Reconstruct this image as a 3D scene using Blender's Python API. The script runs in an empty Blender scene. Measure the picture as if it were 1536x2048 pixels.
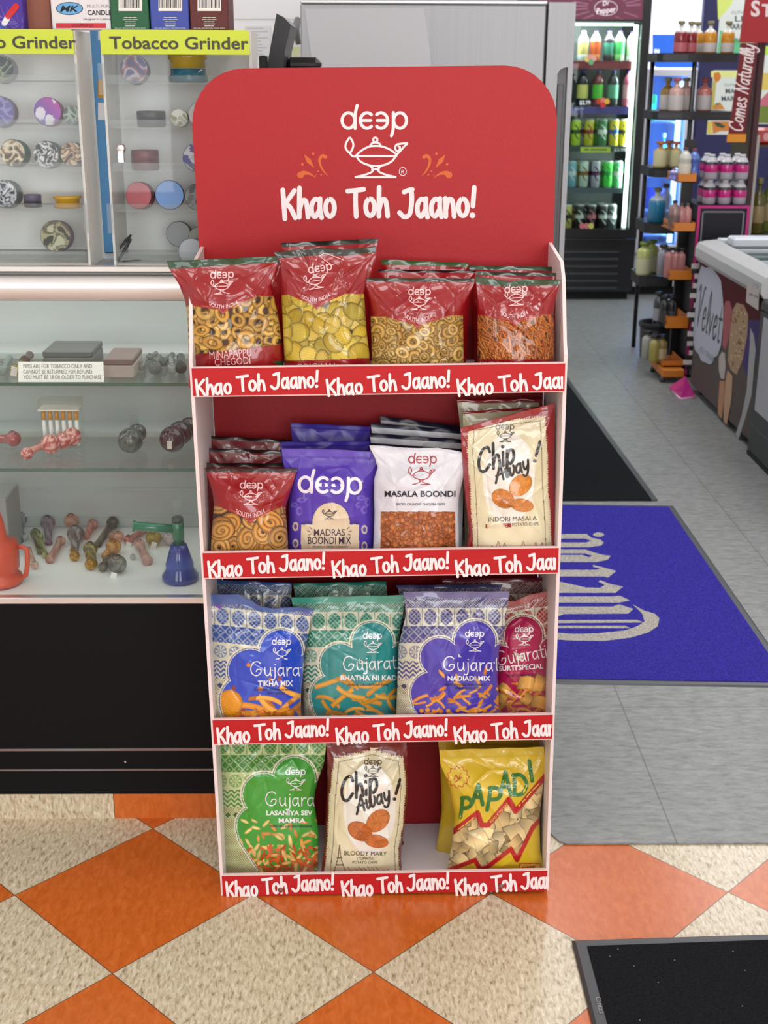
import bpy, math, random
import numpy as np

# ------------------------------------------------------------------ camera
F_PX = 2600.0
CAM_H = 1.42
PITCH, ROLL, YAW = math.radians(18.944), math.radians(0.266), math.radians(0.845)

def ray(px, py):
    a = (np.asarray(px, float) - 768) / F_PX
    b = (np.asarray(py, float) - 1024) / F_PX
    cr, sr, ct, st, cy, sy = math.cos(ROLL), math.sin(ROLL), math.cos(PITCH), math.sin(PITCH), math.cos(YAW), math.sin(YAW)
    xc = cr * a + sr * b
    yc = -sr * a + cr * b
    y = ct - yc * st
    z = -(st + yc * ct)
    return np.stack([cy * xc + sy * y, -sy * xc + cy * y, z], -1)

def W(px, py, Y):
    """the point at depth Y seen at a place of the photograph"""
    r = ray(px, py)
    p = r * (np.asarray(Y, float) / r[..., 1])[..., None]
    p[..., 2] += CAM_H
    return p

def G(px, py, z=0.0):
    """the point at height z seen at a place of the photograph"""
    r = ray(px, py)
    p = r * ((z - CAM_H) / r[..., 2])[..., None]
    p[..., 2] += CAM_H
    return p

def SX(px, py, X):
    r = ray(px, py)
    p = r * (X / r[..., 0])[..., None]
    p[..., 2] += CAM_H
    return p

sc = bpy.context.scene
COL = sc.collection
from mathutils import Matrix, Vector
cam_d = bpy.data.cameras.new('camera')
cam_d.sensor_fit = 'HORIZONTAL'
cam_d.sensor_width = 36.0
cam_d.lens = F_PX / 1536 * 36.0
cam_d.clip_start = 0.05
cam = bpy.data.objects.new('camera', cam_d)
COL.objects.link(cam)
f0 = Vector(ray(768, 1024)).normalized()
r0 = Vector(ray(868, 1024) - ray(768, 1024)).normalized()
u0 = r0.cross(f0)
cam.matrix_world = Matrix(((r0.x, u0.x, -f0.x, 0), (r0.y, u0.y, -f0.y, 0), (r0.z, u0.z, -f0.z, CAM_H), (0, 0, 0, 1)))
sc.camera = cam
cam_d.dof.use_dof = True
cam_d.dof.focus_distance = 2.25
cam_d.dof.aperture_fstop = 13.0

# ------------------------------------------------------------------ world, lamps, exposure
sc.view_settings.view_transform = 'Standard'
sc.view_settings.look = 'None'
sc.view_settings.gamma = 1.0
sc.view_settings.exposure = -0.06
sc.cycles.transparent_max_bounces = 40
wd = bpy.data.worlds.new('world')
sc.world = wd
wd.use_nodes = True
bg = wd.node_tree.nodes['Background']
bg.inputs[0].default_value = (0.93, 0.97, 1.0, 1)
bg.inputs[1].default_value = 0.3

def area(name, loc, size, energy, color=(1, 1, 1), rot=(0, 0, 0)):
    d = bpy.data.lights.new(name, 'AREA')
    d.shape = 'RECTANGLE'
    d.size, d.size_y = size
    d.energy = energy
    d.color = color
    o = bpy.data.objects.new(name, d)
    o.location = loc
    o.rotation_euler = rot
    COL.objects.link(o)
    return o

CEIL = 3.0
for x, y, e in ((-1.9, -1.6, 7), (0.1, -1.6, 12), (2.1, -1.6, 14), (-1.9, 0.7, 8), (0.1, 0.7, 12), (2.1, 0.7, 14)):
    area('ceiling_troffer', (x, y, CEIL - 0.02), (0.55, 1.15), e, (1, 0.985, 0.955))
for x, y, e in ((-1.6, 2.9, 19), (0.9, 3.2, 15), (2.6, 3.2, 15), (0.9, 5.6, 15), (-1.2, 4.6, 15), (2.0, 5.4, 17), (2.2, 6.9, 18), (0.9, 7.5, 16), (2.8, 8.0, 18)):
    area('ceiling_troffer', (x, y, CEIL - 0.02), (0.55, 1.15), e, (0.96, 0.985, 1.0))
# daylight through the shop windows behind the camera
area('daylight_window', (1.55, -3.45, 1.70), (3.3, 2.0), 112, (0.96, 0.985, 1.0), (math.radians(90), 0, 0))
area('daylight_window', (-2.05, -3.45, 1.70), (1.8, 2.0), 46, (0.96, 0.985, 1.0), (math.radians(90), 0, 0))

# ------------------------------------------------------------------ colours and materials
def lin(c):
    c = np.asarray(c, float)
    if c.max() > 1.0:
        c = c / 255.0
    return np.where(c <= 0.04045, c / 12.92, ((c + 0.055) / 1.055) ** 2.4)

MATS = {}
def nodes(name):
    m = bpy.data.materials.new(name)
    m.use_nodes = True
    return m, m.node_tree.nodes, m.node_tree.links, m.node_tree.nodes['Principled BSDF']

def finish(name, rough=0.5, metal=0.0, coat=0.0, coat_rough=0.05, spec=0.5, noise=0.0, noise_scale=200.0):
    m, n, l, b = nodes(name)
    at = n.new('ShaderNodeAttribute')
    at.attribute_name = 'Col'
    l.new(at.outputs['Color'], b.inputs['Base Color'])
    b.inputs['Roughness'].default_value = rough
    b.inputs['Metallic'].default_value = metal
    b.inputs['Coat Weight'].default_value = coat
    b.inputs['Coat Roughness'].default_value = coat_rough
    b.inputs['Specular IOR Level'].default_value = spec
    if noise:
        g = n.new('ShaderNodeNewGeometry')
        t = n.new('ShaderNodeTexNoise')
        t.inputs['Scale'].default_value = noise_scale
        t.inputs['Detail'].default_value = 3
        l.new(g.outputs['Position'], t.inputs['Vector'])
        bp = n.new('ShaderNodeBump')
        bp.inputs['Strength'].default_value = noise
        bp.inputs['Distance'].default_value = 0.002
        l.new(t.outputs['Fac'], bp.inputs['Height'])
        l.new(bp.outputs['Normal'], b.inputs['Normal'])
        if noise >= 1:          # pile: tufts of uneven tone
            t.inputs['Scale'].default_value = noise_scale
            mr = n.new('ShaderNodeMapRange')
            mr.inputs['From Min'].default_value, mr.inputs['From Max'].default_value = 0.3, 0.7
            mr.inputs['To Min'].default_value, mr.inputs['To Max'].default_value = 0.55, 1.45
            l.new(t.outputs['Fac'], mr.inputs['Value'])
            vm = n.new('ShaderNodeVectorMath'); vm.operation = 'SCALE'
            l.new(at.outputs['Color'], vm.inputs[0]); l.new(mr.outputs[0], vm.inputs['Scale'])
            l.new(vm.outputs[0], b.inputs['Base Color'])
    MATS[name] = m
    return m

finish('matte', 0.7)
finish('paper', 0.8, noise=0.15, noise_scale=300)
finish('card', 0.45, noise=0.12, noise_scale=160, spec=0.3)
finish('vinyl', 0.55, spec=0.15)
finish('satin', 0.38)
finish('gloss', 0.12, coat=0.4)
finish('pouch', 0.34, coat=0.15, coat_rough=0.25)
finish('foil', 0.35, coat=1.0, coat_rough=0.045)
finish('metal', 0.28, metal=0.9)
finish('steel', 0.33, metal=0.55)
finish('carpet', 0.95, noise=1.0, noise_scale=260, spec=0.1)
m = finish('film', 0.6, coat=1.0, coat_rough=0.045)          # clear window over food: relief under, smooth film over
n, l, b = m.node_tree.nodes, m.node_tree.links, m.node_tree.nodes['Principled BSDF']
at = n.new('ShaderNodeAttribute'); at.attribute_name = 'relief'
bp = n.new('ShaderNodeBump'); bp.inputs['Distance'].default_value = 0.004; bp.inputs['Strength'].default_value = 1.0
l.new(at.outputs['Fac'], bp.inputs['Height']); l.new(bp.outputs['Normal'], b.inputs['Normal'])
g_ = n.new('ShaderNodeNewGeometry'); l.new(g_.outputs['Normal'], b.inputs['Coat Normal'])

def mixc(n, l, fac, c1, c2):
    x = n.new('ShaderNodeMix'); x.data_type = 'RGBA'
    l.new(fac, x.inputs[0])
    for s, c in ((6, c1), (7, c2)):
        if hasattr(c, 'links') or hasattr(c, 'is_linked'):
            l.new(c, x.inputs[s])
        else:
            x.inputs[s].default_value = (*lin(c), 1)
    return x.outputs[2]

def mth(n, l, op, a, b_=None, c=None):
    x = n.new('ShaderNodeMath'); x.operation = op
    for i, v in enumerate((a, b_, c)):
        if v is None: continue
        if isinstance(v, (int, float)): x.inputs[i].default_value = v
        else: l.new(v, x.inputs[i])
    return x.outputs[0]

def ramp(n, l, fac, stops):
    r = n.new('ShaderNodeValToRGB')
    e = r.color_ramp.elements
    while len(e) < len(stops): e.new(0.5)
    for i, (p, c) in enumerate(stops):
        e[i].position = p
        e[i].color = (*lin(c), 1)
    l.new(fac, r.inputs[0])
    return r.outputs['Color']

def noise(n, l, vec, scale, detail=4, rough=0.6, dist=0.0):
    t = n.new('ShaderNodeTexNoise')
    t.inputs['Scale'].default_value = scale
    t.inputs['Detail'].default_value = detail
    t.inputs['Roughness'].default_value = rough
    t.inputs['Distortion'].default_value = dist
    l.new(vec, t.inputs['Vector'])
    return t.outputs['Fac']

def stretch(n, l, vec, ang, sx, sy):
    mp = n.new('ShaderNodeMapping')
    mp.inputs['Rotation'].default_value = (0, 0, ang)
    mp.inputs['Scale'].default_value = (sx, sy, 1)
    l.new(vec, mp.inputs['Vector'])
    return mp.outputs[0]

def clear(name, alpha_mix, rough=0.05, ior=1.45):
    """thin clear sheet: mostly see-through, tinted by its colour, with a glossy face"""
    m, n, l, b = nodes(name)
    at = n.new('ShaderNodeAttribute'); at.attribute_name = 'Col'
    l.new(at.outputs['Color'], b.inputs['Base Color'])
    b.inputs['Roughness'].default_value = rough
    b.inputs['IOR'].default_value = ior
    tr = n.new('ShaderNodeBsdfTransparent')
    l.new(mixc(n, l, at.outputs['Fac'], at.outputs['Color'], (255, 255, 255)), tr.inputs['Color'])
    tr.inputs['Color'].links[0].from_node.inputs[0].default_value = 0.55
    for k_ in list(tr.inputs['Color'].links[0].from_node.inputs[0].links): l.remove(k_)
    mx = n.new('ShaderNodeMixShader')
    mx.inputs[0].default_value = alpha_mix
    l.new(tr.outputs[0], mx.inputs[1]); l.new(b.outputs[0], mx.inputs[2])
    l.new(mx.outputs[0], n['Material Output'].inputs['Surface'])
    MATS[name] = m

def pane(name):
    m, n, l, b = nodes(name)
    at = n.new('ShaderNodeAttribute'); at.attribute_name = 'Col'
    tr = n.new('ShaderNodeBsdfTransparent'); l.new(at.outputs['Color'], tr.inputs['Color'])
    gl = n.new('ShaderNodeBsdfGlossy'); gl.inputs['Roughness'].default_value = 0.02
    lw = n.new('ShaderNodeLayerWeight'); lw.inputs['Blend'].default_value = 0.5
    mx = n.new('ShaderNodeMixShader')
    fk = mth(n, l, 'MULTIPLY_ADD', mth(n, l, 'POWER', lw.outputs['Facing'], 5.0), 0.5, 0.018)
    l.new(fk, mx.inputs[0]); l.new(tr.outputs[0], mx.inputs[1]); l.new(gl.outputs[0], mx.inputs[2])
    l.new(mx.outputs[0], n['Material Output'].inputs['Surface'])
    MATS[name] = m

pane('pane')
clear('tinted', 0.45)
clear('bottle', 0.6)
clear('acrylic', 0.10)

def glow(name, strength):
    m, n, l, b = nodes(name)
    at = n.new('ShaderNodeAttribute'); at.attribute_name = 'Col'
    l.new(at.outputs['Color'], b.inputs['Base Color'])
    l.new(at.outputs['Color'], b.inputs['Emission Color'])
    b.inputs['Emission Strength'].default_value = strength
    MATS[name] = m
glow('backlit', 0.6)
glow('backlit_bright', 1.1)
glow('led', 5.0)

# speckled tile colours shared by floor and kickplate
def tile_cream(n, l, vec, ang):
    v = stretch(n, l, vec, ang, 1.0, 0.34)
    f = noise(n, l, v, 170, 3, 0.6, 0.4)
    a = ramp(n, l, f, [(0.28, (142, 126, 98)), (0.40, (190, 174, 146)), (0.50, (208, 195, 168)), (0.62, (222, 211, 187)), (0.75, (240, 232, 214))])
    return a
def tile_orange(n, l, vec, ang):
    v = stretch(n, l, vec, ang, 1.0, 0.4)
    f = noise(n, l, v, 90, 4, 0.6, 0.6)
    return ramp(n, l, f, [(0.28, (190, 92, 30)), (0.5, (204, 103, 38)), (0.72, (214, 116, 52))])

m, n, l, b = nodes('checker_tiles')
g = n.new('ShaderNodeNewGeometry')
sp = n.new('ShaderNodeSeparateXYZ'); l.new(g.outputs['Position'], sp.inputs[0])
T = 0.3048
xx = mth(n, l, 'SUBTRACT', sp.outputs[0], -0.6344)
yy = mth(n, l, 'SUBTRACT', sp.outputs[1], 2.0046)
k = 1 / math.sqrt(2) / T
p = mth(n, l, 'MULTIPLY', mth(n, l, 'ADD', xx, yy), k)
q = mth(n, l, 'MULTIPLY', mth(n, l, 'SUBTRACT', yy, xx), k)
par = mth(n, l, 'FLOORED_MODULO', mth(n, l, 'ADD', mth(n, l, 'FLOOR', p), mth(n, l, 'FLOOR', q)), 2.0)
rowpar = mth(n, l, 'FLOORED_MODULO', mth(n, l, 'FLOOR', p), 2.0)
cream = mixc(n, l, rowpar, tile_cream(n, l, g.outputs['Position'], 0.9), tile_cream(n, l, g.outputs['Position'], -0.55))
orange = tile_orange(n, l, g.outputs['Position'], 0.6)
colr = mixc(n, l, par, cream, orange)
def seam(v):
    fr = mth(n, l, 'FRACT', v)
    d = mth(n, l, 'MINIMUM', fr, mth(n, l, 'SUBTRACT', 1.0, fr))
    return mth(n, l, 'LESS_THAN', d, 0.0032)
sm = mth(n, l, 'MAXIMUM', seam(p), seam(q))
colr = mixc(n, l, mth(n, l, 'MULTIPLY', sm, 0.75), colr, (52, 34, 20))
l.new(colr, b.inputs['Base Color'])
b.inputs['Roughness'].default_value = 0.26
b.inputs['Specular IOR Level'].default_value = 0.5
MATS['checker_tiles'] = m

m, n, l, b = nodes('grey_vinyl')
g = n.new('ShaderNodeNewGeometry')
sp = n.new('ShaderNodeSeparateXYZ'); l.new(g.outputs['Position'], sp.inputs[0])
f = noise(n, l, stretch(n, l, g.outputs['Position'], 0, 0.45, 1.2), 60, 5, 0.7, 0.3)
c = ramp(n, l, f, [(0.3, (108, 111, 110)), (0.5, (138, 141, 140)), (0.72, (160, 162, 161))])
f2 = noise(n, l, g.outputs['Position'], 2.3, 3)
c = mixc(n, l, mth(n, l, 'MULTIPLY', f2, 0.35), c, (118, 122, 116))
def seam2(v, off, step):
    fr = mth(n, l, 'FRACT', mth(n, l, 'MULTIPLY', mth(n, l, 'SUBTRACT', v, off), 1 / step))
    return mth(n, l, 'LESS_THAN', mth(n, l, 'MINIMUM', fr, mth(n, l, 'SUBTRACT', 1.0, fr)), 0.0028)
s2 = mth(n, l, 'MAXIMUM', seam2(sp.outputs[0], 0.60, 0.61), seam2(sp.outputs[1], 2.72, 0.61))
c = mixc(n, l, mth(n, l, 'MULTIPLY', s2, 0.55), c, (70, 72, 70))
l.new(c, b.inputs['Base Color'])
b.inputs['Roughness'].default_value = 0.40
MATS['grey_vinyl'] = m

for nm, fn, ang in (('kick_cream', tile_cream, 0.0), ('kick_orange', tile_orange, 1.57)):
    m, n, l, b = nodes(nm)
    g = n.new('ShaderNodeNewGeometry')
    cx = n.new('ShaderNodeCombineXYZ'); sp = n.new('ShaderNodeSeparateXYZ')
    l.new(g.outputs['Position'], sp.inputs[0]); l.new(sp.outputs[0], cx.inputs[0]); l.new(sp.outputs[2], cx.inputs[1])
    l.new(fn(n, l, cx.outputs[0], ang), b.inputs['Base Color'])
    b.inputs['Roughness'].default_value = 0.4
    MATS[nm] = m

# brushed stainless
m, n, l, b = nodes('brushed_steel')
g = n.new('ShaderNodeNewGeometry')
f = noise(n, l, stretch(n, l, g.outputs['Position'], 0, 260, 3), 1.0, 4)
l.new(ramp(n, l, f, [(0.3, (158, 160, 163)), (0.7, (164, 166, 169))]), b.inputs['Base Color'])
b.inputs['Metallic'].default_value = 0.35
b.inputs['Roughness'].default_value = 0.42
MATS['brushed_steel'] = m
# ------------------------------------------------------------------ mesh helpers
class MB:
    """collects shapes with a colour and a finish each; build() links them as ONE mesh object"""
    def __init__(s):
        s.v, s.c, s.h, s.f, s.m, s.s = [], [], [], [], [], []
        s.n = 0
        s.k, s.ax = 0, (1, -1)
    def add(s, v, f, col, mat='matte', smooth=False, h=None):
        v = np.asarray(v, float).reshape(-1, 3)
        col = lin(col)
        if col.ndim == 1:
            col = np.tile(col, (len(v), 1))
        s.v.append(v); s.c.append(col)
        s.h.append(np.zeros(len(v)) if h is None else h)
        k = s.n
        s.f.extend([tuple(int(i) + k for i in q) for q in f])
        s.m.extend(mat if isinstance(mat, list) else [mat] * len(f))
        s.s.extend([smooth] * len(f))
        s.n += len(v)
        return s
    def quad(s, a, b, c, d, col, mat='matte'):
        return s.add([a, b, c, d], [(0, 1, 2, 3)], col, mat)
    def box(s, x0, x1, y0, y1, z0, z1, col, mat='matte', bev=0.0):
        if x1 < x0: x0, x1 = x1, x0
        if bev <= 0:
            v = [(x, y, z) for x in (x0, x1) for y in (y0, y1) for z in (z0, z1)]
            f = [(0, 1, 3, 2), (4, 6, 7, 5), (0, 4, 5, 1), (2, 3, 7, 6), (0, 2, 6, 4), (1, 5, 7, 3)]
            return s.add(v, f, col, mat)
        bev = min(bev, (x1 - x0) * .49, (y1 - y0) * .49, (z1 - z0) * .49)
        v, idx = [], {}
        lo, hi = (x0, y0, z0), (x1, y1, z1)
        for sx in (0, 1):
            for sy in (0, 1):
                for sz in (0, 1):
                    sg = (sx, sy, sz)
                    for a in range(3):
                        p = []
                        for k in range(3):
                            e = hi[k] if sg[k] else lo[k]
                            if k != a: e += -bev if sg[k] else bev
                            p.append(e)
                        idx[(sg, a)] = len(v); v.append(p)
        f = []
        for a in range(3):
            b_, c_ = (a + 1) % 3, (a + 2) % 3
            for e in (0, 1):
                q = []
                for (i, j) in ((0, 0), (1, 0), (1, 1), (0, 1)):
                    sg = [0, 0, 0]; sg[a] = e; sg[b_] = i; sg[c_] = j
                    q.append(idx[(tuple(sg), a)])
                f.append(q if e else q[::-1])
            for i in (0, 1):
                for j in (0, 1):
                    q = []
                    for e in (0, 1):
                        sg = [0, 0, 0]; sg[a] = e; sg[b_] = i; sg[c_] = j
                        q.append((idx[(tuple(sg), b_)], idx[(tuple(sg), c_)]))
                    f.append((q[0][0], q[1][0], q[1][1], q[0][1]))
        for sx in (0, 1):
            for sy in (0, 1):
                for sz in (0, 1):
                    f.append([idx[((sx, sy, sz), a)] for a in range(3)])
        return s.add(v, f, col, mat)
    def grid(s, P, col, mat='matte', smooth=True, h=None, flip=False):
        """P: rows x cols x 3"""
        r, c = P.shape[:2]
        i = np.arange((r - 1) * (c - 1))
        a = (i // (c - 1)) * c + i % (c - 1)
        q = np.stack([a, a + 1, a + c + 1, a + c], 1)
        if flip: q = q[:, ::-1]
        return s.add(P.reshape(-1, 3), q.tolist(), col, mat, smooth, h)
    def lathe(s, prof, loc, seg=20, mat='gloss', axis=(0, 0, 1), smooth=True, tint=None, x_scale=1.0):
        """prof: [(r, z, colour)] from the bottom up"""
        ax = Vector(axis).normalized()
        q = Vector((0, 0, 1)).rotation_difference(ax).to_matrix()
        q = np.array(q)
        an = np.linspace(0, 2 * math.pi, seg, endpoint=False)
        V, C = [], []
        for r, z, c in prof:
            V.append(np.stack([np.cos(an) * r * x_scale, np.sin(an) * r, np.full(seg, z)], 1))
            C.append(np.tile(lin(c), (seg, 1)))
        V = np.concatenate(V) @ q.T + np.asarray(loc, float)
        C = np.concatenate(C)
        f = []
        for k in range(len(prof) - 1):
            for i in range(seg):
                j = (i + 1) % seg
                f.append((k * seg + i, k * seg + j, (k + 1) * seg + j, (k + 1) * seg + i))
        if prof[0][0] > 1e-6: f.append(tuple(range(seg))[::-1])
        if prof[-1][0] > 1e-6: f.append(tuple((len(prof) - 1) * seg + i for i in range(seg)))
        k0 = s.n
        s.add(V, f, (1, 1, 1), mat, smooth)
        s.c[-1] = C if tint is None else tint(V, C)
        return s
    def tube(s, pts, rad, col, mat='gloss', seg=10, smooth=True, colf=None):
        P = np.asarray(pts, float)
        n = len(P)
        rad = np.full(n, rad) if np.isscalar(rad) else np.asarray(rad, float)
        T_ = np.gradient(P, axis=0)
        T_ /= np.linalg.norm(T_, axis=1)[:, None] + 1e-12
        up = np.array([0, 0, 1.0]) if abs(T_[0][2]) < 0.9 else np.array([1.0, 0, 0])
        V = []
        nrm = np.cross(T_[0], up); nrm /= np.linalg.norm(nrm)
        an = np.linspace(0, 2 * math.pi, seg, endpoint=False)
        for i in range(n):
            nrm = nrm - T_[i] * nrm.dot(T_[i]); nrm /= np.linalg.norm(nrm) + 1e-12
            bi = np.cross(T_[i], nrm)
            V.append(P[i] + rad[i] * (np.cos(an)[:, None] * nrm + np.sin(an)[:, None] * bi))
        V = np.concatenate(V)
        f = []
        for k in range(n - 1):
            for i in range(seg):
                j = (i + 1) % seg
                f.append((k * seg + i, k * seg + j, (k + 1) * seg + j, (k + 1) * seg + i))
        f.append(tuple(range(seg))[::-1]); f.append(tuple((n - 1) * seg + i for i in range(seg)))
        s.add(V, f, col, mat, smooth)
        if colf is not None:
            tt = np.repeat(np.arange(n) / (n - 1), seg)
            aa = np.tile(an, n)
            s.c[-1] = lin(colf(tt, aa))
        return s
    def prism(s, poly, fn, depth, col, mat='matte', side=None):
        """poly: 2D outline; fn(a, b, c) maps to space; from c=0 (face) to c=depth (back)"""
        p = np.asarray(poly, float); n = len(p)
        v = np.concatenate([fn(p[:, 0], p[:, 1], np.zeros(n)), fn(p[:, 0], p[:, 1], np.full(n, depth))])
        s.add(v, [tuple(range(n)), tuple(range(2 * n - 1, n - 1, -1))], col, mat)
        s.add(v, [(i, i + n, (i + 1) % n + n, (i + 1) % n) for i in range(n)], col if side is None else side, mat)
        return s
    def flat(s, V2, F, fn, col, mat='matte', lift=0.0):
        """2D mesh laid on a surface"""
        V2 = np.asarray(V2, float)
        if len(V2):
            v = fn(V2[:, 0], V2[:, 1], np.full(len(V2), -lift))
            s.k = s.k % 40 + 1
            v[:, s.ax[0]] += s.ax[1] * (s.k * 1.5e-5 + np.linspace(0, 1.4e-5, len(v)))       # print strokes lie one over the other
            s.add(v, F, col, mat)
        return s
    def build(s, name, parent=None, loc=(0, 0, 0)):
        me = bpy.data.meshes.new(name)
        v = np.concatenate(s.v) - np.asarray(loc, float)
        me.from_pydata(v.tolist(), [], s.f)
        names = []
        for q in s.m:
            if q not in names: names.append(q)
        for q in names: me.materials.append(MATS[q])
        look = {q: i for i, q in enumerate(names)}
        me.polygons.foreach_set('material_index', [look[q] for q in s.m])
        me.polygons.foreach_set('use_smooth', s.s)
        ca = me.color_attributes.new('Col', 'FLOAT_COLOR', 'POINT')
        c = np.concatenate(s.c)
        ca.data.foreach_set('color', np.concatenate([c, np.ones((len(c), 1))], 1).astype(np.float32).ravel())
        if any(np.any(q) for q in s.h):
            at = me.attributes.new('relief', 'FLOAT', 'POINT')
            at.data.foreach_set('value', np.concatenate(s.h).astype(np.float32))
        me.update()
        o = bpy.data.objects.new(name, me)
        COL.objects.link(o)
        if parent is not None: o.parent = parent
        else: o.location = loc
        return o

def tag(o, label=None, cat=None, group=None, kind=None):
    if label: o['label'] = label
    if cat: o['category'] = cat
    if group: o['group'] = group
    if kind: o['kind'] = kind
    return o

def root(name, label, cat, loc, group=None):
    o = bpy.data.objects.new(name, None)
    o.empty_display_size = 0.05
    o.location = loc
    COL.objects.link(o)
    return tag(o, label, cat, group)

def single(mb, name, label, cat, loc, group=None):
    return tag(mb.build(name, None, loc), label, cat, group)

def struct(mb, name):
    return tag(mb.build(name), None, None, None, 'structure')

def copy_tree(o, loc, parent=None):
    c = o.copy(); COL.objects.link(c)
    if parent is None: c.location = loc
    else: c.parent = parent
    for ch in list(o.children): copy_tree(ch, None, c)
    return c

def frame(o, ex, ey):
    """2D -> space: o + a*ex + b*ey, third axis goes INTO the surface"""
    o, ex, ey = (np.asarray(q, float) for q in (o, ex, ey))
    n = np.cross(ex, ey); n /= np.linalg.norm(n)
    return lambda a, b, c=0.0: o + np.multiply.outer(np.asarray(a, float), ex) + np.multiply.outer(np.asarray(b, float), ey) - np.multiply.outer(np.asarray(c, float) * np.ones_like(np.asarray(a, float)), n)

# ------------------------------------------------------------------ lettering
_TX = {}
def text2d(body, bold=0.0):
    """outline lettering: vertices with cap height 1, starting at x=0, and faces"""
    key = (body, bold)
    if key in _TX: return _TX[key]
    cu = bpy.data.curves.new('lettering', 'FONT')
    cu.body = body; cu.size = 1.0; cu.offset = bold; cu.resolution_u = 3; cu.fill_mode = 'FRONT'
    ob = bpy.data.objects.new('lettering', cu)
    COL.objects.link(ob)
    dg = bpy.context.evaluated_depsgraph_get()
    me = ob.evaluated_get(dg).to_mesh()
    V = np.array([tuple(v.co)[:2] for v in me.vertices]).reshape(-1, 2)
    Fc = [tuple(p.vertices) for p in me.polygons]
    ob.evaluated_get(dg).to_mesh_clear()
    bpy.data.objects.remove(ob); bpy.data.curves.remove(cu)
    if len(V):
        V = V - [V[:, 0].min(), 0]
        V = V / 0.727
    _TX[key] = (V, Fc)
    return _TX[key]

def put_text(mb, fn, body, cx, cy, w, h, col, mat='matte', rot=0.0, bold=0.0, lift=0.0, shear=0.0, arc=0.0):
    """body fitted into w x h (cap height h) centred at cx, cy"""
    V, Fc = text2d(body, bold)
    if not len(V): return
    V = V.copy()
    V[:, 0] += V[:, 1] * shear
    ww = V[:, 0].max() - V[:, 0].min()
    V[:, 0] = (V[:, 0] - V[:, 0].min()) / ww - 0.5
    x, y = V[:, 0] * w, (V[:, 1] - 0.5) * h
    if arc:
        y = y - arc * (1 - (2 * V[:, 0]) ** 2)
    c, s_ = math.cos(rot), math.sin(rot)
    mb.flat(np.stack([cx + x * c - y * s_, cy + x * s_ + y * c], 1), Fc, fn, col, mat, lift)

def smooth_line(p, n=8):
    p = np.asarray(p, float)
    if len(p) < 3: return p
    q = np.concatenate([[2 * p[0] - p[1]], p, [2 * p[-1] - p[-2]]])
    out = []
    for i in range(1, len(q) - 2):
        t = np.linspace(0, 1, n, endpoint=False)[:, None]
        a, b, c, d = q[i - 1], q[i], q[i + 1], q[i + 2]
        out.append(0.5 * (2 * b + (c - a) * t + (2 * a - 5 * b + 4 * c - d) * t ** 2 + (3 * b - a - 3 * c + d) * t ** 3))
    out.append(p[-1:])
    return np.concatenate(out)

def stroke2d(pts, w, smooth=True, cap=5):
    """a brush line with round ends as a flat mesh; w a width or (start, end) or list"""
    P = smooth_line(pts, 6) if smooth else np.asarray(pts, float)
    if len(P) == 1: P = np.array([P[0], P[0] + [1e-4, 0]])
    n = len(P)
    wv = np.interp(np.linspace(0, 1, n), np.linspace(0, 1, len(w)), w) if not np.isscalar(w) else np.full(n, w)
    T_ = np.gradient(P, axis=0); T_ /= np.linalg.norm(T_, axis=1)[:, None] + 1e-12
    N = np.stack([-T_[:, 1], T_[:, 0]], 1)
    L, R = P + N * wv[:, None] / 2, P - N * wv[:, None] / 2
    V = np.empty((2 * n, 2)); V[0::2] = L; V[1::2] = R
    Fc = [(2 * i, 2 * i + 1, 2 * i + 3, 2 * i + 2) for i in range(n - 1)]
    if n > 4 and np.linalg.norm(P[0] - P[-1]) < 1e-3 * (1 + np.ptp(P, 0).max()): return V, Fc
    for e, sg in ((0, 1), (n - 1, -1)):
        a0 = math.atan2(N[e, 1], N[e, 0])
        an = a0 + sg * np.linspace(0, math.pi, cap + 2)
        arc = P[e] + wv[e] / 2 * np.stack([np.cos(an), np.sin(an)], 1)
        k = len(V)
        V = np.concatenate([V, arc]); Fc.append(tuple(range(k, k + cap + 2)) if sg > 0 else tuple(range(k + cap + 1, k - 1, -1)))
    return V, Fc

def ell(cx, cy, rx, ry, a0=0, a1=360, n=20):
    a = np.radians(np.linspace(a0, a1, n))
    return np.stack([cx + rx * np.cos(a), cy + ry * np.sin(a)], 1)

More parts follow.
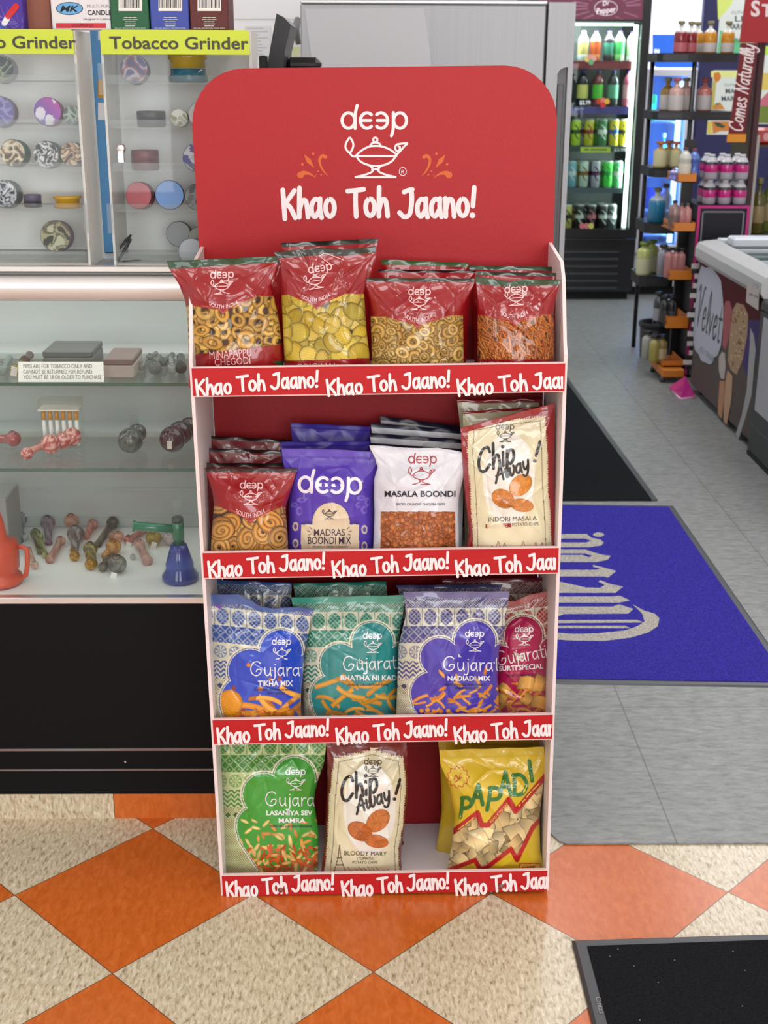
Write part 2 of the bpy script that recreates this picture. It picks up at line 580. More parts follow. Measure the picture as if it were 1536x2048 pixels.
GL = {
 'K': (.60, [[(.06, 1.0), (.09, .5), (.13, -.05)], [(.50, .97), (.30, .62), (.13, .42)], [(.15, .46), (.34, .30), (.52, -.02)]]),
 'h': (.47, [[(.09, 1.08), (.08, .5), (.07, 0)], [(.08, .22), (.18, .50), (.31, .52), (.37, .3), (.40, 0)]]),
 'a': (.52, [[(.36, .52), (.20, .56), (.07, .36), (.09, .10), (.22, .02), (.36, .22)], [(.39, .58), (.38, .28), (.44, -.02)]]),
 'o': (.50, [ell(.24, .29, .165, .27, 100, 460, 22)]),
 'T': (.60, [[(.0, .92), (.30, .95), (.60, 1.0)], [(.30, .93), (.29, .5), (.31, 0)]]),
 'J': (.62, [[(.20, .90), (.34, .97), (.50, 1.02)], [(.47, 1.0), (.48, .5), (.40, .10), (.20, .0), (.02, .14)]]),
 'n': (.48, [[(.07, .58), (.08, .3), (.08, 0)], [(.08, .22), (.18, .52), (.31, .53), (.37, .28), (.39, 0)]]),
 '!': (.26, [[(.17, 1.08), (.14, .65), (.11, .32)], [(.09, .03), (.095, .03)]]),
 'G': (.80, [[(.62, .86), (.45, 1.0), (.20, .92), (.05, .55), (.13, .15), (.38, .0), (.60, .16), (.64, .42), (.45, .45), (.36, .30)]]),
 'u': (.52, [[(.07, .58), (.07, .25), (.16, .02), (.30, .06), (.38, .25)], [(.39, .58), (.39, .25), (.43, 0)]]),
 'j': (.24, [[(.13, .58), (.14, 0), (.08, -.26), (-.08, -.26)], [(.14, .80), (.145, .80)]]),
 'r': (.36, [[(.07, .58), (.08, .3), (.08, 0)], [(.08, .30), (.18, .53), (.33, .56)]]),
 't': (.36, [[(.15, .88), (.14, .3), (.19, .03), (.32, .05)], [(.0, .57), (.32, .60)]]),
 'i': (.20, [[(.08, .58), (.08, 0)], [(.08, .82), (.085, .82)]]),
 'C': (.68, [[(.60, .76), (.50, .98), (.24, .92), (.05, .50), (.12, .10), (.34, .0), (.58, .22)]]),
 'p': (.52, [[(.09, .60), (.07, .1), (.05, -.38)], [(.08, .36), (.20, .58), (.37, .52), (.40, .22), (.24, .0), (.09, .12)]]),
 'A': (.66, [[(-.02, -.05), (.18, .45), (.38, 1.0)], [(.38, 1.0), (.46, .5), (.52, 0)], [(.06, .36), (.30, .38), (.58, .42)]]),
 'w': (.70, [[(.05, .58), (.08, .10), (.20, .04), (.32, .30), (.35, .52)], [(.34, .40), (.40, .05), (.52, .06), (.64, .36), (.60, .60)]]),
 'y': (.50, [[(.06, .58), (.08, .20), (.20, .06), (.36, .28)], [(.40, .58), (.36, .10), (.26, -.26), (.10, -.34), (.0, -.22)]]),
 'V': (.60, [[(-.05, .85), (.10, 1.0), (.16, .6), (.20, .0)], [(.20, .0), (.36, .55), (.50, .95), (.62, 1.0)]]),
 'e': (.46, [[(.07, .28), (.30, .36), (.30, .55), (.16, .56), (.06, .30), (.14, .03), (.28, .02), (.40, .16)]]),
 'l': (.26, [[(.10, .1), (.22, .6), (.20, 1.02), (.11, 1.0), (.08, .5), (.10, .05), (.22, .03)]]),
 'v': (.46, [[(.04, .56), (.10, .3), (.17, .0)], [(.17, .0), (.30, .35), (.36, .58)]]),
 'm': (.70, [[(.07, .58), (.08, 0)], [(.08, .25), (.20, .56), (.30, .45), (.31, 0)], [(.31, .25), (.44, .56), (.55, .45), (.58, 0)]]),
 's': (.40, [[(.30, .50), (.18, .58), (.08, .45), (.20, .30), (.32, .16), (.20, .0), (.04, .08)]]),
 'N': (.68, [[(.02, .0), (.12, .5), (.16, .98)], [(.16, .98), (.30, .5), (.42, .0)], [(.42, .0), (.50, .6), (.66, 1.02)]]),
 ' ': (.34, []),
 'P': (.62, [[(.10, .98), (.10, .5), (.08, 0)], [(.06, .96), (.34, 1.0), (.52, .80), (.42, .55), (.14, .46)]]),
 'D': (.66, [[(.10, .98), (.10, .5), (.09, .02)], [(.05, .97), (.36, .96), (.56, .55), (.40, .10), (.09, .02)]]),
 'I': (.26, [[(.12, 1.0), (.12, .5), (.12, 0)]]),
 'Q': (.66, [[(.02, 0), (.16, .5), (.30, 1.0)], [(.30, 1.0), (.42, .5), (.54, 0)], [(.12, .36), (.30, .36), (.47, .36)]]),
}
def brush(mb, fn, body, x0, y0, width, h, wt, col, mat='matte', rot=0.0, shear=0.0, lift=0.0, clip=None, xh=1.0):
    """hand-drawn lettering from x0 on the base line y0, fitted to width"""
    adv = sum(GL[c][0] for c in body)
    sx = width / adv
    c, s_ = math.cos(rot), math.sin(rot)
    pen = 0.0
    for ch in body:
        a, st = GL[ch]
        for q in st:
            q = np.asarray(q, float)
            if len(q) == 2 and np.linalg.norm(q[0] - q[1]) < .01:
                q = np.stack([q[0] * [1, 1], q[0] + [0.004, 0]])
                ww = wt * 1.25
            else:
                ww = wt
            x = (pen + q[:, 0] + shear * q[:, 1]) * sx
            y = np.interp(q[:, 1], [-1, 0, .58, 1.1], [-1, 0, .58 * xh, 1.1]) * h
            V, Fc = stroke2d(np.stack([x, y], 1), ww)
            V = np.stack([x0 + V[:, 0] * c - V[:, 1] * s_, y0 + V[:, 0] * s_ + V[:, 1] * c], 1)
            if clip is not None:
                V[:, 0] = np.minimum(V[:, 0], clip)
            mb.flat(V, Fc, fn, col, mat, lift)
        pen += a

def flip(fn):
    """from picture-down y to drawing-up y"""
    return lambda a, b, c=0.0: fn(a, -np.asarray(b), c)

def deep_word(mb, fn, cx, cy, w, wt, col, mat='matte', rot=0.0, lift=0.0):
    """four round letters with a tall stem first and a hanging stem last; w full width, y up"""
    k = w / 270.0
    S = [ell(-104, 0, 26, 31, 20, 380, 26), [(-77, -32), (-77, 0), (-76, 30), (-69, 60)],
         ell(-29, 0, 27, 31, 50, 310, 20), [(-54, 0), (-14, 0)],
         ell(27, 0, 27, 31, 130, -130, 20), [(52, 0), (12, 0)],
         ell(104, 0, 26, 31, 160, 520, 26), [(77, 32), (77, 0), (76, -36), (69, -62)]]
    c, s_ = math.cos(rot), math.sin(rot)
    for q in S:
        V, Fc = stroke2d(np.asarray(q, float), wt / k, smooth=len(q) < 10)
        V = V * k
        mb.flat(np.stack([cx + V[:, 0] * c - V[:, 1] * s_, cy + V[:, 0] * s_ + V[:, 1] * c], 1), Fc, fn, col, mat, lift)

LAMP = [  # drawn 258 wide, 165 tall, y up from the foot
 [(-108, 163), (-122, 140), (-125, 122), (-118, 108), (-108, 100), (-98, 112), (-93, 130), (-97, 148), (-108, 163)],
 [(-108, 100), (-100, 88), (-90, 84), (-80, 85)],
 [(-82, 88), (-60, 108), (-30, 124), (-3, 127), (25, 125), (58, 112), (85, 92)],
 [(-82, 88), (-66, 66), (-40, 52), (-3, 45), (36, 50), (66, 66), (85, 92)],
 [(-80, 86), (84, 86)],
 [(-24, 128), (-16, 138), (-3, 141), (12, 138), (20, 128)],
 ell(-3, 152, 9, 9, 0, 360, 14),
 [(85, 92), (104, 112), (116, 126), (128, 138), (100, 136), (84, 132), (78, 118), (86, 106), (96, 112), (98, 122), (92, 126)],
 [(-28, 48), (-14, 36), (-12, 28), (-22, 18), (-50, 8), (-84, 0)],
 [(24, 48), (10, 36), (8, 28), (18, 18), (46, 8), (80, 0)],
 [(-16, 32), (12, 32)],
 [(-84, 0), (80, 0)],
]
def oil_lamp(mb, fn, cx, cy, w, wt, col, mat='matte', rot=0.0, lift=0.0):
    """line drawing of an oil lamp, cy its middle"""
    k = w / 258.0
    c, s_ = math.cos(rot), math.sin(rot)
    for q in LAMP:
        V, Fc = stroke2d(np.asarray(q, float), wt / k, smooth=len(q) > 2)
        V = (V - [0, 82]) * k
        mb.flat(np.stack([cx + V[:, 0] * c - V[:, 1] * s_, cy + V[:, 0] * s_ + V[:, 1] * c], 1), Fc, fn, col, mat, lift)
# ------------------------------------------------------------------ room
XL, XR, YF, YB = -4.0, 4.4, -3.6, 9.4
m_ = MB(); m_.box(XL, XR, YF, YB, -0.05, 0, (190, 180, 160), 'checker_tiles'); struct(m_, 'floor')
m_ = MB()
gy = 2.158
m_.prism([(0.352, gy + .055), (0.374, gy + .008), (0.388, gy), (XR - .01, gy - .006), (XR - .01, YB - .01), (0.352, YB - .01)],
         lambda a, b, c=0.0: np.stack([a, b, 0.004 - np.asarray(c)], -1), 0.0035, (150, 152, 149), 'grey_vinyl')
struct(m_, 'floor_grey')
def wall(name, *a, col=(226, 228, 230)):
    q = MB(); q.box(*a, col, 'matte'); struct(q, name)
wall('wall_back', XL, XR, YB, YB + .1, 0, CEIL, col=(214, 216, 222))
wall('wall_left', XL - .1, XL, YF, YB, 0, CEIL)
wall('wall_right', XR, XR + .1, YF, YB, 0, CEIL)
wall('wall_partition', XL, -0.05, 5.3, 5.4, 0, CEIL, col=(240, 241, 243))
wall('wall_inner', -0.15, -0.05, 5.4, YB, 0, CEIL)
q = MB()
for a in ((XL, -3.0, 0, CEIL), (3.0, XR, 0, CEIL), (-3.0, 3.0, 0, .9), (-3.0, 3.0, 2.55, CEIL), (-1.05, -.15, .9, 2.55)):
    q.box(a[0], a[1], YF, YF + .1, a[2], a[3], (214, 214, 210))
struct(q, 'wall_front')
q = MB(); q.box(XL, XR, YF, YB, CEIL, CEIL + .1, (232, 232, 230)); struct(q, 'ceiling')

# ------------------------------------------------------------------ mats
def mat_thing(name, label, corners, border, rim, pile, h=0.008):
    """corners: four floor points, front-left, front-right, back-right, back-left"""
    c = np.asarray(corners, float)
    o = c.mean(0); o[2] = 0.004
    r = root(name, label, 'mat', tuple(o))
    b = MB()
    def q4(s, z):
        d = np.array([[1, 1], [-1, 1], [-1, -1], [1, -1]]) * s
        p = c.copy(); p[:, :2] += d; p[:, 2] = z; return p
    a0, a1, a2 = q4(0, .0042), q4(.006, h * .75), q4(border, h * .8)
    for i in range(4):
        j = (i + 1) % 4
        b.quad(a0[i], a0[j], a1[j], a1[i], rim, 'satin'); b.quad(a1[i], a1[j], a2[j], a2[i], rim, 'satin')
    b.build('rubber_border', r, tuple(o))
    p = MB(); t = q4(border, h)
    p.quad(*t, pile, 'carpet')
    e = q4(border, .0045)
    for i in range(4): p.quad(e[i], e[(i + 1) % 4], t[(i + 1) % 4], t[i], pile, 'carpet')
    return r, p, o
# front black mat
fl, br_ = np.array([0.3595, 1.60, 0]), None
cs = [(0.359, 1.0, 0), (1.28, 1.02, 0), (1.26, 1.902, 0), (0.352, 1.863, 0)]
r, p, o = mat_thing('entrance_mat', 'black entrance mat with grey rubber border at the bottom right of the picture', cs, .023, (62, 62, 66), (26, 27, 32), .011)
rng = np.random.default_rng(5)
for i in range(900):   # crumbs and lint on the pile
    x, y = rng.uniform(.40, .9), rng.uniform(1.55, 1.83)
    if i < 26:
        p.box(x, x + .0018, y, y + .0014, .0112, .0118, (150, 148, 140))
p.build('carpet_pile', r, tuple(o))
q = MB()
fn = frame((0.3665, 1.695, .0095), (0.004, -1, 0), (1, .004, 0))
put_text(q, fn, 'Cintas', .0, .006, .038, .009, (150, 150, 152), 'satin')
q.build('maker_mark', r, tuple(o))
# blue logo mat
cs = [(0.12, 2.852, 0), (1.046, 2.815, 0), (1.048, 4.187, 0), (0.12, 4.225, 0)]
r, p, o = mat_thing('logo_mat', 'blue floor mat with pale blackletter word, on the grey floor beyond the display', cs, .022, (70, 72, 78), (56, 50, 152), .010)
cr = (176, 172, 164)
fn = lambda a, b, c=0.0: G(a, b, 0.0102)
def shp(pts): 
    P = np.asarray(pts, float)
    P = np.stack([1100 + P[:, 0] * .31254, 760 + P[:, 1] * .3125], 1)
    p.add(fn(P[:, 0], P[:, 1]), [tuple(range(len(P)))], cr, 'carpet')
# letters lying on their side; traced where they show, carried on under the stand
shp([(-260, 985), (235, 985), (265, 1010), (320, 1020), (345, 1040), (330, 1058), (255, 1070), (-260, 1070), (-260, 1040), (230, 1040), (265, 1030), (225, 1015), (-260, 1015)])
shp([(-260, 1085), (230, 1085), (285, 1105), (340, 1120), (388, 1125), (370, 1150), (300, 1165), (-260, 1165), (-260, 1120), (210, 1120), (250, 1135), (270, 1125), (225, 1110), (-260, 1108)])
shp([(-200, 1215), (300, 1215), (320, 1205), (275, 1195), (275, 1182), (345, 1200), (425, 1222), (370, 1265), (345, 1258), (-200, 1258)])
shp([(-200, 1330), (-60, 1300), (60, 1290), (130, 1305), (230, 1328), (320, 1330), (350, 1312), (310, 1290), (320, 1280), (385, 1305), (468, 1322), (420, 1362), (-100, 1362), (-200, 1362)])
shp([(-240, 1385), (400, 1385), (445, 1380), (512, 1410), (440, 1425), (-240, 1425)])
shp([(-240, 1450), (400, 1450), (440, 1435), (535, 1465), (500, 1495), (90, 1498), (60, 1510), (-240, 1500)])
shp([(-300, 1538), (560, 1535), (600, 1552), (40, 1556), (-300, 1556)])
shp([(-300, 1572), (480, 1572), (515, 1588), (-300, 1588)])
shp([(528, 1435), (600, 1475), (670, 1495), (700, 1525), (690, 1575), (630, 1615), (520, 1648), (350, 1670), (150, 1668), (-100, 1650), (-300, 1600), (-300, 1570), (-50, 1610), (150, 1625), (300, 1622), (480, 1602), (560, 1575), (605, 1545), (590, 1495)])
P = ell(311, 989, 36, 14, 0, 342, 14); shp(P)
p.build('carpet_pile', r, tuple(o))
# long black runner
cs = [(0.67, 4.235, 0), (1.0, 4.235, 0), (0.955, 6.1, 0), (0.93, 7.0, 0), ]
o = (0.83, 5.5, 0.004)
r = root('runner_mat', 'long black runner leading from the blue mat toward the coolers', 'mat', o)
q = MB()
q.prism([(0.66, 4.24), (0.985, 4.24), (0.930, 6.9), (0.66, 6.9)], lambda a, b, c=0.0: np.stack([a, b, 0.0105 - np.asarray(c)], -1), .006, (24, 26, 30), 'carpet')
q.build('carpet_pile', r, o)
q = MB()
q.prism([(0.9855, 4.24), (1.006, 4.24), (0.951, 6.9), (0.9305, 6.9)], lambda a, b, c=0.0: np.stack([a, b, 0.009 - np.asarray(c)], -1), .0045, (66, 68, 72), 'satin')
q.build('rubber_border', r, o)

# ------------------------------------------------------------------ cardboard display stand
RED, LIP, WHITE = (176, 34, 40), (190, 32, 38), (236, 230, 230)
DX, DY = 0.0345, 2.0
LEAN = math.radians(0.85)
SW, SD = 0.296, 0.226
cl, sl = math.cos(LEAN), math.sin(LEAN)
def stand(x, y, z):
    x, z = np.asarray(x, float), np.asarray(z, float)
    x2, z2 = x + SW, z
    return np.stack(np.broadcast_arrays(DX - SW + x2 * cl - z2 * sl, DY + np.asarray(y, float), 0.0005 + x2 * sl + z2 * cl), -1)
so = (DX, DY + .11, 0.0005)
st = root('display_stand', 'red cardboard snack display stand with four shelves and rounded header', 'display stand', so)
def sbox(q, x0, x1, y0, y1, z0, z1, col, mat='card'):
    k = MB(); k.box(x0, x1, y0, y1, z0, z1, col, mat)
    v = k.v[0]; q.add(stand(v[:, 0], v[:, 1], v[:, 2]), k.f, col, mat)
# back panel and header in one outline each
hw = 0.2985
def rr(x0, x1, z0, z1, r, n=9):
    P = [(x0, z0), (x1, z0)]
    P += [(x1 - r + r * math.cos(a), z1 - r + r * math.sin(a)) for a in np.linspace(0, math.pi / 2, n)]
    P += [(x0 + r + r * math.cos(a), z1 - r + r * math.sin(a)) for a in np.linspace(math.pi / 2, math.pi, n)]
    return P
HD = 1.4135
q = MB()
q.prism(rr(-hw, hw, 0.99, HD, .088), lambda a, b, c: stand(a, .219 + np.asarray(c), b), .006, RED, 'card', (238, 214, 212))
fh = lambda a, b, c=0.0: W(a, b, DY + .2185 + np.asarray(c) * 0)
f_up = flip(fh)
wh = (245, 238, 240)
deep_word(q, f_up, 748.5, -241, 134, 6.2, wh, 'card')
oil_lamp(q, f_up, 752, -314, 126, 4.0, wh, 'card')
V, Fc = stroke2d(ell(805.5, -343, 7.2, 8, 0, 360, 20), 1.3, False); q.flat(V, Fc, f_up, wh, 'card')
put_text(q, f_up, 'R', 805.7, -343, 6, 8, wh, 'card')
for w0, x0, wd_, y0, h in (('Khao', 560, 111, -435, 54), ('Toh', 693, 83, -433, 53), ('Jaano!', 795, 156, -434, 53)):
    brush(q, f_up, w0, x0 + 3, y0, wd_, h, 9.6, wh, 'card', rot=math.radians(.6), xh=1.18)
org = (216, 104, 50)
for sg in (1, -1):
    def orn(pts, w): 
        P = np.asarray(pts, float); P = np.stack([380 + P[:, 0] * .4948, -(100 + P[:, 1] * .495)], 1)
        if sg < 0: P[:, 0] = 1499 - P[:, 0]
        V, Fc = stroke2d(P, w); q.flat(V, Fc, f_up, org, 'card')
    orn([(548, 432), (535, 428), (524, 442), (527, 465), (540, 490), (556, 508)], [7.5, 7, 5.5, 4.5, 3.5, 1.2])
    orn([(447, 505), (460, 497), (482, 500), (508, 515)], [14, 9, 5, 1.2])
    orn([(463, 424), (480, 448), (500, 474)], [1.5, 10, 1.5])
    for x, y, d in ((497, 419, 5.5), (454, 462, 5.5), (517, 490, 3.5), (530, 504, 3.5), (508, 505, 2.2)): orn([(x, y), (x + .5, y)], d)
q.build('header_panel', st, so)
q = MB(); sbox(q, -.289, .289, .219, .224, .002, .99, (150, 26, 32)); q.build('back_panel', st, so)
for sg in (-1, 1):
    q = MB()
    prof = [(0, .0), (0, .985), (.012, 1.0), (.05, 1.095), (.075, 1.118), (.2185, 1.13), (.2185, .0)]
    X0 = sg * SW
    q.prism(prof, lambda a, b, c: stand(X0 - sg * np.asarray(c), a, b), .0055, WHITE, 'card', (240, 224, 224))
    q.build('side_panel', st, so)
TR = [(0.0, .043), (.309, .356), (.618, .6625), (.926, .971)]
words = [[(449, 666, 1794, 1781), (680, 896, 1792, 1778), (907, 1125, 1789, 1777)],
         [(431, 656, 1486, 1470), (669, 893, 1486, 1470), (905, 1130, 1484, 1468)],
         [(413, 648, 1153, 1133), (661, 896, 1152, 1133), (908, 1142, 1151, 1130)],
         [(388, 635, 789, 768), (650, 898, 789, 768), (911, 1160, 789, 768)]]
lips = []
for i, (z0, z1) in enumerate(TR):
    q = MB()
    sbox(q, -.2895, .2895, .0045, .2180, max(z0, .001) + .001, z0 + .005, (232, 230, 236)); q.build('shelf', st, so)
    q = MB()
    sbox(q, -.2925, .2925, -.0015, .0040, z0, z1, LIP)
    sbox(q, -.2925, .2925, -.0022, .0042, z1, z1 + .0016, (240, 214, 214))
    if i: sbox(q, -.2925, .2925, -.0022, .0040, z0 - .001, z0 + .0006, (236, 196, 196))
    fl_ = flip(lambda a, b, c=0.0: W(a, b, DY - .0026 + 0 * np.asarray(a)))
    ztop = 0.045
    for x0, x1, yb, ye in words[i]:
        u = (x1 - x0) / 247.0
        for w0, dx, ww, dy in (('Khao', 0, 74, 0), ('Toh', 84, 57, 7.5), ('Jaano!', 151, 97, 12.5)):
            clipx = None
            if x1 > 1100: clipx = {0: 1098, 1: 1103, 2: 1112, 3: 1126}[i]
            brush(q, fl_, w0, x0 + dx * u + 3, -(yb - dy + 1), ww * u, 29.5, 5.5, wh, 'card', rot=math.radians(2.5), clip=clipx, xh=1.18)
    q.build('tray_lip', st, so)
for x, z in ((-.188, .012), (.21, .012)):   # plastic rivets of the base
    q = MB(); c = stand(x, -.002, z)
    q.lathe([(.006, 0, (120, 60, 58)), (.005, .002, (140, 76, 70)), (0, .003, (150, 90, 84))], c, 12, 'satin', (0, -1, 0)); q.build('rivet', st, so)
# ------------------------------------------------------------------ snack bags
def blend(c, mask, col):
    c[mask] = np.asarray(col, float)
    return c

def pieces(px, py, C, H, area_, n, seed, kind, size, cols, jit=0.3, on=None):
    """pictured or packed food, one piece after another; returns where something lies"""
    rg = np.random.default_rng(seed)
    x0, x1, y0, y1 = area_
    hit = np.zeros(len(px), bool)
    nx = max(1, int(round(math.sqrt(n * (x1 - x0) / (y1 - y0)))))
    ny = max(1, int(math.ceil(n / nx)))
    cells = [(i, j) for i in range(nx) for j in range(ny)]
    rg.shuffle(cells)
    for i, j in cells:
        cx = x0 + (i + .5 + rg.uniform(-jit, jit)) * (x1 - x0) / nx
        cy = y0 + (j + .5 + rg.uniform(-jit, jit)) * (y1 - y0) / ny
        s = size * rg.uniform(.8, 1.2)
        near = np.nonzero((abs(px - cx) < s * 2.4) & (abs(py - cy) < s * 2.4))[0]
        if not len(near): continue
        x, y = px[near] - cx, py[near] - cy
        a = rg.uniform(0, math.pi)
        if kind == 'stick': a = rg.uniform(-.9, .9) + (0 if on is None else on)
        u, v = x * math.cos(a) + y * math.sin(a), -x * math.sin(a) + y * math.cos(a)
        sq = rg.uniform(.62, 1.0)
        base = np.asarray(cols[rg.integers(len(cols))], float) * rg.uniform(.9, 1.1)
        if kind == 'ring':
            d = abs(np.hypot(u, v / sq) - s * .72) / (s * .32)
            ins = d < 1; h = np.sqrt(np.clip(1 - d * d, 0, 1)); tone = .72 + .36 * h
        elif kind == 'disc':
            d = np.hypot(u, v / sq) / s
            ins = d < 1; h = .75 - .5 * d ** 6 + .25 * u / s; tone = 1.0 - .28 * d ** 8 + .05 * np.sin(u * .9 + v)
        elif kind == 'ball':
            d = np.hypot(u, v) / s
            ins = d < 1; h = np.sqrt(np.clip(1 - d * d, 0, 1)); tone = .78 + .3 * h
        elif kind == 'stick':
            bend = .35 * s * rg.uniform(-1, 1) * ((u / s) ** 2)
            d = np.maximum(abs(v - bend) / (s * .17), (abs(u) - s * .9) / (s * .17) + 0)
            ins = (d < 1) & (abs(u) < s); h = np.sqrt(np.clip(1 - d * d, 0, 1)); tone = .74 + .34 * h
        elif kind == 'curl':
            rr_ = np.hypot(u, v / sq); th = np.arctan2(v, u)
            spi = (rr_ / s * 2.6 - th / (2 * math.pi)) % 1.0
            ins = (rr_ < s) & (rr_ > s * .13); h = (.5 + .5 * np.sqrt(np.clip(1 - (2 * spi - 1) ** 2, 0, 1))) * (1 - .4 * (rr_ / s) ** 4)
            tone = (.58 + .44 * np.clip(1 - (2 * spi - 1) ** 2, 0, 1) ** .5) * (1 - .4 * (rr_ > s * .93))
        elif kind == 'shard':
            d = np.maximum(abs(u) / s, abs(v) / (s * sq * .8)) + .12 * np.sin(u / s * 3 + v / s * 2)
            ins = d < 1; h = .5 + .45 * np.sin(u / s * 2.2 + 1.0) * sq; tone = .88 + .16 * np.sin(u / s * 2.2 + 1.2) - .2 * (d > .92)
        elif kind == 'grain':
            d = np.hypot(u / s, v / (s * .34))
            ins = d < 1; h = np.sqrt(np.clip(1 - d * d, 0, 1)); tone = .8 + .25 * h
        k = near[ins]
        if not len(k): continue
        C[k] = np.clip(base * np.asarray(tone)[ins][:, None], 0, 255)  # tone paints rounding shade and browner edges into the colour
        if H is not None: H[k] = np.asarray(h)[ins]
        hit[k] = True
    return hit

class Skin:
    """the bulged front of a bag: outline rows are places in the photograph, (yL, xL, yR, xR) from the top down"""
    def __init__(s, rows, Y, lean, thick, vs, seed, dip=(), crease=1.0, n=96):
        r = np.asarray(rows, float)
        d = np.concatenate([[0], np.cumsum(np.maximum(1e-3, np.diff((r[:, 0] + r[:, 2]) / 2)))]); d /= d[-1]
        t = np.linspace(0, 1, n)
        k = np.array([1, 2, 3, 2, 1.0]); k /= k.sum()
        s.t = t
        o = []
        for i in range(4):
            q = np.interp(t, d, r[:, i])
            if i in (1, 3):
                qq = np.convolve(np.pad(q, 2, 'edge'), k, 'valid'); q = qq
            o.append(q)
        s.yL, s.xL, s.yR, s.xR = o
        s.Y, s.lean, s.thick, s.vs, s.dip = Y, lean, thick, vs, dip
        rg = np.random.default_rng(seed)
        s.cr = []
        hpx = (r[-1, 0] + r[-1, 2] - r[0, 0] - r[0, 2]) / 2; wpx = np.mean(r[:, 3] - r[:, 1])
        s.h, s.w = hpx, wpx
        cx, cy = np.mean(r[:, 1] + r[:, 3]) / 2, (r[0, 0] + r[0, 2]) / 2
        for i in range(34):
            top = i < 18
            x = cx + rg.uniform(-.48, .48) * wpx
            y = cy + (rg.uniform(.03, .34) if top else rg.uniform(.3, .95)) * hpx
            a = rg.uniform(-1.1, 1.1) if top else rg.uniform(-1.5, 1.5)
            if top and i < 8: a = (1 if x > cx else -1) * rg.uniform(.5, 1.2)
            s.cr.append((x, y, a, rg.uniform(2.6, 8), rg.uniform(14, 48), rg.choice([-1, 1]) * rg.uniform(.7, 2.0) * .001 * crease))
        s.ph = rg.uniform(0, 6.28, 8)
        s.k0 = rg.uniform(-.05, .06)
        s.amp = crease
    def uv2px(s, u, v):
        i = lambda q: np.interp(v, s.t, q)
        yL, xL, yR, xR = i(s.yL), i(s.xL), i(s.yR), i(s.xR)
        a = (u + 1) / 2
        return xL + (xR - xL) * a, yL + (yR - yL) * a + s.sag(u, v)
    def sag(s, u, v):
        if not len(s.dip): return 0 * u
        x, y = zip(*s.dip)
        return np.interp(u, x, y) * np.clip(1 - v / .3, 0, 1) ** 1.5
    def px2uv(s, x, y):
        v = np.clip((y - s.yL[0]) / (s.yL[-1] - s.yL[0]), 0, 1); u = 0 * x
        for _ in range(7):
            i = lambda q: np.interp(v, s.t, q)
            xL, xR = i(s.xL), i(s.xR)
            u = np.clip(2 * (x - xL) / (xR - xL) - 1, -1, 1)
            yy = s.uv2px(u, v)[1]
            v = np.clip(v + (y - yy) / s.h, 0, 1)
        return u, v
    def bulge(s, u, v, px, py):
        e = np.clip((v - s.vs) / .30, 0, 1); e = e * e * (3 - 2 * e)
        e = e * (1 - .45 * np.clip((v - .72) / .28, 0, 1) ** 2)
        b = s.thick * np.clip(1 - np.abs(u) ** 2.4, 0, 1) ** .7 * e
        c = 0 * b
        for x, y, a, w, L, am in s.cr:
            dx, dy = px - x, py - y
            d = dx * math.cos(a) + dy * math.sin(a); t = -dx * math.sin(a) + dy * math.cos(a)
            c = c + am * np.exp(-np.abs(d) / w) * np.exp(-(t / L) ** 2)
        for pl, am in (([(-.97, s.vs + .01), (-.52, .27 + s.k0), (-.1, .17), (.3, .20 - s.k0), (.62, .30), (.97, s.vs + .01)], .0020), ([(-.8, .5), (-.52, .27 + s.k0), (-.46, .62)], -.0013), ([(.62, .30), (.50, .52), (.72, .8)], .0013)):
            dmin = 9 + 0 * u
            for (a0, b0), (a1, b1) in zip(pl[:-1], pl[1:]):
                ax_, ay = (a1 - a0) * s.w / 2, (b1 - b0) * s.h
                qx, qy = (u - a0) * s.w / 2, (v - b0) * s.h
                t = np.clip((qx * ax_ + qy * ay) / (ax_ ** 2 + ay ** 2), 0, 1)
                dmin = np.minimum(dmin, np.hypot(qx - t * ax_, qy - t * ay))
            c = c + am * s.amp * np.exp(-dmin / 4.0)
        ph = s.ph
        c = c + .0009 * s.amp * (np.sin(px * .06 + ph[0] + .03 * py) + np.sin(py * .05 + ph[1] - .04 * px) + .6 * np.sin(px * .13 + ph[2]) * np.sin(py * .11 + ph[3]))
        return b + c * np.clip((1 - np.abs(u)) * 7, 0, 1) * np.clip(v * 14 + .25, 0, 1)
    def point(s, u, v, px, py, lift=0.0, back=False):
        p = W(px, py, s.Y)
        Yb = s.Y + s.lean * (p[..., 2] - s.zmid)
        b = s.bulge(u, v, px, py)
        p = W(px, py, Yb + s.thick * .5 + ((.75 * np.abs(b) + .0006) if back else -b))
        p[..., 1] -= lift
        return p
    def ready(s):
        s.zmid = float(W(s.xL[len(s.t) // 2], s.yL[len(s.t) // 2], s.Y)[2])
        return s

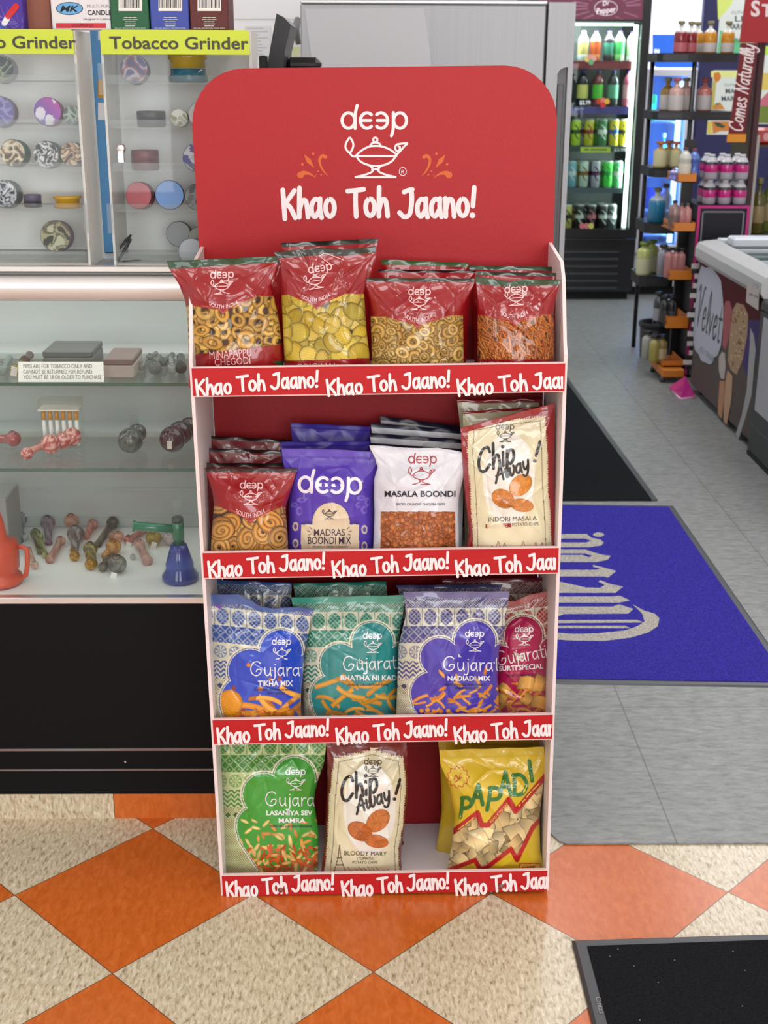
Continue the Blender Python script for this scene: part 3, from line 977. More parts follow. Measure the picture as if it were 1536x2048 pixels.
def bag(name, label, group, rows, Y, z0, paint, decals=None, thick=.03, lean=.06, seal=12, seal_col=(20, 60, 30), mat='foil', seed=1, dip=(), crease=1.0, res=1.25, seal_mat=None, cat='snack bag', zig=0):
    h = (rows[-1][0] + rows[-1][2] - rows[0][0] - rows[0][2]) / 2
    vs = seal / h
    S = Skin(rows, Y, lean, thick, vs, seed, dip, crease).ready()
    base = S.point(np.array([0.0]), np.array([1.0]), *S.uv2px(np.array([0.0]), np.array([1.0])))[0]
    o = (float(base[0]), float(Y), z0)
    r = root(name, label, cat, o, group)
    nu, nv = max(10, int(S.w / res)), max(10, int(h * (1 - vs) / res))
    q = MB()
    u, v = np.meshgrid(np.linspace(-1, 1, nu), np.linspace(vs, 1, nv))
    px, py = S.uv2px(u, v)
    C, H, win = paint(px.ravel(), py.ravel())
    P = S.point(u, v, px, py)
    i = np.arange((nv - 1) * (nu - 1)); a = (i // (nu - 1)) * nu + i % (nu - 1)
    mats = mat if win is None else [('film' if w else mat) for w in win[a]]
    F_ = np.stack([a, a + 1, a + nu + 1, a + nu], 1).tolist()
    q.add(P.reshape(-1, 3), F_, C, mats if isinstance(mats, list) else mat, True, H)
    # back of the pouch
    ub, vb = np.meshgrid(np.linspace(-1, 1, 14), np.linspace(vs, 1, 14))
    pb = S.point(ub, vb, *S.uv2px(ub, vb), back=True)
    q.grid(pb, np.median(C, 0), mat, True, flip=True)
    if decals:
        def fn(x, y, c=0.0):
            x, y = np.asarray(x, float), np.asarray(y, float)
            uu, vv = S.px2uv(x, y)
            X, Yp = S.uv2px(uu, vv)
            return S.point(uu, vv, X, Yp, .0007)
        decals(q, fn, flip(fn))
    q.build('pouch', r, o)
    if seal:
        q = MB()
        nvs = max(3, int(seal / 2.5))
        u, v = np.meshgrid(np.linspace(-1, 1, nu), np.linspace(0, vs, nvs))
        px, py = S.uv2px(u, v)
        if zig: py = py - np.where(v < 1e-6, zig * (np.arange(nu) % 4 < 2), 0)
        P = S.point(u, v, px, py)
        P[..., 1] += (np.arange(nvs) % 2)[:, None] * .0006 - .0004 + .0010 * np.sin(u * 9 + seed) * (1 - v / max(vs, 1e-6))
        q.grid(P, seal_col, seal_mat or mat)
        Pb = P.copy(); Pb[..., 1] += .0012
        q.grid(Pb, seal_col, seal_mat or mat, flip=True)
        q.build('top_seal', r, o)
    return r

TZ = [z0 + .0055 for z0, _ in TR]        # where the shelves carry the bags
def floorrow(xl, xr, z, Y):
    """the last row of an outline, at the shelf"""
    f = W(np.array([xl, xr]), np.array([1000., 1000.]), Y)
    # find py for height z at this depth by interpolation
    ys = np.linspace(300, 1950, 400)
    zl = W(np.full(400, xl), ys, Y)[:, 2]; zr = W(np.full(400, xr), ys, Y)[:, 2]
    return (float(np.interp(-z, -zl, ys)), xl, float(np.interp(-z, -zr, ys)), xr)

BR = (150, 16, 26)   # deep red of the printed film
def south(px, py, win_l, win_r, tip, bot, food, wall_=BR, half=70, amp=1.0):
    """red film with a food window whose upper edge carries a pointed banner"""
    C = np.tile(np.asarray(wall_, float), (len(px), 1)); H = np.zeros(len(px))
    tx, ty = tip
    edge = np.interp(px, [tx - half * 2, tx - half, tx - half * .55, tx - 10, tx, tx + 10, tx + half * .55, tx + half, tx + half * 2],
                     [win_l, win_l, win_l + (ty - win_l) * .35, ty - 10, ty, ty - 10, win_r + (ty - win_r) * .35, win_r, win_r])
    b = bot(px)
    win = (py > edge) & (py < b)
    Cf = np.tile(np.array([58., 28., 10.]), (len(px), 1)); Hf = np.zeros(len(px))
    food(px, py, Cf, Hf)
    C[win] = Cf[win]; H[win] = Hf[win] * amp
    line = (abs(py - edge + 3.5) < 1.0) & (abs(px - tx) < half * .6)
    C[line] = (196, 90, 96)
    return C, H, win
def logo(q, fu, cx, cy, lx, ly, w, col, rot=0.0, mat='foil', wt=2.0):
    deep_word(q, fu, cx, -cy, w, wt * 1.15, col, mat, rot)
    oil_lamp(q, fu, lx, -ly, w * .96, wt * .8, col, mat, rot)

PK = (240, 205, 205)
# ---- top shelf
g1 = 'red snack bags on the top shelf'
z = TZ[3]
for nm, lab, rows, Y, sd, seal, sc_, top in (
    ('snack_bag', 'red snack bag behind the banana chip bag, its crumpled seal rising highest', [(486, 562, 477, 756), (520, 566, 515, 752), (600, 570, 600, 738), floorrow(571, 742, z, 2.12)], 2.12, 31, 9, (26, 40, 30), 0),
    ('snack_bag', 'red snack bag with bright green seal, last in the third row of the top shelf', [(519, 763, 526, 938), (560, 765, 560, 935), floorrow(765, 930, z, 2.165)], 2.165, 32, 9, (52, 92, 40), 0),
    ('snack_bag', 'red snack bag between the noodle-ring bag and the green-sealed one behind', [(539, 757, 541, 952), (580, 760, 580, 940), floorrow(762, 930, z, 2.115)], 2.115, 33, 5, (36, 16, 18), 0),
    ('snack_bag', 'red snack bag with crumpled green seal, last in the fourth row of the top shelf', [(531, 938, 534, 1117), (570, 942, 570, 1114), floorrow(950, 1108, z, 2.155)], 2.155, 34, 8, (48, 78, 52), 0),
    ('snack_bag', 'red snack bag squeezed just behind the orange-sticks bag on the top shelf', [(543, 952, 546, 1119), (585, 955, 585, 1112), floorrow(955, 1106, z, 2.105)], 2.105, 35, 7, (60, 70, 60), 0),
    ('snack_bag', 'red snack bag hidden behind the ring-snack bag at the far left of the top shelf', [(521, 520, 519, 562), (560, 400, 558, 566), floorrow(400, 566, z, 2.11)], 2.11, 36, 6, (24, 70, 34), 0)):
    if sd == 36: rows[0] = (526, 400, 521, 562)
    bag(nm, lab, g1, rows, Y, z, lambda x, y: (np.tile(np.array([168., 20., 28.]), (len(x), 1)), None, None), None, .018, .03, seal, sc_, 'foil', sd, crease=1.3, res=3.0)

def p1(x, y):
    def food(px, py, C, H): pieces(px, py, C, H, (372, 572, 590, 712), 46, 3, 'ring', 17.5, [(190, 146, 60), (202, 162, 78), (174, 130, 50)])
    C, H, w = south(x, y, 609, 592, (446, 629), lambda q: np.interp(q, [370, 470, 566], [712, 700, 688]), food)
    C[(x + (741 - y) * 1.5 > 572) & (y > 722) & (x > 545)] = (22, 84, 44)
    return C, H, w
def d1(q, fn, fu):
    logo(q, fu, 444, 550, 444, 573, 47, PK, .03)
    put_text(q, fu, 'SOUTH INDIA', 447, -604, 58, 8, PK, 'foil', .05, .01, arc=9)
    put_text(q, fu, 'MINAPAPPU', 461, -707, 84, 16, PK, 'foil', .07, -.008)
    put_text(q, fu, 'CHEGODI', 465, -722, 71, 15, PK, 'foil', .06, -.008)
    put_text(q, fu, 'R', 562, -733, 6, 7, (235, 240, 235), 'foil')
bag('snack_bag', 'red snack bag of brown ring snacks at the far left of the top shelf', g1,
    [(522, 333, 512, 558), (535, 337, 520, 557), (557, 351, 556, 546), (580, 364, 575, 541), (620, 374, 598, 549), (660, 376, 638, 558), (703, 377, 703, 565), floorrow(377, 569, z, 2.035)],
    2.035, z, p1, d1, .034, .05, 14, (18, 66, 34), 'foil', 41, crease=1.25)
def p2(x, y):
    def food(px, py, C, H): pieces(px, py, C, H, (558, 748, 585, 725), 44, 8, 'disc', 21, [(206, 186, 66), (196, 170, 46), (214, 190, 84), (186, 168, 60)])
    return south(x, y, 590, 588, (634, 620), lambda q: np.interp(q, [565, 640, 740], [722, 720, 716]), food, half=56, amp=1.2)
def d2(q, fn, fu):
    logo(q, fu, 640, 537, 631, 562, 48, PK, .17)
    put_text(q, fu, 'SOUTH INDIA', 632, -590, 56, 8, PK, 'foil', .1, .01, arc=9)
    put_text(q, fu, 'ORIGINAL', 634, -733, 82, 15, PK, 'foil', .02, -.006)
    V, Fc = stroke2d([(638, -512), (650, -506), (688, -520), (664, -530), (638, -512)], 1.2, False); q.flat(V, Fc, fu, PK, 'foil')
bag('snack_bag', 'tall red snack bag of yellow banana chips on the top shelf', g1,
    [(504, 546, 492, 752), (517, 558, 505, 752), (530, 562, 528, 738), (589, 563, 583, 728), (660, 566, 660, 733), (718, 569, 718, 740), floorrow(570, 743, z, 2.03)],
    2.03, z, p2, d2, .036, .06, 13, (22, 34, 24), 'foil', 42, dip=[(-1, 0), (0, -3), (.35, 4), (1, 0)], crease=1.7)
def p3(x, y):
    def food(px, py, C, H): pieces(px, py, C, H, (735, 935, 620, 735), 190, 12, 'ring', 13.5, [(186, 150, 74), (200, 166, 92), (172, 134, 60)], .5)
    return south(x, y, 633, 631, (836, 658), lambda q: 731 + 0 * q, food, half=66)
def d3(q, fn, fu):
    logo(q, fu, 839, 584, 839, 605, 45, PK)
    put_text(q, fu, 'SOUTH INDIA', 837, -630, 56, 9, PK, 'foil', 0, .01, arc=10)
    put_text(q, fu, 'SOUTH INDIAN', 836, -740, 90, 12, PK, 'foil', 0)
bag('snack_bag', 'red snack bag of pale thin noodle rings on the top shelf', g1,
    [(556, 728, 557, 949), (563, 731, 565, 949), (600, 738, 598, 934), (629, 741, 629, 926), (700, 743, 700, 927), floorrow(744, 927, z, 2.035)],
    2.035, z, p3, d3, .034, .05, 7, (14, 34, 20), 'foil', 43, crease=1.3)
def p4(x, y):
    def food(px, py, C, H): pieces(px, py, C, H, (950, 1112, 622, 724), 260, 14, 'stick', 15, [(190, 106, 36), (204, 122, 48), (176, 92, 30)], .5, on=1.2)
    return south(x, y, 630, 629, (1028, 653), lambda q: 719 + 0 * q, food, half=60)
def d4(q, fn, fu):
    logo(q, fu, 1032, 579, 1032, 596, 46, PK, .06)
    put_text(q, fu, 'SOUTH INDIA', 1029, -624, 54, 9, PK, 'foil', .03, .01, arc=9)
    put_text(q, fu, 'KUTCHI MURUKKU', 1027, -729, 134, 13, PK, 'foil', 0, -.006)
bag('snack_bag', 'red snack bag of orange fried sticks at the right end of the top shelf', g1,
    [(552, 950, 560, 1122), (567, 953, 570, 1119), (600, 955, 600, 1110), (629, 955, 629, 1107), (700, 955, 700, 1108), floorrow(955, 1108, z, 2.035)],
    2.035, z, p4, d4, .032, .05, 13, (40, 78, 52), 'foil', 44, dip=[(-1, 0), (-.5, 5), (-.2, 8), (.2, 2), (1, 0)], crease=1.6)

# ---- second shelf
z = TZ[2]
g2 = 'bags waiting behind the second shelf front row'
def plain(c):
    return lambda x, y: (np.tile(np.asarray(c, float), (len(x), 1)), None, None)
for i, (top, w) in enumerate(((926, 'first'), (897, 'second'), (872, 'third'))):
    bag('snack_bag', 'dark red snack bag, %s behind the spiral-snack bag on the second shelf' % w, g2,
        [(top, 406 + 7 * i, top + 1 + 4 * i, 596), (top + 30, 412 + 6 * i, top + 34, 592), floorrow(424 + 4 * i, 578, z, 2.085 + .04 * i)], 2.085 + .04 * i, z, plain((120, 14, 22)), None, .016, .03, 7, (36, 12, 16), 'foil', 60 + i, crease=1.2, res=3.0)
for i, (yl, xl, yr, xr, w) in enumerate(((884, 560, 882, 742, 'just'), (846, 581, 853, 741, 'far'))):
    bag('snack_bag', 'purple zip pouch standing %s behind the front purple pouch' % w, g2,
        [(yl, xl, yr, xr), (yl + 30, xl + 3, yr + 30, xr - 2), floorrow(xl + 14, xr - 4, z, 2.10 + .05 * i)], 2.10 + .05 * i, z, plain((62, 46, 150)), None, .016, .03, 10, (58, 42, 146), 'pouch', 65 + i, res=3.0)
for i, (yl, xl, yr, xr, w) in enumerate(((886, 738, 899, 931, 'first'), (866, 739, 879, 929, 'second'), (846, 741, 860, 926, 'third'), (832, 760, 852, 916, 'fourth'))):
    bag('snack_bag', 'white snack bag with black top edge, %s behind the front white bag' % w, g2,
        [(yl, xl, yr, xr), (yl + 20, xl + 3, yr + 20, xr - 2), floorrow(xl + 10, xr - 8, z, 2.088 + .03 * i)], 2.088 + .03 * i, z, plain((206, 208, 214)), None, .013, .03, 8, (18, 18, 44), 'pouch', 70 + i, res=3.0)
CREAM = (232, 224, 188)
def crease_lines(C, x, y, pts, col, w=1.2):
    P = np.asarray(pts, float)
    for a, b in zip(P[:-1], P[1:]):
        d = b - a; L = np.hypot(*d)
        t = np.clip(((x - a[0]) * d[0] + (y - a[1]) * d[1]) / L ** 2, 0, 1)
        C[np.hypot(x - a[0] - t * d[0], y - a[1] - t * d[1]) < w] = col
def inside(x, y, poly):
    p = np.asarray(poly, float); c = np.zeros(len(x), bool)
    for (x0, y0), (x1, y1) in zip(p, np.roll(p, -1, 0)):
        k = ((y0 > y) != (y1 > y)) & (x < (x1 - x0) * (y - y0) / (y1 - y0 + 1e-9) + x0)
        c ^= k
    return c
def p_chip(poly, red, seed, strip):
    ctr = np.mean(poly, 0)
    def f(x, y):
        C = np.tile(np.asarray(red, float), (len(x), 1))
        a = np.arctan2(y - ctr[1], x - ctr[0])
        k = 1 + .012 * np.sign(np.sin((x + y) * .62) * np.sin((x - y) * .62))
        ins = inside(ctr[0] + (x - ctr[0]) * k, ctr[1] + (y - ctr[1]) * k, poly)
        C[ins] = CREAM
        white = ins & (np.hypot((x - ctr[0]) / 52, (y - ctr[1] + 10) / 92) < 1)
        C[white] = (240, 238, 228)
        small = ctr + (np.asarray(poly) - ctr) * [.86, .93]
        crease_lines(C, x, y, np.vstack([small, small[:1]]), (120, 112, 84), .7)
        rg = np.random.default_rng(seed)
        yb = np.asarray(poly)[:, 1].max()
        if strip:
            for i in range(9):   # faint line drawing of roofs along the foot
                cx = np.asarray(poly)[:, 0].min() + 50 + i * 12.5
                hh = rg.uniform(14, 46)
                crease_lines(C, x, y, [(cx - 6, yb), (cx - 6, yb - hh * .6), (cx, yb - hh), (cx + 6, yb - hh * .6), (cx + 6, yb)], (178, 128, 122), .9)
                k = ins & (abs(x - cx) < 5.5) & (y > yb - hh * .6) & (np.sin(x * 2.1) * np.sin(y * 1.7) > -.2)
                C[k] = (196, 150, 142)
        else:
            crease_lines(C, x, y, [(668, 1745), (676, 1716), (679, 1690), (682, 1716), (691, 1745)], (110, 96, 74), .9)
            for yy, ww in ((1716, 5), (1730, 7.5)): crease_lines(C, x, y, [(679 - ww, yy), (679 + ww, yy)], (110, 96, 74), .8)
            for i in range(14):
                crease_lines(C, x, y, [(695 + i * 8, 1746 - rg.uniform(0, 14)), (703 + i * 8, 1744)], (150, 140, 116), .7)
        return C, None, None
    return f
def chip_pic(q, fn, cx, cy, rx, ry, rot, col, ridged, seed):
    """a pictured ridged potato chip"""
    n = 30
    c, s_ = math.cos(rot), math.sin(rot)
    rg = np.random.default_rng(seed)
    def put(P, k): 
        P = np.asarray(P, float); return np.stack([cx + P[:, 0] * c - P[:, 1] * s_, cy + P[:, 0] * s_ + P[:, 1] * c], 1)
    rings = [np.zeros((1, 2))] + [ell(0, 0, rx * k, ry * k, 0, 360 - 360 / n, n) for k in (.3, .55, .78, .93, 1.0)]
    V = put(np.concatenate(rings), 1)
    F_ = [(0, 1 + i, 1 + (i + 1) % n) for i in range(n)]
    for k in range(4):
        for i in range(n):
            F_.append((1 + k * n + i, 1 + k * n + (i + 1) % n, 1 + (k + 1) * n + (i + 1) % n, 1 + (k + 1) * n + i))
    L = np.concatenate(rings)
    cols = np.tile(np.asarray(col, float), (len(V), 1)) * (1 + .12 * rg.uniform(-1, 1, (len(V), 1)))
    cols[-n:] *= .78
    v3 = fn(V[:, 0], V[:, 1]); v3[:, 1] -= .0002 * (seed % 7)
    q.add(v3, F_, np.clip(cols, 0, 255), 'foil')
    if ridged:
        for i in range(7):
            x = -rx * .1 + i * rx * .14
            y0 = ry * math.sqrt(max(0, 1 - (x / rx) ** 2)) * .9
            V, Fc = stroke2d(put([(x, -y0 * .1), (x + rx * .05, y0 * .45), (x, y0 * .9)], 1), .9)
            v3 = fn(V[:, 0], V[:, 1]); v3[:, 1] -= .0002 * (seed % 7) + .0003
            q.add(v3, Fc, np.asarray(col) * .72, 'foil')
INK = (24, 26, 28)
def chip_words(q, fu, x1, y1, x2, y2, x3, y3):
    brush(q, fu, 'Chip', x1, -y1, 80, 45, 5.8, INK, 'foil', .29, .28)
    brush(q, fu, 'Away', x2, -y2, 74, 31, 4.4, INK, 'foil', .38, .28)
    brush(q, fu, '!', x3, -y3, 9, 38, 5.6, INK, 'foil', -.20, 0)

def p5(x, y):
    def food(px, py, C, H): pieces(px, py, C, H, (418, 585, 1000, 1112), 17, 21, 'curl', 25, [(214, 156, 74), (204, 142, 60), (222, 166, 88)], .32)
    return south(x, y, 1012, 1012, (501, 1048), lambda q: 1120 + 0 * q, food, (152, 18, 26), half=66, amp=1.3)
def d5(q, fn, fu):
    logo(q, fu, 503, 971, 502, 994, 46, PK)
    put_text(q, fu, 'SOUTH INDIA', 501, -1020, 58, 10, PK, 'foil', .03, .01, arc=10)
bag('snack_bag', 'red snack bag of spiral snacks at the far left of the second shelf', 'front row of the second shelf',
    [(936, 410, 937, 595), (945, 413, 946, 592), (983, 425, 983, 581), (1010, 428, 1016, 571), (1067, 423, 1067, 575), floorrow(420, 579, z, 2.03)],
    2.03, z, p5, d5, .034, .05, 8, (40, 10, 14), 'foil', 81, crease=1.0)
def p6(x, y):
    C = np.tile(np.array([88., 62., 178.]), (len(x), 1))
    for dx, dy, rx, ry in ((603, 1000, 9, 5), (611, 992, 5, 9), (598, 1022, 6, 9), (588, 1010, 7, 5), (722, 996, 9, 5), (735, 1004, 5, 9), (728, 1020, 6, 8), (716, 1010, 5, 6)):
        C[np.hypot((x - dx) / rx, (y - dy) / ry) < 1] = (126, 106, 204)
        C[np.hypot((x - dx - 1.5) / rx / .55, (y - dy) / ry / .55) < 1] = (92, 66, 180)
    lab = ((abs(x - 660) < 59) & (y > 1048)) | (np.hypot((x - 662) / 38, (y - 1044) / 40) < 1) & (y < 1050) | (np.hypot((abs(x - 660) - 46) / 13, (y - 1049) / 7) < 1)
    lab2 = ((abs(x - 660) < 56) & (y > 1051)) | (np.hypot((x - 662) / 35, (y - 1046) / 38.5) < 1) & (y < 1052)
    C[lab] = (70, 52, 140); C[((abs(x - 660) < 58) & (y > 1049)) | (np.hypot((x - 662) / 37, (y - 1045) / 39.5) < 1) & (y < 1050)] = (226, 208, 178)
    for cx, cy in ((591, 1053), (591, 1087), (729, 1059), (729, 1092)):
        C[np.hypot((x - cx) / 6, (y - cy) / 9) < 1] = (214, 198, 186)
        C[np.hypot((x - cx) / 3.4, (y - cy) / 5) < 1] = (96, 78, 150)
    return C, None, None
def d6(q, fn, fu):
    deep_word(q, fu, 660, -970, 128, 6.2, (246, 240, 246), 'pouch', -.03)
    put_text(q, fu, '®', 725, -963, 4, 5, (226, 220, 236), 'pouch')
    oil_lamp(q, fu, 659, -1028, 30, 1.2, (70, 56, 60), 'pouch')
    put_text(q, fu, 'MADRAS', 659, -1064, 62, 14, (66, 44, 70), 'pouch', 0, .002)
    put_text(q, fu, 'BOONDI MIX', 659, -1080, 86, 15, (66, 44, 70), 'pouch', 0, .002)
    put_text(q, fu, 'CRUNCHY SPICED CHICKPEA', 660, -1093, 72, 3.6, (66, 44, 70), 'pouch')
    put_text(q, fu, 'FLOUR SNACK', 660, -1099, 34, 3.6, (66, 44, 70), 'pouch')
    for sg in (-1, 1):
        for a, b in ((35, 6), (39, 1), (37, -4)):
            V, Fc = stroke2d([(659 + sg * a, -1064 + b), (659 + sg * (a + 5), -1063 + b * 1.6)], [1, 2.2, 1], False); q.flat(V, Fc, fu, (66, 44, 70), 'pouch')
bag('snack_bag', 'front purple zip pouch with cream label on the second shelf', 'front row of the second shelf',
    [(897, 563, 905, 767), (912, 565, 915, 766), (936, 568, 938, 761), (958, 581, 978, 746), (1000, 578, 1020, 747), (1050, 577, 1060, 747), floorrow(575, 745, z, 2.05)],
    2.05, z, p6, d6, .034, .05, 15, (104, 82, 192), 'pouch', 82, dip=[(-1, 0), (-.3, -2), (.3, -2), (1, 0)], crease=1.0)
def p7(x, y):
    C = np.tile(np.array([226., 228., 236.]), (len(x), 1)); H = np.zeros(len(x))
    win = (x > 761) & (x < 911) & (y > 1023)
    Cf = np.tile(np.array([96., 36., 14.]), (len(x), 1)); Hf = np.zeros(len(x))
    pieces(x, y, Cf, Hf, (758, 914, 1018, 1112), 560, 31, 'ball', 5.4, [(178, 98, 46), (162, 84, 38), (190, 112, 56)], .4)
    C[win] = Cf[win]; H[win] = Hf[win] * .6
    return C, H, win
def d7(q, fn, fu):
    rd = (170, 60, 66)
    logo(q, fu, 845, 919, 843, 951, 57, rd, 0, 'pouch', 2.2)
    put_text(q, fu, 'MASALA BOONDI', 840, -987, 142, 12, (34, 30, 48), 'pouch', 0, .022)
    put_text(q, fu, 'SPICED, CRUNCHY CHICKPEA PUFFS', 841, -1008, 98, 5, (60, 56, 70), 'pouch', 0, .01)
bag('snack_bag', 'front white snack bag with window of orange balls on the second shelf', 'front row of the second shelf',
    [(890, 738, 906, 933), (900, 742, 912, 935), (930, 757, 940, 930), (958, 748, 958, 926), (999, 748, 999, 917), (1026, 749, 1040, 917), floorrow(745, 919, z, 2.03)],
    2.03, z, p7, d7, .034, .06, 5, (214, 216, 226), 'pouch', 83, dip=[(-1, 0), (0, -1), (.4, -6), (1, 0)], crease=1.3)
# ridged potato chip bags
def p8b(x, y):
    C = np.tile(np.array([150., 26., 30.]), (len(x), 1))
    C[(y > 818 - (x - 925) * .06 + 2 * np.sign(np.sin(x * .6)))] = (206, 200, 166)
    return C, None, None
bag('chip_bag', 'cream and red chip bag, second behind the front one under the top shelf', 'chip bags on the second shelf', [(800, 914, 797, 1085), (850, 920, 850, 1085), floorrow(935, 1085, z, 2.165)], 2.165, z,
    lambda x, y: (np.where(((y > 806) & (x < 1078))[:, None], np.array([[206., 200., 166.]]), np.array([[140., 24., 28.]])), None, None), None, .02, .03, 4, (150, 26, 30), 'foil', 91, res=2.5)
bag('chip_bag', 'cream and red chip bag just behind the front chip bag on the second shelf', 'chip bags on the second shelf', [(824, 926, 812, 1098), (880, 926, 880, 1098), floorrow(930, 1098, z, 2.11)], 2.11, z, p8b, None, .02, .03, 5, (150, 26, 30), 'foil', 92, res=2.5)
poly8 = [(937, 853), (1000, 842), (1091, 832), (1094, 900), (1096, 971), (1101, 1040), (1105, 1125), (946, 1125), (945, 1067), (940, 971), (934, 900)]
def d8(q, fn, fu):
    logo(q, fu, 1010, 854, 1011, 872, 37, (70, 66, 50), 0, 'foil', 1.5)
    chip_words(q, fu, 956, 946, 992, 964, 1066, 922)
    for a in ((1041, 970, 26, 19, -.75, (214, 134, 40), 0, 1), (1006, 997, 24, 18, .5, (206, 124, 44), 1, 2), (1044, 1010, 23, 13, .15, (206, 128, 56), 0, 3)): chip_pic(q, fn, *a)
    put_text(q, fu, 'INDORI MASALA', 1025, -1037, 97, 9.5, (60, 52, 44), 'foil', .03, -.004)
    V = [(971, -1056), (1022, -1054), (1022, -1046), (971, -1048)]; q.flat(V, [(0, 1, 2, 3)], fu, (150, 30, 34), 'foil')
    put_text(q, lambda a, b, c=0: fu(a, b) - [0, .0003, 0], 'EXTRA HOT', 997, -1051, 46, 5.6, (240, 226, 200), 'foil', .03, .01)
    put_text(q, fu, 'POTATO CHIPS', 1051, -1048, 53, 6.5, (90, 80, 66), 'foil', .03)
bag('chip_bag', 'front cream chip bag with red edges at the right end of the second shelf', 'chip bags on the second shelf',
    [(856, 921, 806, 1109), (868, 922, 818, 1109), (930, 925, 900, 1109), (1000, 930, 1000, 1110), (1065, 938, 1065, 1111), floorrow(924, 1112, z, 2.03)],
    2.03, z, p_chip(poly8, (154, 26, 32), 7, True), d8, .03, .06, 11, (160, 30, 34), 'foil', 93, crease=1.2)

# ---- third shelf: patterned bags
def cloud(x, y, lobes, shift=0.0):
    ins = np.zeros(len(x), bool)
    for cx, cy, r_ in lobes:
        ins |= np.hypot(x - cx, y - cy) < r_ + shift
    a, b, c = lobes
    ins |= (x > b[0] - shift * .2) & (y > b[1] - shift * .4) & (x > np.interp(y, [b[1], c[1], c[1] + 70], [b[0], c[0] - 10, c[0] + 6]) - shift)
    ins |= (x > a[0]) & (y > a[1] + 22 - shift)
    ins |= (np.hypot(x - a[0] - 66, y - a[1] - 36) < 36 + shift)
    ins |= (x > np.interp(y, [c[1], c[1] + 30, c[1] + 60, c[1] + 90], [c[0] - c[2], c[0] - c[2] + 6, c[0] - c[2] + 26, c[0] - c[2] + 46]) - shift) & (y > c[1])
    return ins
def folk(x, y, deepc, top, lobes, fill, pieces_list=(), cream=(214, 214, 190), slope=0.0):
    deepc = np.asarray(deepc, float); cream = np.asarray(cream, float)
    C = np.tile(cream, (len(x), 1))
    yy = y - top - slope * (x - x.mean())
    def put(mask, col): C[mask] = col
    mesh_ = np.sin(x * 1.15) * np.sin(y * 1.15) + .25 * np.sin(x * .57 + y * .57) > -.05
    pale = deepc * .35 + cream * .65
    a = yy < 34
    put(a & mesh_, deepc * .92); put(a & ~mesh_, pale)
    # row of ovals
    b = (yy >= 34) & (yy < 70)
    ox = ((x - 13) % 32) - 16
    ov = np.hypot(ox / 12.5, (yy - 52) / 16) < 1
    dm = np.abs(((x + y) % 9) - 4.5) < 1.1
    dm2 = np.abs(((x - y) % 9) - 4.5) < 1.1
    put(b & ov, deepc); put(b & ov & (dm | dm2), pale)
    put(b & ~ov & (np.abs(np.abs(ox) - 16) < 1.2), deepc * .5 + cream * .5)
    # diamonds
    d = (yy >= 70) & (yy < 104)
    k = (np.abs((x % 18) - 9) + np.abs((yy % 18) - 9))
    put(d, deepc); put(d & ((k > 7.5) & (k < 10.5)), pale); put(d & (k < 2.6), pale)
    # flowers
    e = (yy >= 104) & (yy < 140)
    fx, fy = ((x - 6) % 30) - 15, (yy - 122)
    rr_, th = np.hypot(fx, fy), np.arctan2(fy, fx)
    put(e & (rr_ < 13), deepc * .55 + cream * .45); put(e & (rr_ < 11) & (np.cos(th * 8) > .1), cream)
    # zigzag then cross stitch
    z_ = (yy >= 140) & (yy < 176)
    put(z_ & (((yy + np.abs((x % 14) - 7)) % 9) < 4.5), deepc)
    c = yy >= 176
    put(c & ((np.sin(x * 1.3) * np.sin(y * 1.3)) > .15), np.array([150., 132., 92.]))
    put(c & (yy > 186) & (yy < 206) & ((np.abs((x % 16) - 8) + np.abs((yy % 20) - 10)) < 6), deepc * .7)
    o3, o2, o1 = cloud(x, y, lobes, 6), cloud(x, y, lobes, 3.2), cloud(x, y, lobes, 1.6)
    put(o3, (232, 232, 208)); put(o2, deepc * .8); put(o1, (226, 230, 214))
    i0 = cloud(x, y, lobes, 0)
    put(i0, fill)
    for area_, n, seed, kind, size, cols in pieces_list:
        Cf = C.copy()
        hit = pieces(x, y, Cf, None, area_, n, seed, kind, size, cols, .5)
        k = hit & i0
        C[k] = Cf[k]
    return C, None, None
def gujarati(q, fu, x0, y0, w, rot, sub, scx, scy, sw, sh, lx, ly, lw, small=(), lamp_dy=22, srot=None):
    wh_ = (236, 236, 240)
    brush(q, fu, 'Gujarati', x0, -y0, w, 28, 2.2, wh_, 'foil', rot)
    for i, t in enumerate(sub): put_text(q, fu, t, scx + (5 if i else 0), -(scy + i * 15), sw if not i else sw * .58, sh, wh_, 'foil', rot if srot is None else srot, .03)
    logo(q, fu, lx, ly, lx + 1, ly + lamp_dy, lw, wh_, 0, 'foil', 1.7)
    for t, cx, cy, w_ in small: put_text(q, fu, t, cx, -cy, w_, 4.2, (24, 28, 60), 'foil', rot if srot is None else srot, .015)
z = TZ[1]
g3 = 'patterned bags on the third shelf'
SNK = [(214, 140, 48), (200, 120, 40), (226, 160, 70)]
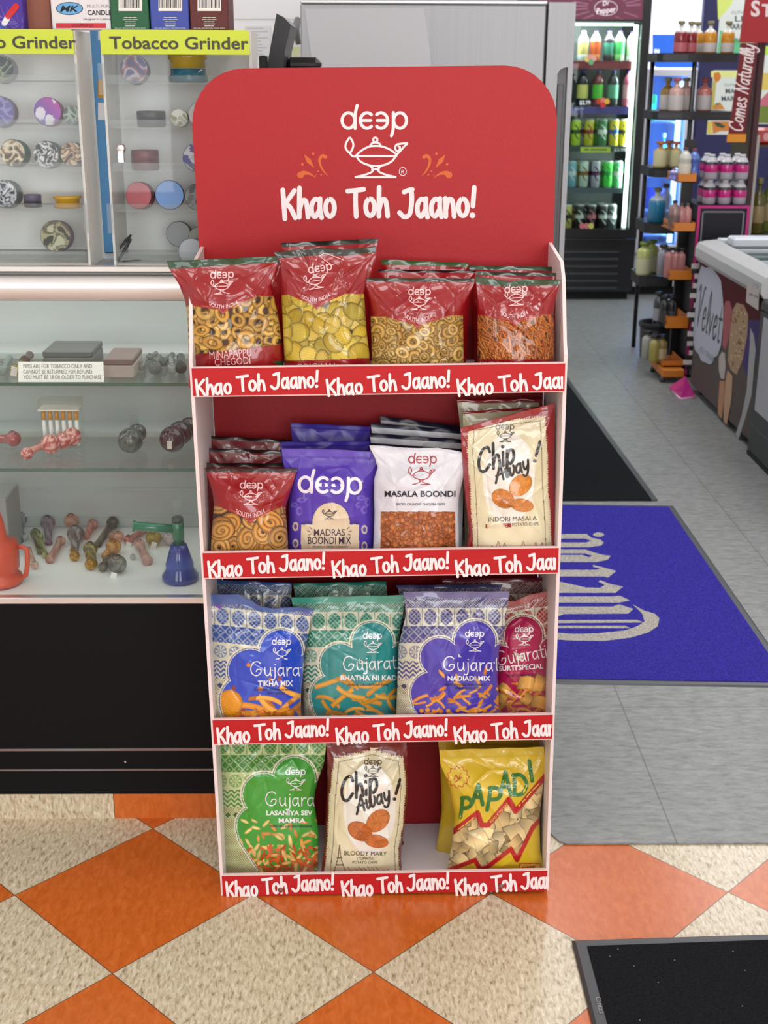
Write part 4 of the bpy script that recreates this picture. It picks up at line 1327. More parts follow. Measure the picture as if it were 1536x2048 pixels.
for nm, rows, Y, dc, sd in (
    ('blue patterned snack bag behind the front blue one on the third shelf', [(1160, 415, 1166, 584), (1200, 418, 1200, 582), floorrow(425, 590, z, 2.13)], 2.13, (46, 78, 140), 1),
    ('green patterned snack bag behind the front teal one on the third shelf', [(1167, 586, 1163, 772), (1200, 592, 1200, 775), floorrow(606, 780, z, 2.12)], 2.12, (20, 108, 92), 2),
    ('dark patterned snack bag behind the front violet one on the third shelf', [(1176, 786, 1172, 892), (1180, 800, 1178, 1000), floorrow(806, 990, z, 2.10)], 2.10, (64, 66, 120), 3),
    ('maroon patterned snack bag behind the magenta one on the third shelf', [(1158, 884, 1156, 1090), (1200, 894, 1200, 1090), floorrow(905, 1090, z, 2.15)], 2.15, (110, 26, 46), 4)):
    if sd == 3: rows[0] = (1171, 790, 1169, 1006)
    bag('snack_bag', nm, g3, rows, Y, z, (lambda dc, t: lambda x, y: folk(x, y, dc, t, ((2000, 2000, 1), (2000, 2000, 1), (2000, 2000, 1)), (0, 0, 0)))(dc, rows[0][0] - 4), None, .02, .03, 6, dc, 'foil', 100 + sd, res=1.6)
L = ((562, 1302, 42), (500, 1342, 43), (491, 1402, 50))
def dd(q, fn, fu): gujarati(q, fu, 500, 1351, 121, .0, ['TIKHA MIX'], 551, 1366, 70, 11, 563, 1284, 38, [('ROASTED LENTIL AND PUFFED RICE WITH CHILI', 549, 1379, 80), ('AND SPICES', 552, 1386, 36)])
bag('snack_bag', 'blue patterned snack bag, leftmost in the front row of the third shelf', g3,
    [(1189, 413, 1218, 627), (1223, 414, 1228, 625), (1267, 420, 1267, 617), (1308, 424, 1308, 608), (1349, 426, 1349, 606), (1403, 424, 1390, 602), floorrow(425, 602, z, 2.03)],
    2.03, z, lambda x, y: folk(x, y, (40, 76, 160), 1188, L, (36, 76, 200), [((505, 590, 1380, 1440), 7, 3, 'stick', 30, SNK), ((440, 620, 1425, 1475), 40, 4, 'shard', 10, SNK), ((465, 600, 1330, 1430), 9, 5, 'ball', 4.5, [(150, 60, 36), (200, 120, 50)]), ((440, 475, 1390, 1436), 1, 6, 'disc', 28, [(226, 150, 30)])], slope=.10),
    dd, .036, .05, 14, (66, 98, 164), 'foil', 111, dip=[(-1, 0), (-.4, -9), (0, 8), (.25, 10), (.7, 0), (1, 0)], crease=1.15)
L2 = ((745, 1286, 41), (680, 1327, 39), (664, 1392, 42))
def dd(q, fn, fu): gujarati(q, fu, 686, 1341, 116, .04, ['BHATHA NI KADI'], 739, 1355, 116, 10.5, 745, 1272, 38, [('CRUNCHY CHICKPEA FLOUR STICKS', 736, 1369, 82)], 21, .0)
bag('snack_bag', 'teal patterned snack bag with golden sticks on the third shelf', g3,
    [(1195, 582, 1190, 811), (1210, 585, 1208, 809), (1261, 600, 1261, 800), (1294, 608, 1294, 797), (1362, 605, 1349, 795), floorrow(609, 792, z, 2.055)],
    2.055, z, lambda x, y: folk(x, y, (26, 130, 112), 1190, L2, (38, 140, 140), [((640, 800, 1362, 1475), 26, 13, 'stick', 25, [(214, 160, 66), (204, 146, 52)])]),
    dd, .036, .05, 14, (70, 158, 138), 'foil', 112, crease=1.05)
L4 = ((1047, 1271, 38), (1003, 1322, 30), (990, 1390, 40))
def dd(q, fn, fu): gujarati(q, fu, 994, 1331, 104, .17, ['SURTI SPECIAL'], 1042, 1334, 89, 10, 1048, 1259, 37, [('ROASTED RICE FLAKES', 1044, 1350, 60)], 19, .06)
bag('snack_bag', 'magenta patterned snack bag at the right end of the third shelf', g3,
    [(1204, 990, 1180, 1105), (1220, 992, 1192, 1104), (1250, 990, 1229, 1103), (1303, 986, 1303, 1099), (1365, 986, 1365, 1093), floorrow(988, 1099, z, 2.075)],
    2.075, z, lambda x, y: folk(x, y, (160, 44, 54), 1186, L4, (170, 22, 76), [((988, 1100, 1368, 1475), 70, 23, 'stick', 13, SNK), ((1000, 1095, 1352, 1420), 6, 24, 'shard', 15, [(224, 170, 84)])], slope=-.15),
    dd, .034, .05, 12, (176, 96, 96), 'foil', 114, dip=[(-1, 0), (-.3, 6), (.2, 0), (1, 0)], crease=1.1)
L3 = ((950, 1283, 41), (879, 1314, 38), (864, 1386, 42))
def dd(q, fn, fu): gujarati(q, fu, 886, 1341, 121, .0, ['NADIADI MIX'], 938, 1356, 86, 9.5, 949, 1268, 38, [('CHICKPEA FLOUR NOODLES, MUNG BEANS, PEANUTS', 930, 1369, 82), ('WITH LEMON AND SPICES', 934, 1376, 50)])
bag('snack_bag', 'violet patterned snack bag, third along the front of the third shelf', g3,
    [(1183, 806, 1183, 1019), (1190, 808, 1190, 1018), (1229, 812, 1249, 1010), (1291, 797, 1303, 998), (1353, 795, 1353, 995), floorrow(791, 1001, z, 2.03)],
    2.03, z, lambda x, y: folk(x, y, (70, 70, 140), 1182, L3, (72, 60, 176), [((835, 1010, 1380, 1475), 34, 33, 'stick', 15, SNK), ((835, 1010, 1420, 1475), 60, 34, 'ball', 5, SNK), ((880, 1000, 1340, 1420), 9, 35, 'grain', 10, SNK)]),
    dd, .036, .05, 14, (112, 110, 158), 'foil', 113, crease=1.25)

# ---- bottom shelf
z = TZ[0]
g4 = 'bags on the bottom shelf'
L5 = ((589, 1556, 41), (528, 1589, 42), (514, 1652, 40))
def dd(q, fn, fu): gujarati(q, fu, 530, 1611, 120, .0, ['LASANIYA SEV', 'MAMRA'], 579, 1625, 92, 9.5, 591, 1544, 40, [('PUFFED RICE AND GARLIC NOODLES', 582, 1652, 84)], 23)
bag('snack_bag', 'green patterned snack bag at the left end of the bottom shelf', g4,
    [(1462, 428, 1462, 656), (1478, 430, 1478, 654), (1528, 437, 1528, 648), (1556, 445, 1560, 636), (1597, 446, 1597, 627), (1665, 445, 1665, 638), (1733, 445, 1733, 636), floorrow(446, 634, z, 2.045)],
    2.045, z, lambda x, y: folk(x, y, (62, 132, 56), 1440, L5, (58, 158, 52), [((480, 640, 1640, 1700), 26, 43, 'grain', 9, [(230, 206, 130), (214, 150, 70)]), ((470, 640, 1695, 1780), 190, 44, 'grain', 9, [(232, 190, 110), (206, 96, 40), (190, 80, 34)])], (206, 218, 160)),
    dd, .04, .04, 12, (110, 160, 90), 'foil', 121, crease=1.0)
bag('chip_bag', 'dark maroon chip bag lying behind the front chip bag on the bottom shelf', g4,
    [(1500, 672, 1500, 800), (1600, 676, 1600, 802), (1700, 676, 1690, 806), floorrow(680, 816, z, 2.135)], 2.135, z, plain((110, 16, 22)), None, .03, .03, 10, (96, 14, 20), 'foil', 122, res=3.0)
q = None
poly9 = [(668, 1516), (746, 1500), (806, 1515), (812, 1569), (806, 1651), (797, 1698), (800, 1775), (646, 1775), (654, 1692), (659, 1597)]
def d9(q, fn, fu):
    logo(q, fu, 746, 1524, 746, 1542, 35, (70, 66, 50), 0, 'foil', 1.5)
    chip_words(q, fu, 682, 1604, 714, 1626, 786, 1598)
    for a in ((756, 1641, 27, 19, -.75, (198, 112, 44), 0, 1), (720, 1662, 26, 18, .5, (192, 104, 44), 1, 2), (753, 1682, 24, 13, .15, (196, 112, 54), 0, 3)): chip_pic(q, fn, *a)
    put_text(q, fu, 'BLOODY MARY', 731, -1706, 85, 9, (60, 52, 48), 'foil', -.02, -.004)
    put_text(q, fu, '(TOMATO)', 731, -1716, 34, 5.5, (90, 80, 72), 'foil', 0)
    put_text(q, fu, 'POTATO CHIPS', 730, -1724, 50, 5.5, (90, 80, 72), 'foil', 0)
bag('chip_bag', 'cream chip bag with maroon edges standing on the bottom shelf', g4,
    [(1480, 652, 1482, 812), (1495, 654, 1497, 814), (1545, 655, 1545, 815), (1600, 652, 1600, 815), (1692, 649, 1692, 803), (1720, 645, 1720, 802), floorrow(641, 806, z, 2.04)],
    2.04, z, p_chip(poly9, (112, 20, 22), 9, False), d9, .034, .05, 14, (104, 18, 20), 'foil', 123, crease=1.3)
YEL = (222, 190, 44)
bag('snack_bag', 'yellow snack bag slumped behind the front yellow bag on the bottom shelf', g4,
    [(1478, 876, 1482, 1084), (1520, 880, 1520, 1086), (1620, 884, 1620, 1082), (1700, 872, 1700, 1080), floorrow(866, 1082, z, 2.115)], 2.115, z, plain((206, 174, 40)), None, .03, .03, 10, (200, 168, 44), 'foil', 124, res=2.5)
def p10(x, y):
    C = np.tile(np.asarray(YEL, float), (len(x), 1)); H = np.zeros(len(x))
    up = np.array([(880, 1672), (907, 1663), (955, 1626), (963, 1650), (976, 1650), (1018, 1599), (1031, 1623), (1084, 1560), (1110, 1530)])
    lo = np.array([(880, 1750), (894, 1742), (950, 1720), (960, 1738), (972, 1736), (1022, 1698), (1034, 1720), (1066, 1654), (1080, 1640), (1110, 1636)])
    yu, yl = np.interp(x, up[:, 0], up[:, 1]), np.interp(x, lo[:, 0], lo[:, 1])
    win = (y > yu) & (y < yl)
    Cf = np.tile(np.array([150., 116., 62.]), (len(x), 1)); Hf = np.zeros(len(x))
    pieces(x, y, Cf, Hf, (890, 1095, 1560, 1745), 92, 51, 'shard', 19, [(222, 198, 140), (212, 184, 124), (230, 208, 154)], .45)
    C[win] = Cf[win]; H[win] = Hf[win] * 1.3
    rd = (186, 32, 34)
    crease_lines(C, x, y, up, rd, 5.4); crease_lines(C, x, y, lo, rd, 4.6)
    star = np.hypot(x - 916, y - 1554); th = np.arctan2(y - 1554, x - 916)
    R_ = 17 + 5 * np.abs(((th / (2 * math.pi) * 11) % 1) * 2 - 1)
    C[star < R_ + 1.2] = (190, 60, 40); C[star < R_ - 1.0] = (232, 204, 70)
    b = (abs(x - 1060) < 22) & (abs(y - 1738) < 12); C[b] = (196, 70, 40); C[(abs(x - 1060) < 20) & (abs(y - 1738) < 10)] = (236, 206, 80)
    return C, H, None if not win.any() else (win & (np.abs(y - yu) > 5.4) & (np.abs(y - yl) > 4.6))
def d10(q, fn, fu):
    gr = (40, 116, 46)
    for ch, x0, y0, h, w, r_ in (('P', 917, 1634, 40, 27, -.10), ('Q', 943, 1608, 40, 27, -.04), ('P', 970, 1619, 46, 32, -.14), ('Q', 999, 1590, 46, 28, .02), ('D', 1024, 1591, 42, 35, .02), ('I', 1060, 1562, 40, 9, .14)):
        brush(q, fu, ch, x0, -y0, w, h, 7.6, gr, 'foil', r_)
    for x0, y0, x1, y1 in ((916, 1658, 928, 1650), (931, 1648, 947, 1635), (1038, 1611, 1050, 1598), (1053, 1594, 1062, 1583), (1065, 1580, 1078, 1567)):
        V, Fc = stroke2d([(x0, -y0), (x1, -y1)], 2.2, False); q.flat(V, Fc, fu, (236, 200, 90), 'foil')
    for t, cx, cy, w, r_ in (('READY TO EAT', 998, 1625, 52, .82),):
        put_text(q, fu, t, cx, -cy, w, 4.6, (236, 200, 90), 'foil', r_, .015)
    for p_ in ([(908, -1560), (912, -1550), (917, -1558), (921, -1547)], [(910, -1564), (924, -1554)]):
        V, Fc = stroke2d(p_, 1.6); q.flat(V, Fc, fu, (190, 60, 40), 'foil')
    put_text(q, fu, 'DEEP', 1058, -1735, 26, 7, (186, 50, 34), 'foil', .1, .02)
bag('snack_bag', 'front yellow snack bag of pale crisps at the right end of the bottom shelf', g4,
    [(1500, 879, 1494, 1088), (1516, 880, 1510, 1089), (1529, 881, 1534, 1091), (1571, 898, 1584, 1085), (1628, 908, 1633, 1079), (1670, 906, 1707, 1081), (1742, 894, 1740, 1094), floorrow(893, 1097, z, 2.04)],
    2.04, z, p10, d10, .036, .05, 17, (214, 184, 52), 'foil', 125, crease=1.2)
# ------------------------------------------------------------------ glass showcase counter
CY = 2.258
CX0, CX1 = -2.2, .20
co = (-1.0, CY + .3, 0)
ct = root('showcase_counter', 'long glass-fronted showcase counter with black base and silver rail', 'counter', co)
q = MB()
q.box(CX0, CX1, CY, 2.84, .056, .468, (16, 17, 21), 'vinyl')
q.build('base_cabinet', ct, co)
q = MB()
eb = float(W(228, 1610, CY)[0]); ex = [-2.2] + [eb + .3048 * k for k in (-5, -4, -3, -2, -1, 0, 1)] + [.20]
for i in range(8):
    k = i % 2 == 1
    q.box(ex[i] + .0006, ex[i + 1] - .0006, CY, CY + .02, .0, .055, (200, 190, 160), 'kick_cream' if k else 'kick_orange')
q.build('kickplate', ct, co)
for z0, z1 in ((.1535, .1585), (.1095, .113)):
    q = MB(); q.box(CX0, CX1, CY - .004, CY, z0, z1, (150, 154, 158), 'metal'); q.build('trim_strip', ct, co)
q = MB(); q.box(CX0, CX1, CY + .0, 2.84, .4685, .474, (236, 236, 236), 'satin'); q.build('deck', ct, co)
q = MB(); q.box(CX0, CX1, CY - .006, CY + .012, .464, .4775, (226, 228, 230), 'metal', .002); q.build('deck_edge', ct, co)
q = MB(); q.box(CX0, CX1, 2.655, 2.665, .475, 1.07, (172, 177, 175), 'satin')
for z in (.50, .56): q.box(CX0, CX1, 2.652, 2.656, z, z + .003, (176, 180, 178), 'satin')
q.build('back_panel', ct, co)
q = MB(); q.box(CX1 - .01, CX1, CY + .012, 2.655, .475, 1.07, (196, 200, 198), 'satin'); q.build('end_panel', ct, co)
q = MB(); q.box(CX0, CX1, CY - .001, CY + .005, .4776, 1.032, (249, 251, 250), 'pane'); q.build('front_glass', ct, co)
for z in (.709, .871):
    q = MB(); q.box(CX0, CX1 - .011, 2.302, 2.56, z, z + .006, (248, 251, 250), 'pane')
    q.box(CX0, CX1 - .011, 2.2995, 2.3018, z, z + .006, (64, 100, 92), 'gloss'); q.build('glass_shelf', ct, co)
    q = MB(); q.box(CX0, CX1 - .011, 2.561, 2.655, z - .006, z + .004, (188, 192, 190), 'satin'); q.build('shelf_ledge', ct, co)
# front rail: a rounded aluminium section
q = MB()
yz = [(CY + .03, 1.033), (CY - .004, 1.033)] + [(CY - .004 - .015 * math.sin(a), 1.056 - .023 * math.cos(a)) for a in np.linspace(.15, math.pi - .15, 9)] + [(CY - .004, 1.0795), (CY + .03, 1.0795)]
n_ = len(yz)
V = [(x, y, z) for x in (CX0, CX1) for y, z in yz]
q.add(V, [(i, (i + 1) % n_, (i + 1) % n_ + n_, i + n_) for i in range(n_)] , (226, 227, 228), 'steel', True)
q.build('front_rail', ct, co)
q = MB()
q.box(CX0, CX1, CY - .014, CY + .006, 1.0797, 1.0832, (120, 122, 122), 'metal')
q.box(CX0, CX1, CY - .011, CY + .006, 1.0834, 1.0930, (222, 222, 220), 'metal', .001)
q.build('top_edge', ct, co)
q = MB(); q.box(CX0, CX1, CY + .0065, 2.84, 1.0797, 1.0855, (150, 152, 148), 'satin'); q.build('countertop', ct, co)
q = MB(); q.box(CX0 + .1, CX1 - .1, CY + .0305, CY + .05, 1.045, 1.062, (240, 244, 240), 'led'); q.build('added_light_bar', ct, co)  # added glowing bar, tucked out of view behind the rail
area('showcase_fill', (-.95, CY + .20, 1.066), (2.2, .28), 3.6, (1.0, 1.0, .98))  # added fill light that brightens the inside of the showcase
q = MB(); q.lathe([(.003, 0, (225, 225, 225)), (.002, .003, (240, 240, 240)), (0, .004, (240, 240, 240))], W(251, 1523, CY - .0005), 10, 'metal', (0, -1, 0)); q.build('screw', ct, co)

# ------------------------------------------------------------------ acrylic display cases
LIME = (198, 218, 44)
def case(name, label, xa, xb, lab_txt, hinge, ya=2.275, yb=2.40):
    zb, zt = 1.0861, 1.472
    o = ((xa + xb) / 2, (ya + yb) / 2, zb)
    r = root(name, label, 'display case', o)
    t = .004
    wt = (222, 221, 216)
    for x0, x1 in ((xa, xa + t), (xb - t, xb)):
        q = MB(); q.prism([(ya, zb), (yb, zb), (yb, zt), (ya, zt)], lambda a, b, c=0.0, x0=x0: np.stack([x0 + np.asarray(c), a, b], -1), x1 - x0, wt, 'satin')
        q.build('side_panel', r, o)
    q = MB(); q.box(xa + t, xb - t, yb - t, yb, zb, zt, (244, 243, 240), 'satin'); q.build('back_panel', r, o)
    q = MB(); q.box(xa + t, xb - t, ya + .004, yb - t, zt - t, zt, (246, 246, 246), 'acrylic'); q.build('top_panel', r, o)
    q = MB(); q.box(xa + t, xb - t, ya + .004, yb - t, zb + .004, zb + .007, (216, 216, 212), 'satin'); q.build('bottom_panel', r, o)
    zs = [1.102, 1.184, 1.252, 1.3225, 1.3935]
    for z in zs:
        q = MB(); q.box(xa + t, xb - t, ya + .012, yb - t, z - .003, z, (244, 245, 245), 'acrylic')
        q.box(xa + t, xb - t, ya + .009, ya + .012, z - .004, z + .010, (236, 240, 240), 'acrylic')
        q.build('shelf', r, o)
    q = MB(); q.box(xa + .001, xb - .001, ya - .003, ya - .0005, zb + .012, zt - .034, (246, 248, 248), 'pane')
    d = q.build('door', r, o)
    q = MB()
    hx = xb if hinge > 0 else xa
    for z in (zb + .06, zt - .10):
        q = MB(); q.box(hx - .006, hx + .003, ya - .005, ya - .0032, z, z + .05, (230, 234, 236), 'acrylic'); q.build('hinge', d, o)
    # lime sign along the top
    q = MB()
    q.prism(rr(xa + .002, xb - .002, zt - .036, zt + .002, .005, 4), lambda a, b, c=0.0: np.stack([a, ya - .008 + np.asarray(c), b], -1), .004, LIME, 'satin')
    lab_txt(q, lambda a, b, c=0.0: np.stack([a, np.full_like(np.asarray(a, float), ya - .0088), b], -1), zt - .0175)
    q.build('sign', r, o)
    return r, zs, o
DK = (54, 50, 22)
xa2, xb2 = float(W(214, 300, 2.275)[0]), float(W(508, 300, 2.275)[0])
def t2(q, fn, z):
    x0, x1 = float(W(219, 84, 2.267)[0]), float(W(497, 84, 2.267)[0])
    put_text(q, fn, 'Tobacco Grinder', (x0 + x1) / 2, z, x1 - x0, .0195, DK, 'satin', 0, .018)
case2 = case('display_case', 'second clear display case with lime Tobacco Grinder sign, partly behind the red header', xa2, xb2, t2, -1)
xb1 = float(W(166, 300, 2.275)[0]); xa1 = xb1 - (xb2 - xa2)
def t1(q, fn, z):
    x1 = float(W(152, 82, 2.267)[0]); w = float(W(497, 84, 2.267)[0]) - float(W(219, 84, 2.267)[0])
    put_text(q, fn, 'Tobacco Grinder', x1 - w / 2, z, w, .0195, DK, 'satin', 0, .018)
case1 = case('display_case', 'clear display case with lime sign at the left edge of the counter', xa1, xb1, t1, 1)
# key lock on the second case
kp = W(242, 297, 2.272)
q = MB(); q.lathe([(.008, 0, (180, 180, 180)), (.008, .004, (210, 210, 210)), (.005, .006, (230, 230, 230)), (0, .006, (230, 230, 230))], kp, 14, 'metal', (0, -1, 0))
q.box(kp[0] - .004, kp[0] + .005, kp[1] - .009, kp[1] - .006, kp[2] - .022, kp[2] - .004, (230, 230, 232), 'metal')
q.build('lock', case2[0], case2[2]).location = (0, 0, 0)

# grinders: a turned body and a lid each
def marble(seed, cols, sc_=190.0):
    rg = np.random.default_rng(seed); ph = rg.uniform(0, 6.28, 6)
    cols = np.asarray(cols, float)
    def f(V):
        a, b = V[:, 0] * sc_, V[:, 2] * sc_
        t = np.sin(a + 1.7 * np.sin(b * .8 + ph[0]) + ph[1]) + np.sin(b * 1.3 + 1.9 * np.sin(a * .9 + ph[2]) + ph[3])
        k = np.clip(((t + 2) / 4 * len(cols)).astype(int), 0, len(cols) - 1)
        return cols[k]
    return f
def disc_grinder(label, px, py, rpx, side, face, Y=2.325, depth=.028, grp='grinders standing on edge in the cases', up=0.12, turn=0.0):
    """stands on its rim, its round face to the front"""
    c = W(px, py, Y)
    R = float(np.linalg.norm(W(px + rpx, py, Y) - c))
    o = (float(c[0]), float(c[1]), float(c[2]) - R)
    r = root('grinder', label, 'grinder', o, grp)
    ax = np.array([turn, -1, up]); ax /= np.linalg.norm(ax)
    q = MB(); q.lathe([(R * .97, -depth, side), (R, -depth * .9, side), (R, -depth * .35, side), (R * .96, -depth * .33, np.asarray(side) * .6), (R * .96, -depth * .28, np.asarray(side) * .6)], c, 28, 'satin', ax)
    q.build('grinder_body', r, o)
    q = MB()
    rings = [(R, -depth * .27, side), (R, -.002, side), (R * .95, 0, side)]
    q.lathe(rings, c, 28, 'satin', ax)
    n = 40; rad = np.linspace(0, 1, 12)
    ex = np.cross([0, 0, 1.0], -ax); ex /= np.linalg.norm(ex); ez = np.cross(-ax, ex) * -1
    an = np.linspace(0, 2 * math.pi, n)
    P = c + ax * .0006 + R * .95 * (rad[:, None, None] * (np.cos(an)[None, :, None] * ex + np.sin(an)[None, :, None] * ez))
    colr = face(P.reshape(-1, 3) - c) if callable(face) else face
    q.grid(P, colr, 'satin', False)
    q.build('grinder_lid', r, o)
def flat_grinder(label, px0, px1, pytop, pybot, cols, Y=2.325, mat='satin', waist=.9, glossy=False):
    """lies flat: seen from the side"""
    a, b = W(px0, pybot, Y), W(px1, pybot, Y)
    R = float(b[0] - a[0]) / 2; h = float(W(px0, pytop, Y)[2] - a[2])
    c = (a + b) / 2
    o = tuple(float(k) for k in c)
    r = root('grinder', label, 'grinder', o, 'grinders lying flat in the cases')
    c0, c1 = cols
    q = MB(); q.lathe([(R * .95, 0, c0), (R, .002, c0), (R, h * .22, c0), (R * waist, h * .28, c0), (R * waist, h * .48, c0)], c, 30, mat); q.build('grinder_body', r, o)
    q = MB(); q.lathe([(R * waist, h * .49, c1), (R * waist, h * .74, c1), (R, h * .8, c1), (R, h * .97, c1), (R * .95, h, c1), (R * .5, h * 1.02, c1)], c, 30, mat); q.build('grinder_lid', r, o)
zfix = 0
GOLD = [(90, 74, 50), (214, 196, 160), (236, 226, 204), (150, 120, 80), (70, 60, 44)]
BW = [(40, 42, 46), (210, 212, 214), (60, 64, 66), (230, 230, 230)]
disc_grinder('dark round grinder at the left picture edge on the top shelf of the left case', 2, 137, 27, (150, 154, 158), marble(1, [(30, 44, 56), (44, 62, 70), (150, 160, 120), (36, 46, 60)]))
disc_grinder('violet round grinder at the left picture edge, second shelf of the left case', 0, 223, 30, (120, 96, 116), marble(2, [(110, 100, 170), (150, 140, 200), (90, 84, 150)]))
def pinkspots(V):
    t = (V[:, 0] + V[:, 2]) * 30
    c = np.clip(np.array([70, 80, 170.]) + (t[:, None] * .5 + .5) * np.array([130, -40, 10.]), 0, 255)
    for x, z, r_ in ((-.012, -.003, .0085), (.003, -.014, .0075), (.012, .018, .003)):
        c[np.hypot((V[:, 0] - x), (V[:, 2] - z) * .8) < r_] = (232, 226, 238)
    return c
disc_grinder('pink and blue grinder with white spots on the second shelf of the left case', 95, 223, 28, (150, 40, 110), pinkspots)
disc_grinder('green swirled grinder beside the pink spotted one', 143, 230, 18, (100, 116, 106), marble(4, [(84, 108, 92), (170, 184, 168), (60, 80, 70)], 260))
disc_grinder('gold marbled grinder with green rim, third shelf of the left case', 25, 306, 27, (40, 86, 66), marble(5, GOLD, 240), turn=-.12)
disc_grinder('black and white marbled grinder, third shelf of the left case', 92, 309, 27, (110, 112, 112), marble(6, BW, 250), turn=-.12)
disc_grinder('brown marbled grinder at the right end of the third shelf, left case', 143, 308, 24, (120, 116, 104), marble(7, [(80, 60, 46), (200, 170, 140), (120, 90, 60), (226, 206, 180)], 240), turn=-.12)
disc_grinder('blue-black marbled grinder at the left picture edge, fourth shelf of the left case', 8, 388, 28, (110, 118, 120), marble(8, [(40, 50, 66), (206, 210, 216), (70, 80, 100), (230, 232, 236)], 250), turn=-.12)
flat_grinder('small dark violet grinder lying on the fourth shelf of the left case', 49, 84, 389, 414, ((52, 48, 66), (110, 104, 130)), waist=.98)
flat_grinder('yellow acrylic grinder lying on the fourth shelf of the left case', 108, 164, 391, 415, ((214, 160, 20), (224, 176, 40)), mat='gloss', waist=.86)
disc_grinder('camouflage grinder on the lowest shelf of the left case', 111, 472, 31, (150, 134, 150), marble(9, [(64, 68, 54), (180, 176, 140), (110, 104, 86), (206, 204, 176)], 150))
disc_grinder('flag-patterned grinder on the top shelf of the second case', 268, 138, 28, (110, 100, 130), marble(10, [(96, 86, 140), (196, 190, 204), (170, 100, 110), (90, 80, 130)], 170))
flat_grinder('large teal and yellow acrylic grinder on the top shelf of the second case', 338, 416, 106, 165, ((34, 104, 128), (190, 160, 24)), mat='gloss', waist=.9)
flat_grinder('black flat grinder on the second shelf of the second case', 275, 332, 222, 254, ((34, 33, 36), (52, 50, 52)), waist=1.0)
disc_grinder('clear faceted grinder beside the black flat one', 358, 236, 18, (190, 190, 160), marble(11, [(200, 200, 186), (236, 236, 230), (170, 170, 140)], 300), mat if False else 2.325)
disc_grinder('silver ring grinder at the right of the second shelf, second case', 402, 229, 26, (150, 154, 158), (206, 208, 212))
flat_grinder('dark red flat grinder with a bright stripe, second case', 264, 319, 300, 340, ((96, 30, 38), (110, 34, 42)), waist=1.0)
disc_grinder('white and blue grinder with a printed emblem on the third shelf, second case', 393, 315, 28, (80, 80, 150), marble(12, [(90, 90, 160), (226, 226, 236), (200, 200, 220)], 160))
disc_grinder('coral red round grinder on the fourth shelf of the second case', 277, 391, 27, (120, 40, 52), (196, 92, 104), turn=-.1)
disc_grinder('sky blue round grinder on the fourth shelf of the second case', 339, 390, 29, (40, 56, 110), (116, 160, 226), turn=.1)
disc_grinder('black-rimmed grinder beside the sky blue one, cut by the red header', 396, 394, 27, (40, 42, 44), marble(13, [(70, 74, 76), (140, 144, 142), (100, 104, 104)], 200))
disc_grinder('clear dark-rimmed grinder at the back of the lowest shelf, second case', 357, 468, 25, (90, 96, 98), (150, 156, 158), 2.35)
disc_grinder('brown-rimmed grinder on the lowest shelf beside the red header', 398, 476, 22, (96, 84, 40), (150, 150, 140), 2.335)
disc_grinder('grey clear lens-like grinder in front on the lowest shelf, second case', 383, 503, 26, (170, 176, 184), (196, 202, 212), 2.305)
# small tools in the bottom of the second case
for i, (a, b, lab) in enumerate((((236, 522), (262, 478), 'black pointed tool leaning in the bottom of the second case'), ((246, 524), (284, 522), 'black short tool lying in the bottom of the second case'), ((236, 500), (262, 470), 'thin dark tool behind the pointed one in the second case'))):
    A, B = W(*a, 2.29 + .012 * i), W(*b, 2.31 + .012 * i)
    q = MB(); q.tube([A, A * .6 + B * .4, A * .35 + B * .65, B], [.002, .0026, .0034, .002], (52, 54, 60), 'satin', 8)
    single(q, 'hand_tool', lab, 'tool', tuple((A + B) / 2), 'tools in the bottom of the second case')

# ------------------------------------------------------------------ boxes on the cases, monitor
def carton(label, x0, x1, py0, py1, Y, depth, col, draw=None, side=None, z0=None, cat='box', grp=None, name='carton'):
    a, b = W(x0, py1, Y), W(x1, py1, Y)
    zt = float(W(x0, py0, Y)[2])
    z0 = float(a[2]) if z0 is None else z0
    o = (float(a[0] + b[0]) / 2, Y + depth / 2, z0)
    r = root(name, label, cat, o, grp)
    q = MB(); q.box(float(a[0]), float(b[0]), Y, Y + depth, z0, zt, col, 'card', .0015)
    if draw: draw(q, flip(lambda x, y, c=0.0: W(x, y, Y - .0004)), float(Y))
    q.build('box_body', r, o)
    q = MB(); q.box(float(a[0]) + .002, float(b[0]) - .002, Y + .002, Y + depth - .002, zt + .0003, zt + .0012, col if side is None else side, 'card'); q.build('lid_flap', r, o)
    return r
ZT = 1.4725
def rect(q, f, x0, x1, y0, y1, col, k=0):
    q.flat([(x0, -y0), (x1, -y0), (x1, -y1), (x0, -y1)], [(0, 1, 2, 3)], f, col, 'card')
def bar(q, f, x0, x1, y0, y1, seed):
    rect(q, f, x0, x1, y0, y1, (236, 236, 232))
    rg = np.random.default_rng(seed); x = x0 + 2
    while x < x1 - 3:
        w = rg.uniform(.7, 2.2); rect(q, f, x, x + w, y0, y1 - 6, (50, 50, 50)); x += w + rg.uniform(.8, 2.0)
def firework(q, f, Y):
    rg = np.random.default_rng(3)
    for i in range(60):
        a = rg.uniform(0, 6.28); r0_, r1 = rg.uniform(2, 12), rg.uniform(14, 34)
        cx, cy = (10, -40) if i % 2 else (40, -52)
        V, Fc = stroke2d([(cx + r0_ * math.cos(a), cy + r0_ * math.sin(a)), (cx + r1 * math.cos(a), cy + r1 * math.sin(a))], [.4, 1.0, .4], False)
        V[:, 0] = np.clip(V[:, 0], -20, 49); q.flat(V, Fc, f, (150, 130, 226), 'card')
    for col, p0, p1, w in (((60, 90, 190), (4, -56), (9, -44), 9), ((236, 236, 244), (9, -46), (17, -32), 12), ((206, 40, 40), (17, -32), (32, -13), 13)):
        V, Fc = stroke2d([p0, p1], w, False); q.flat(V, Fc, f, col, 'card')
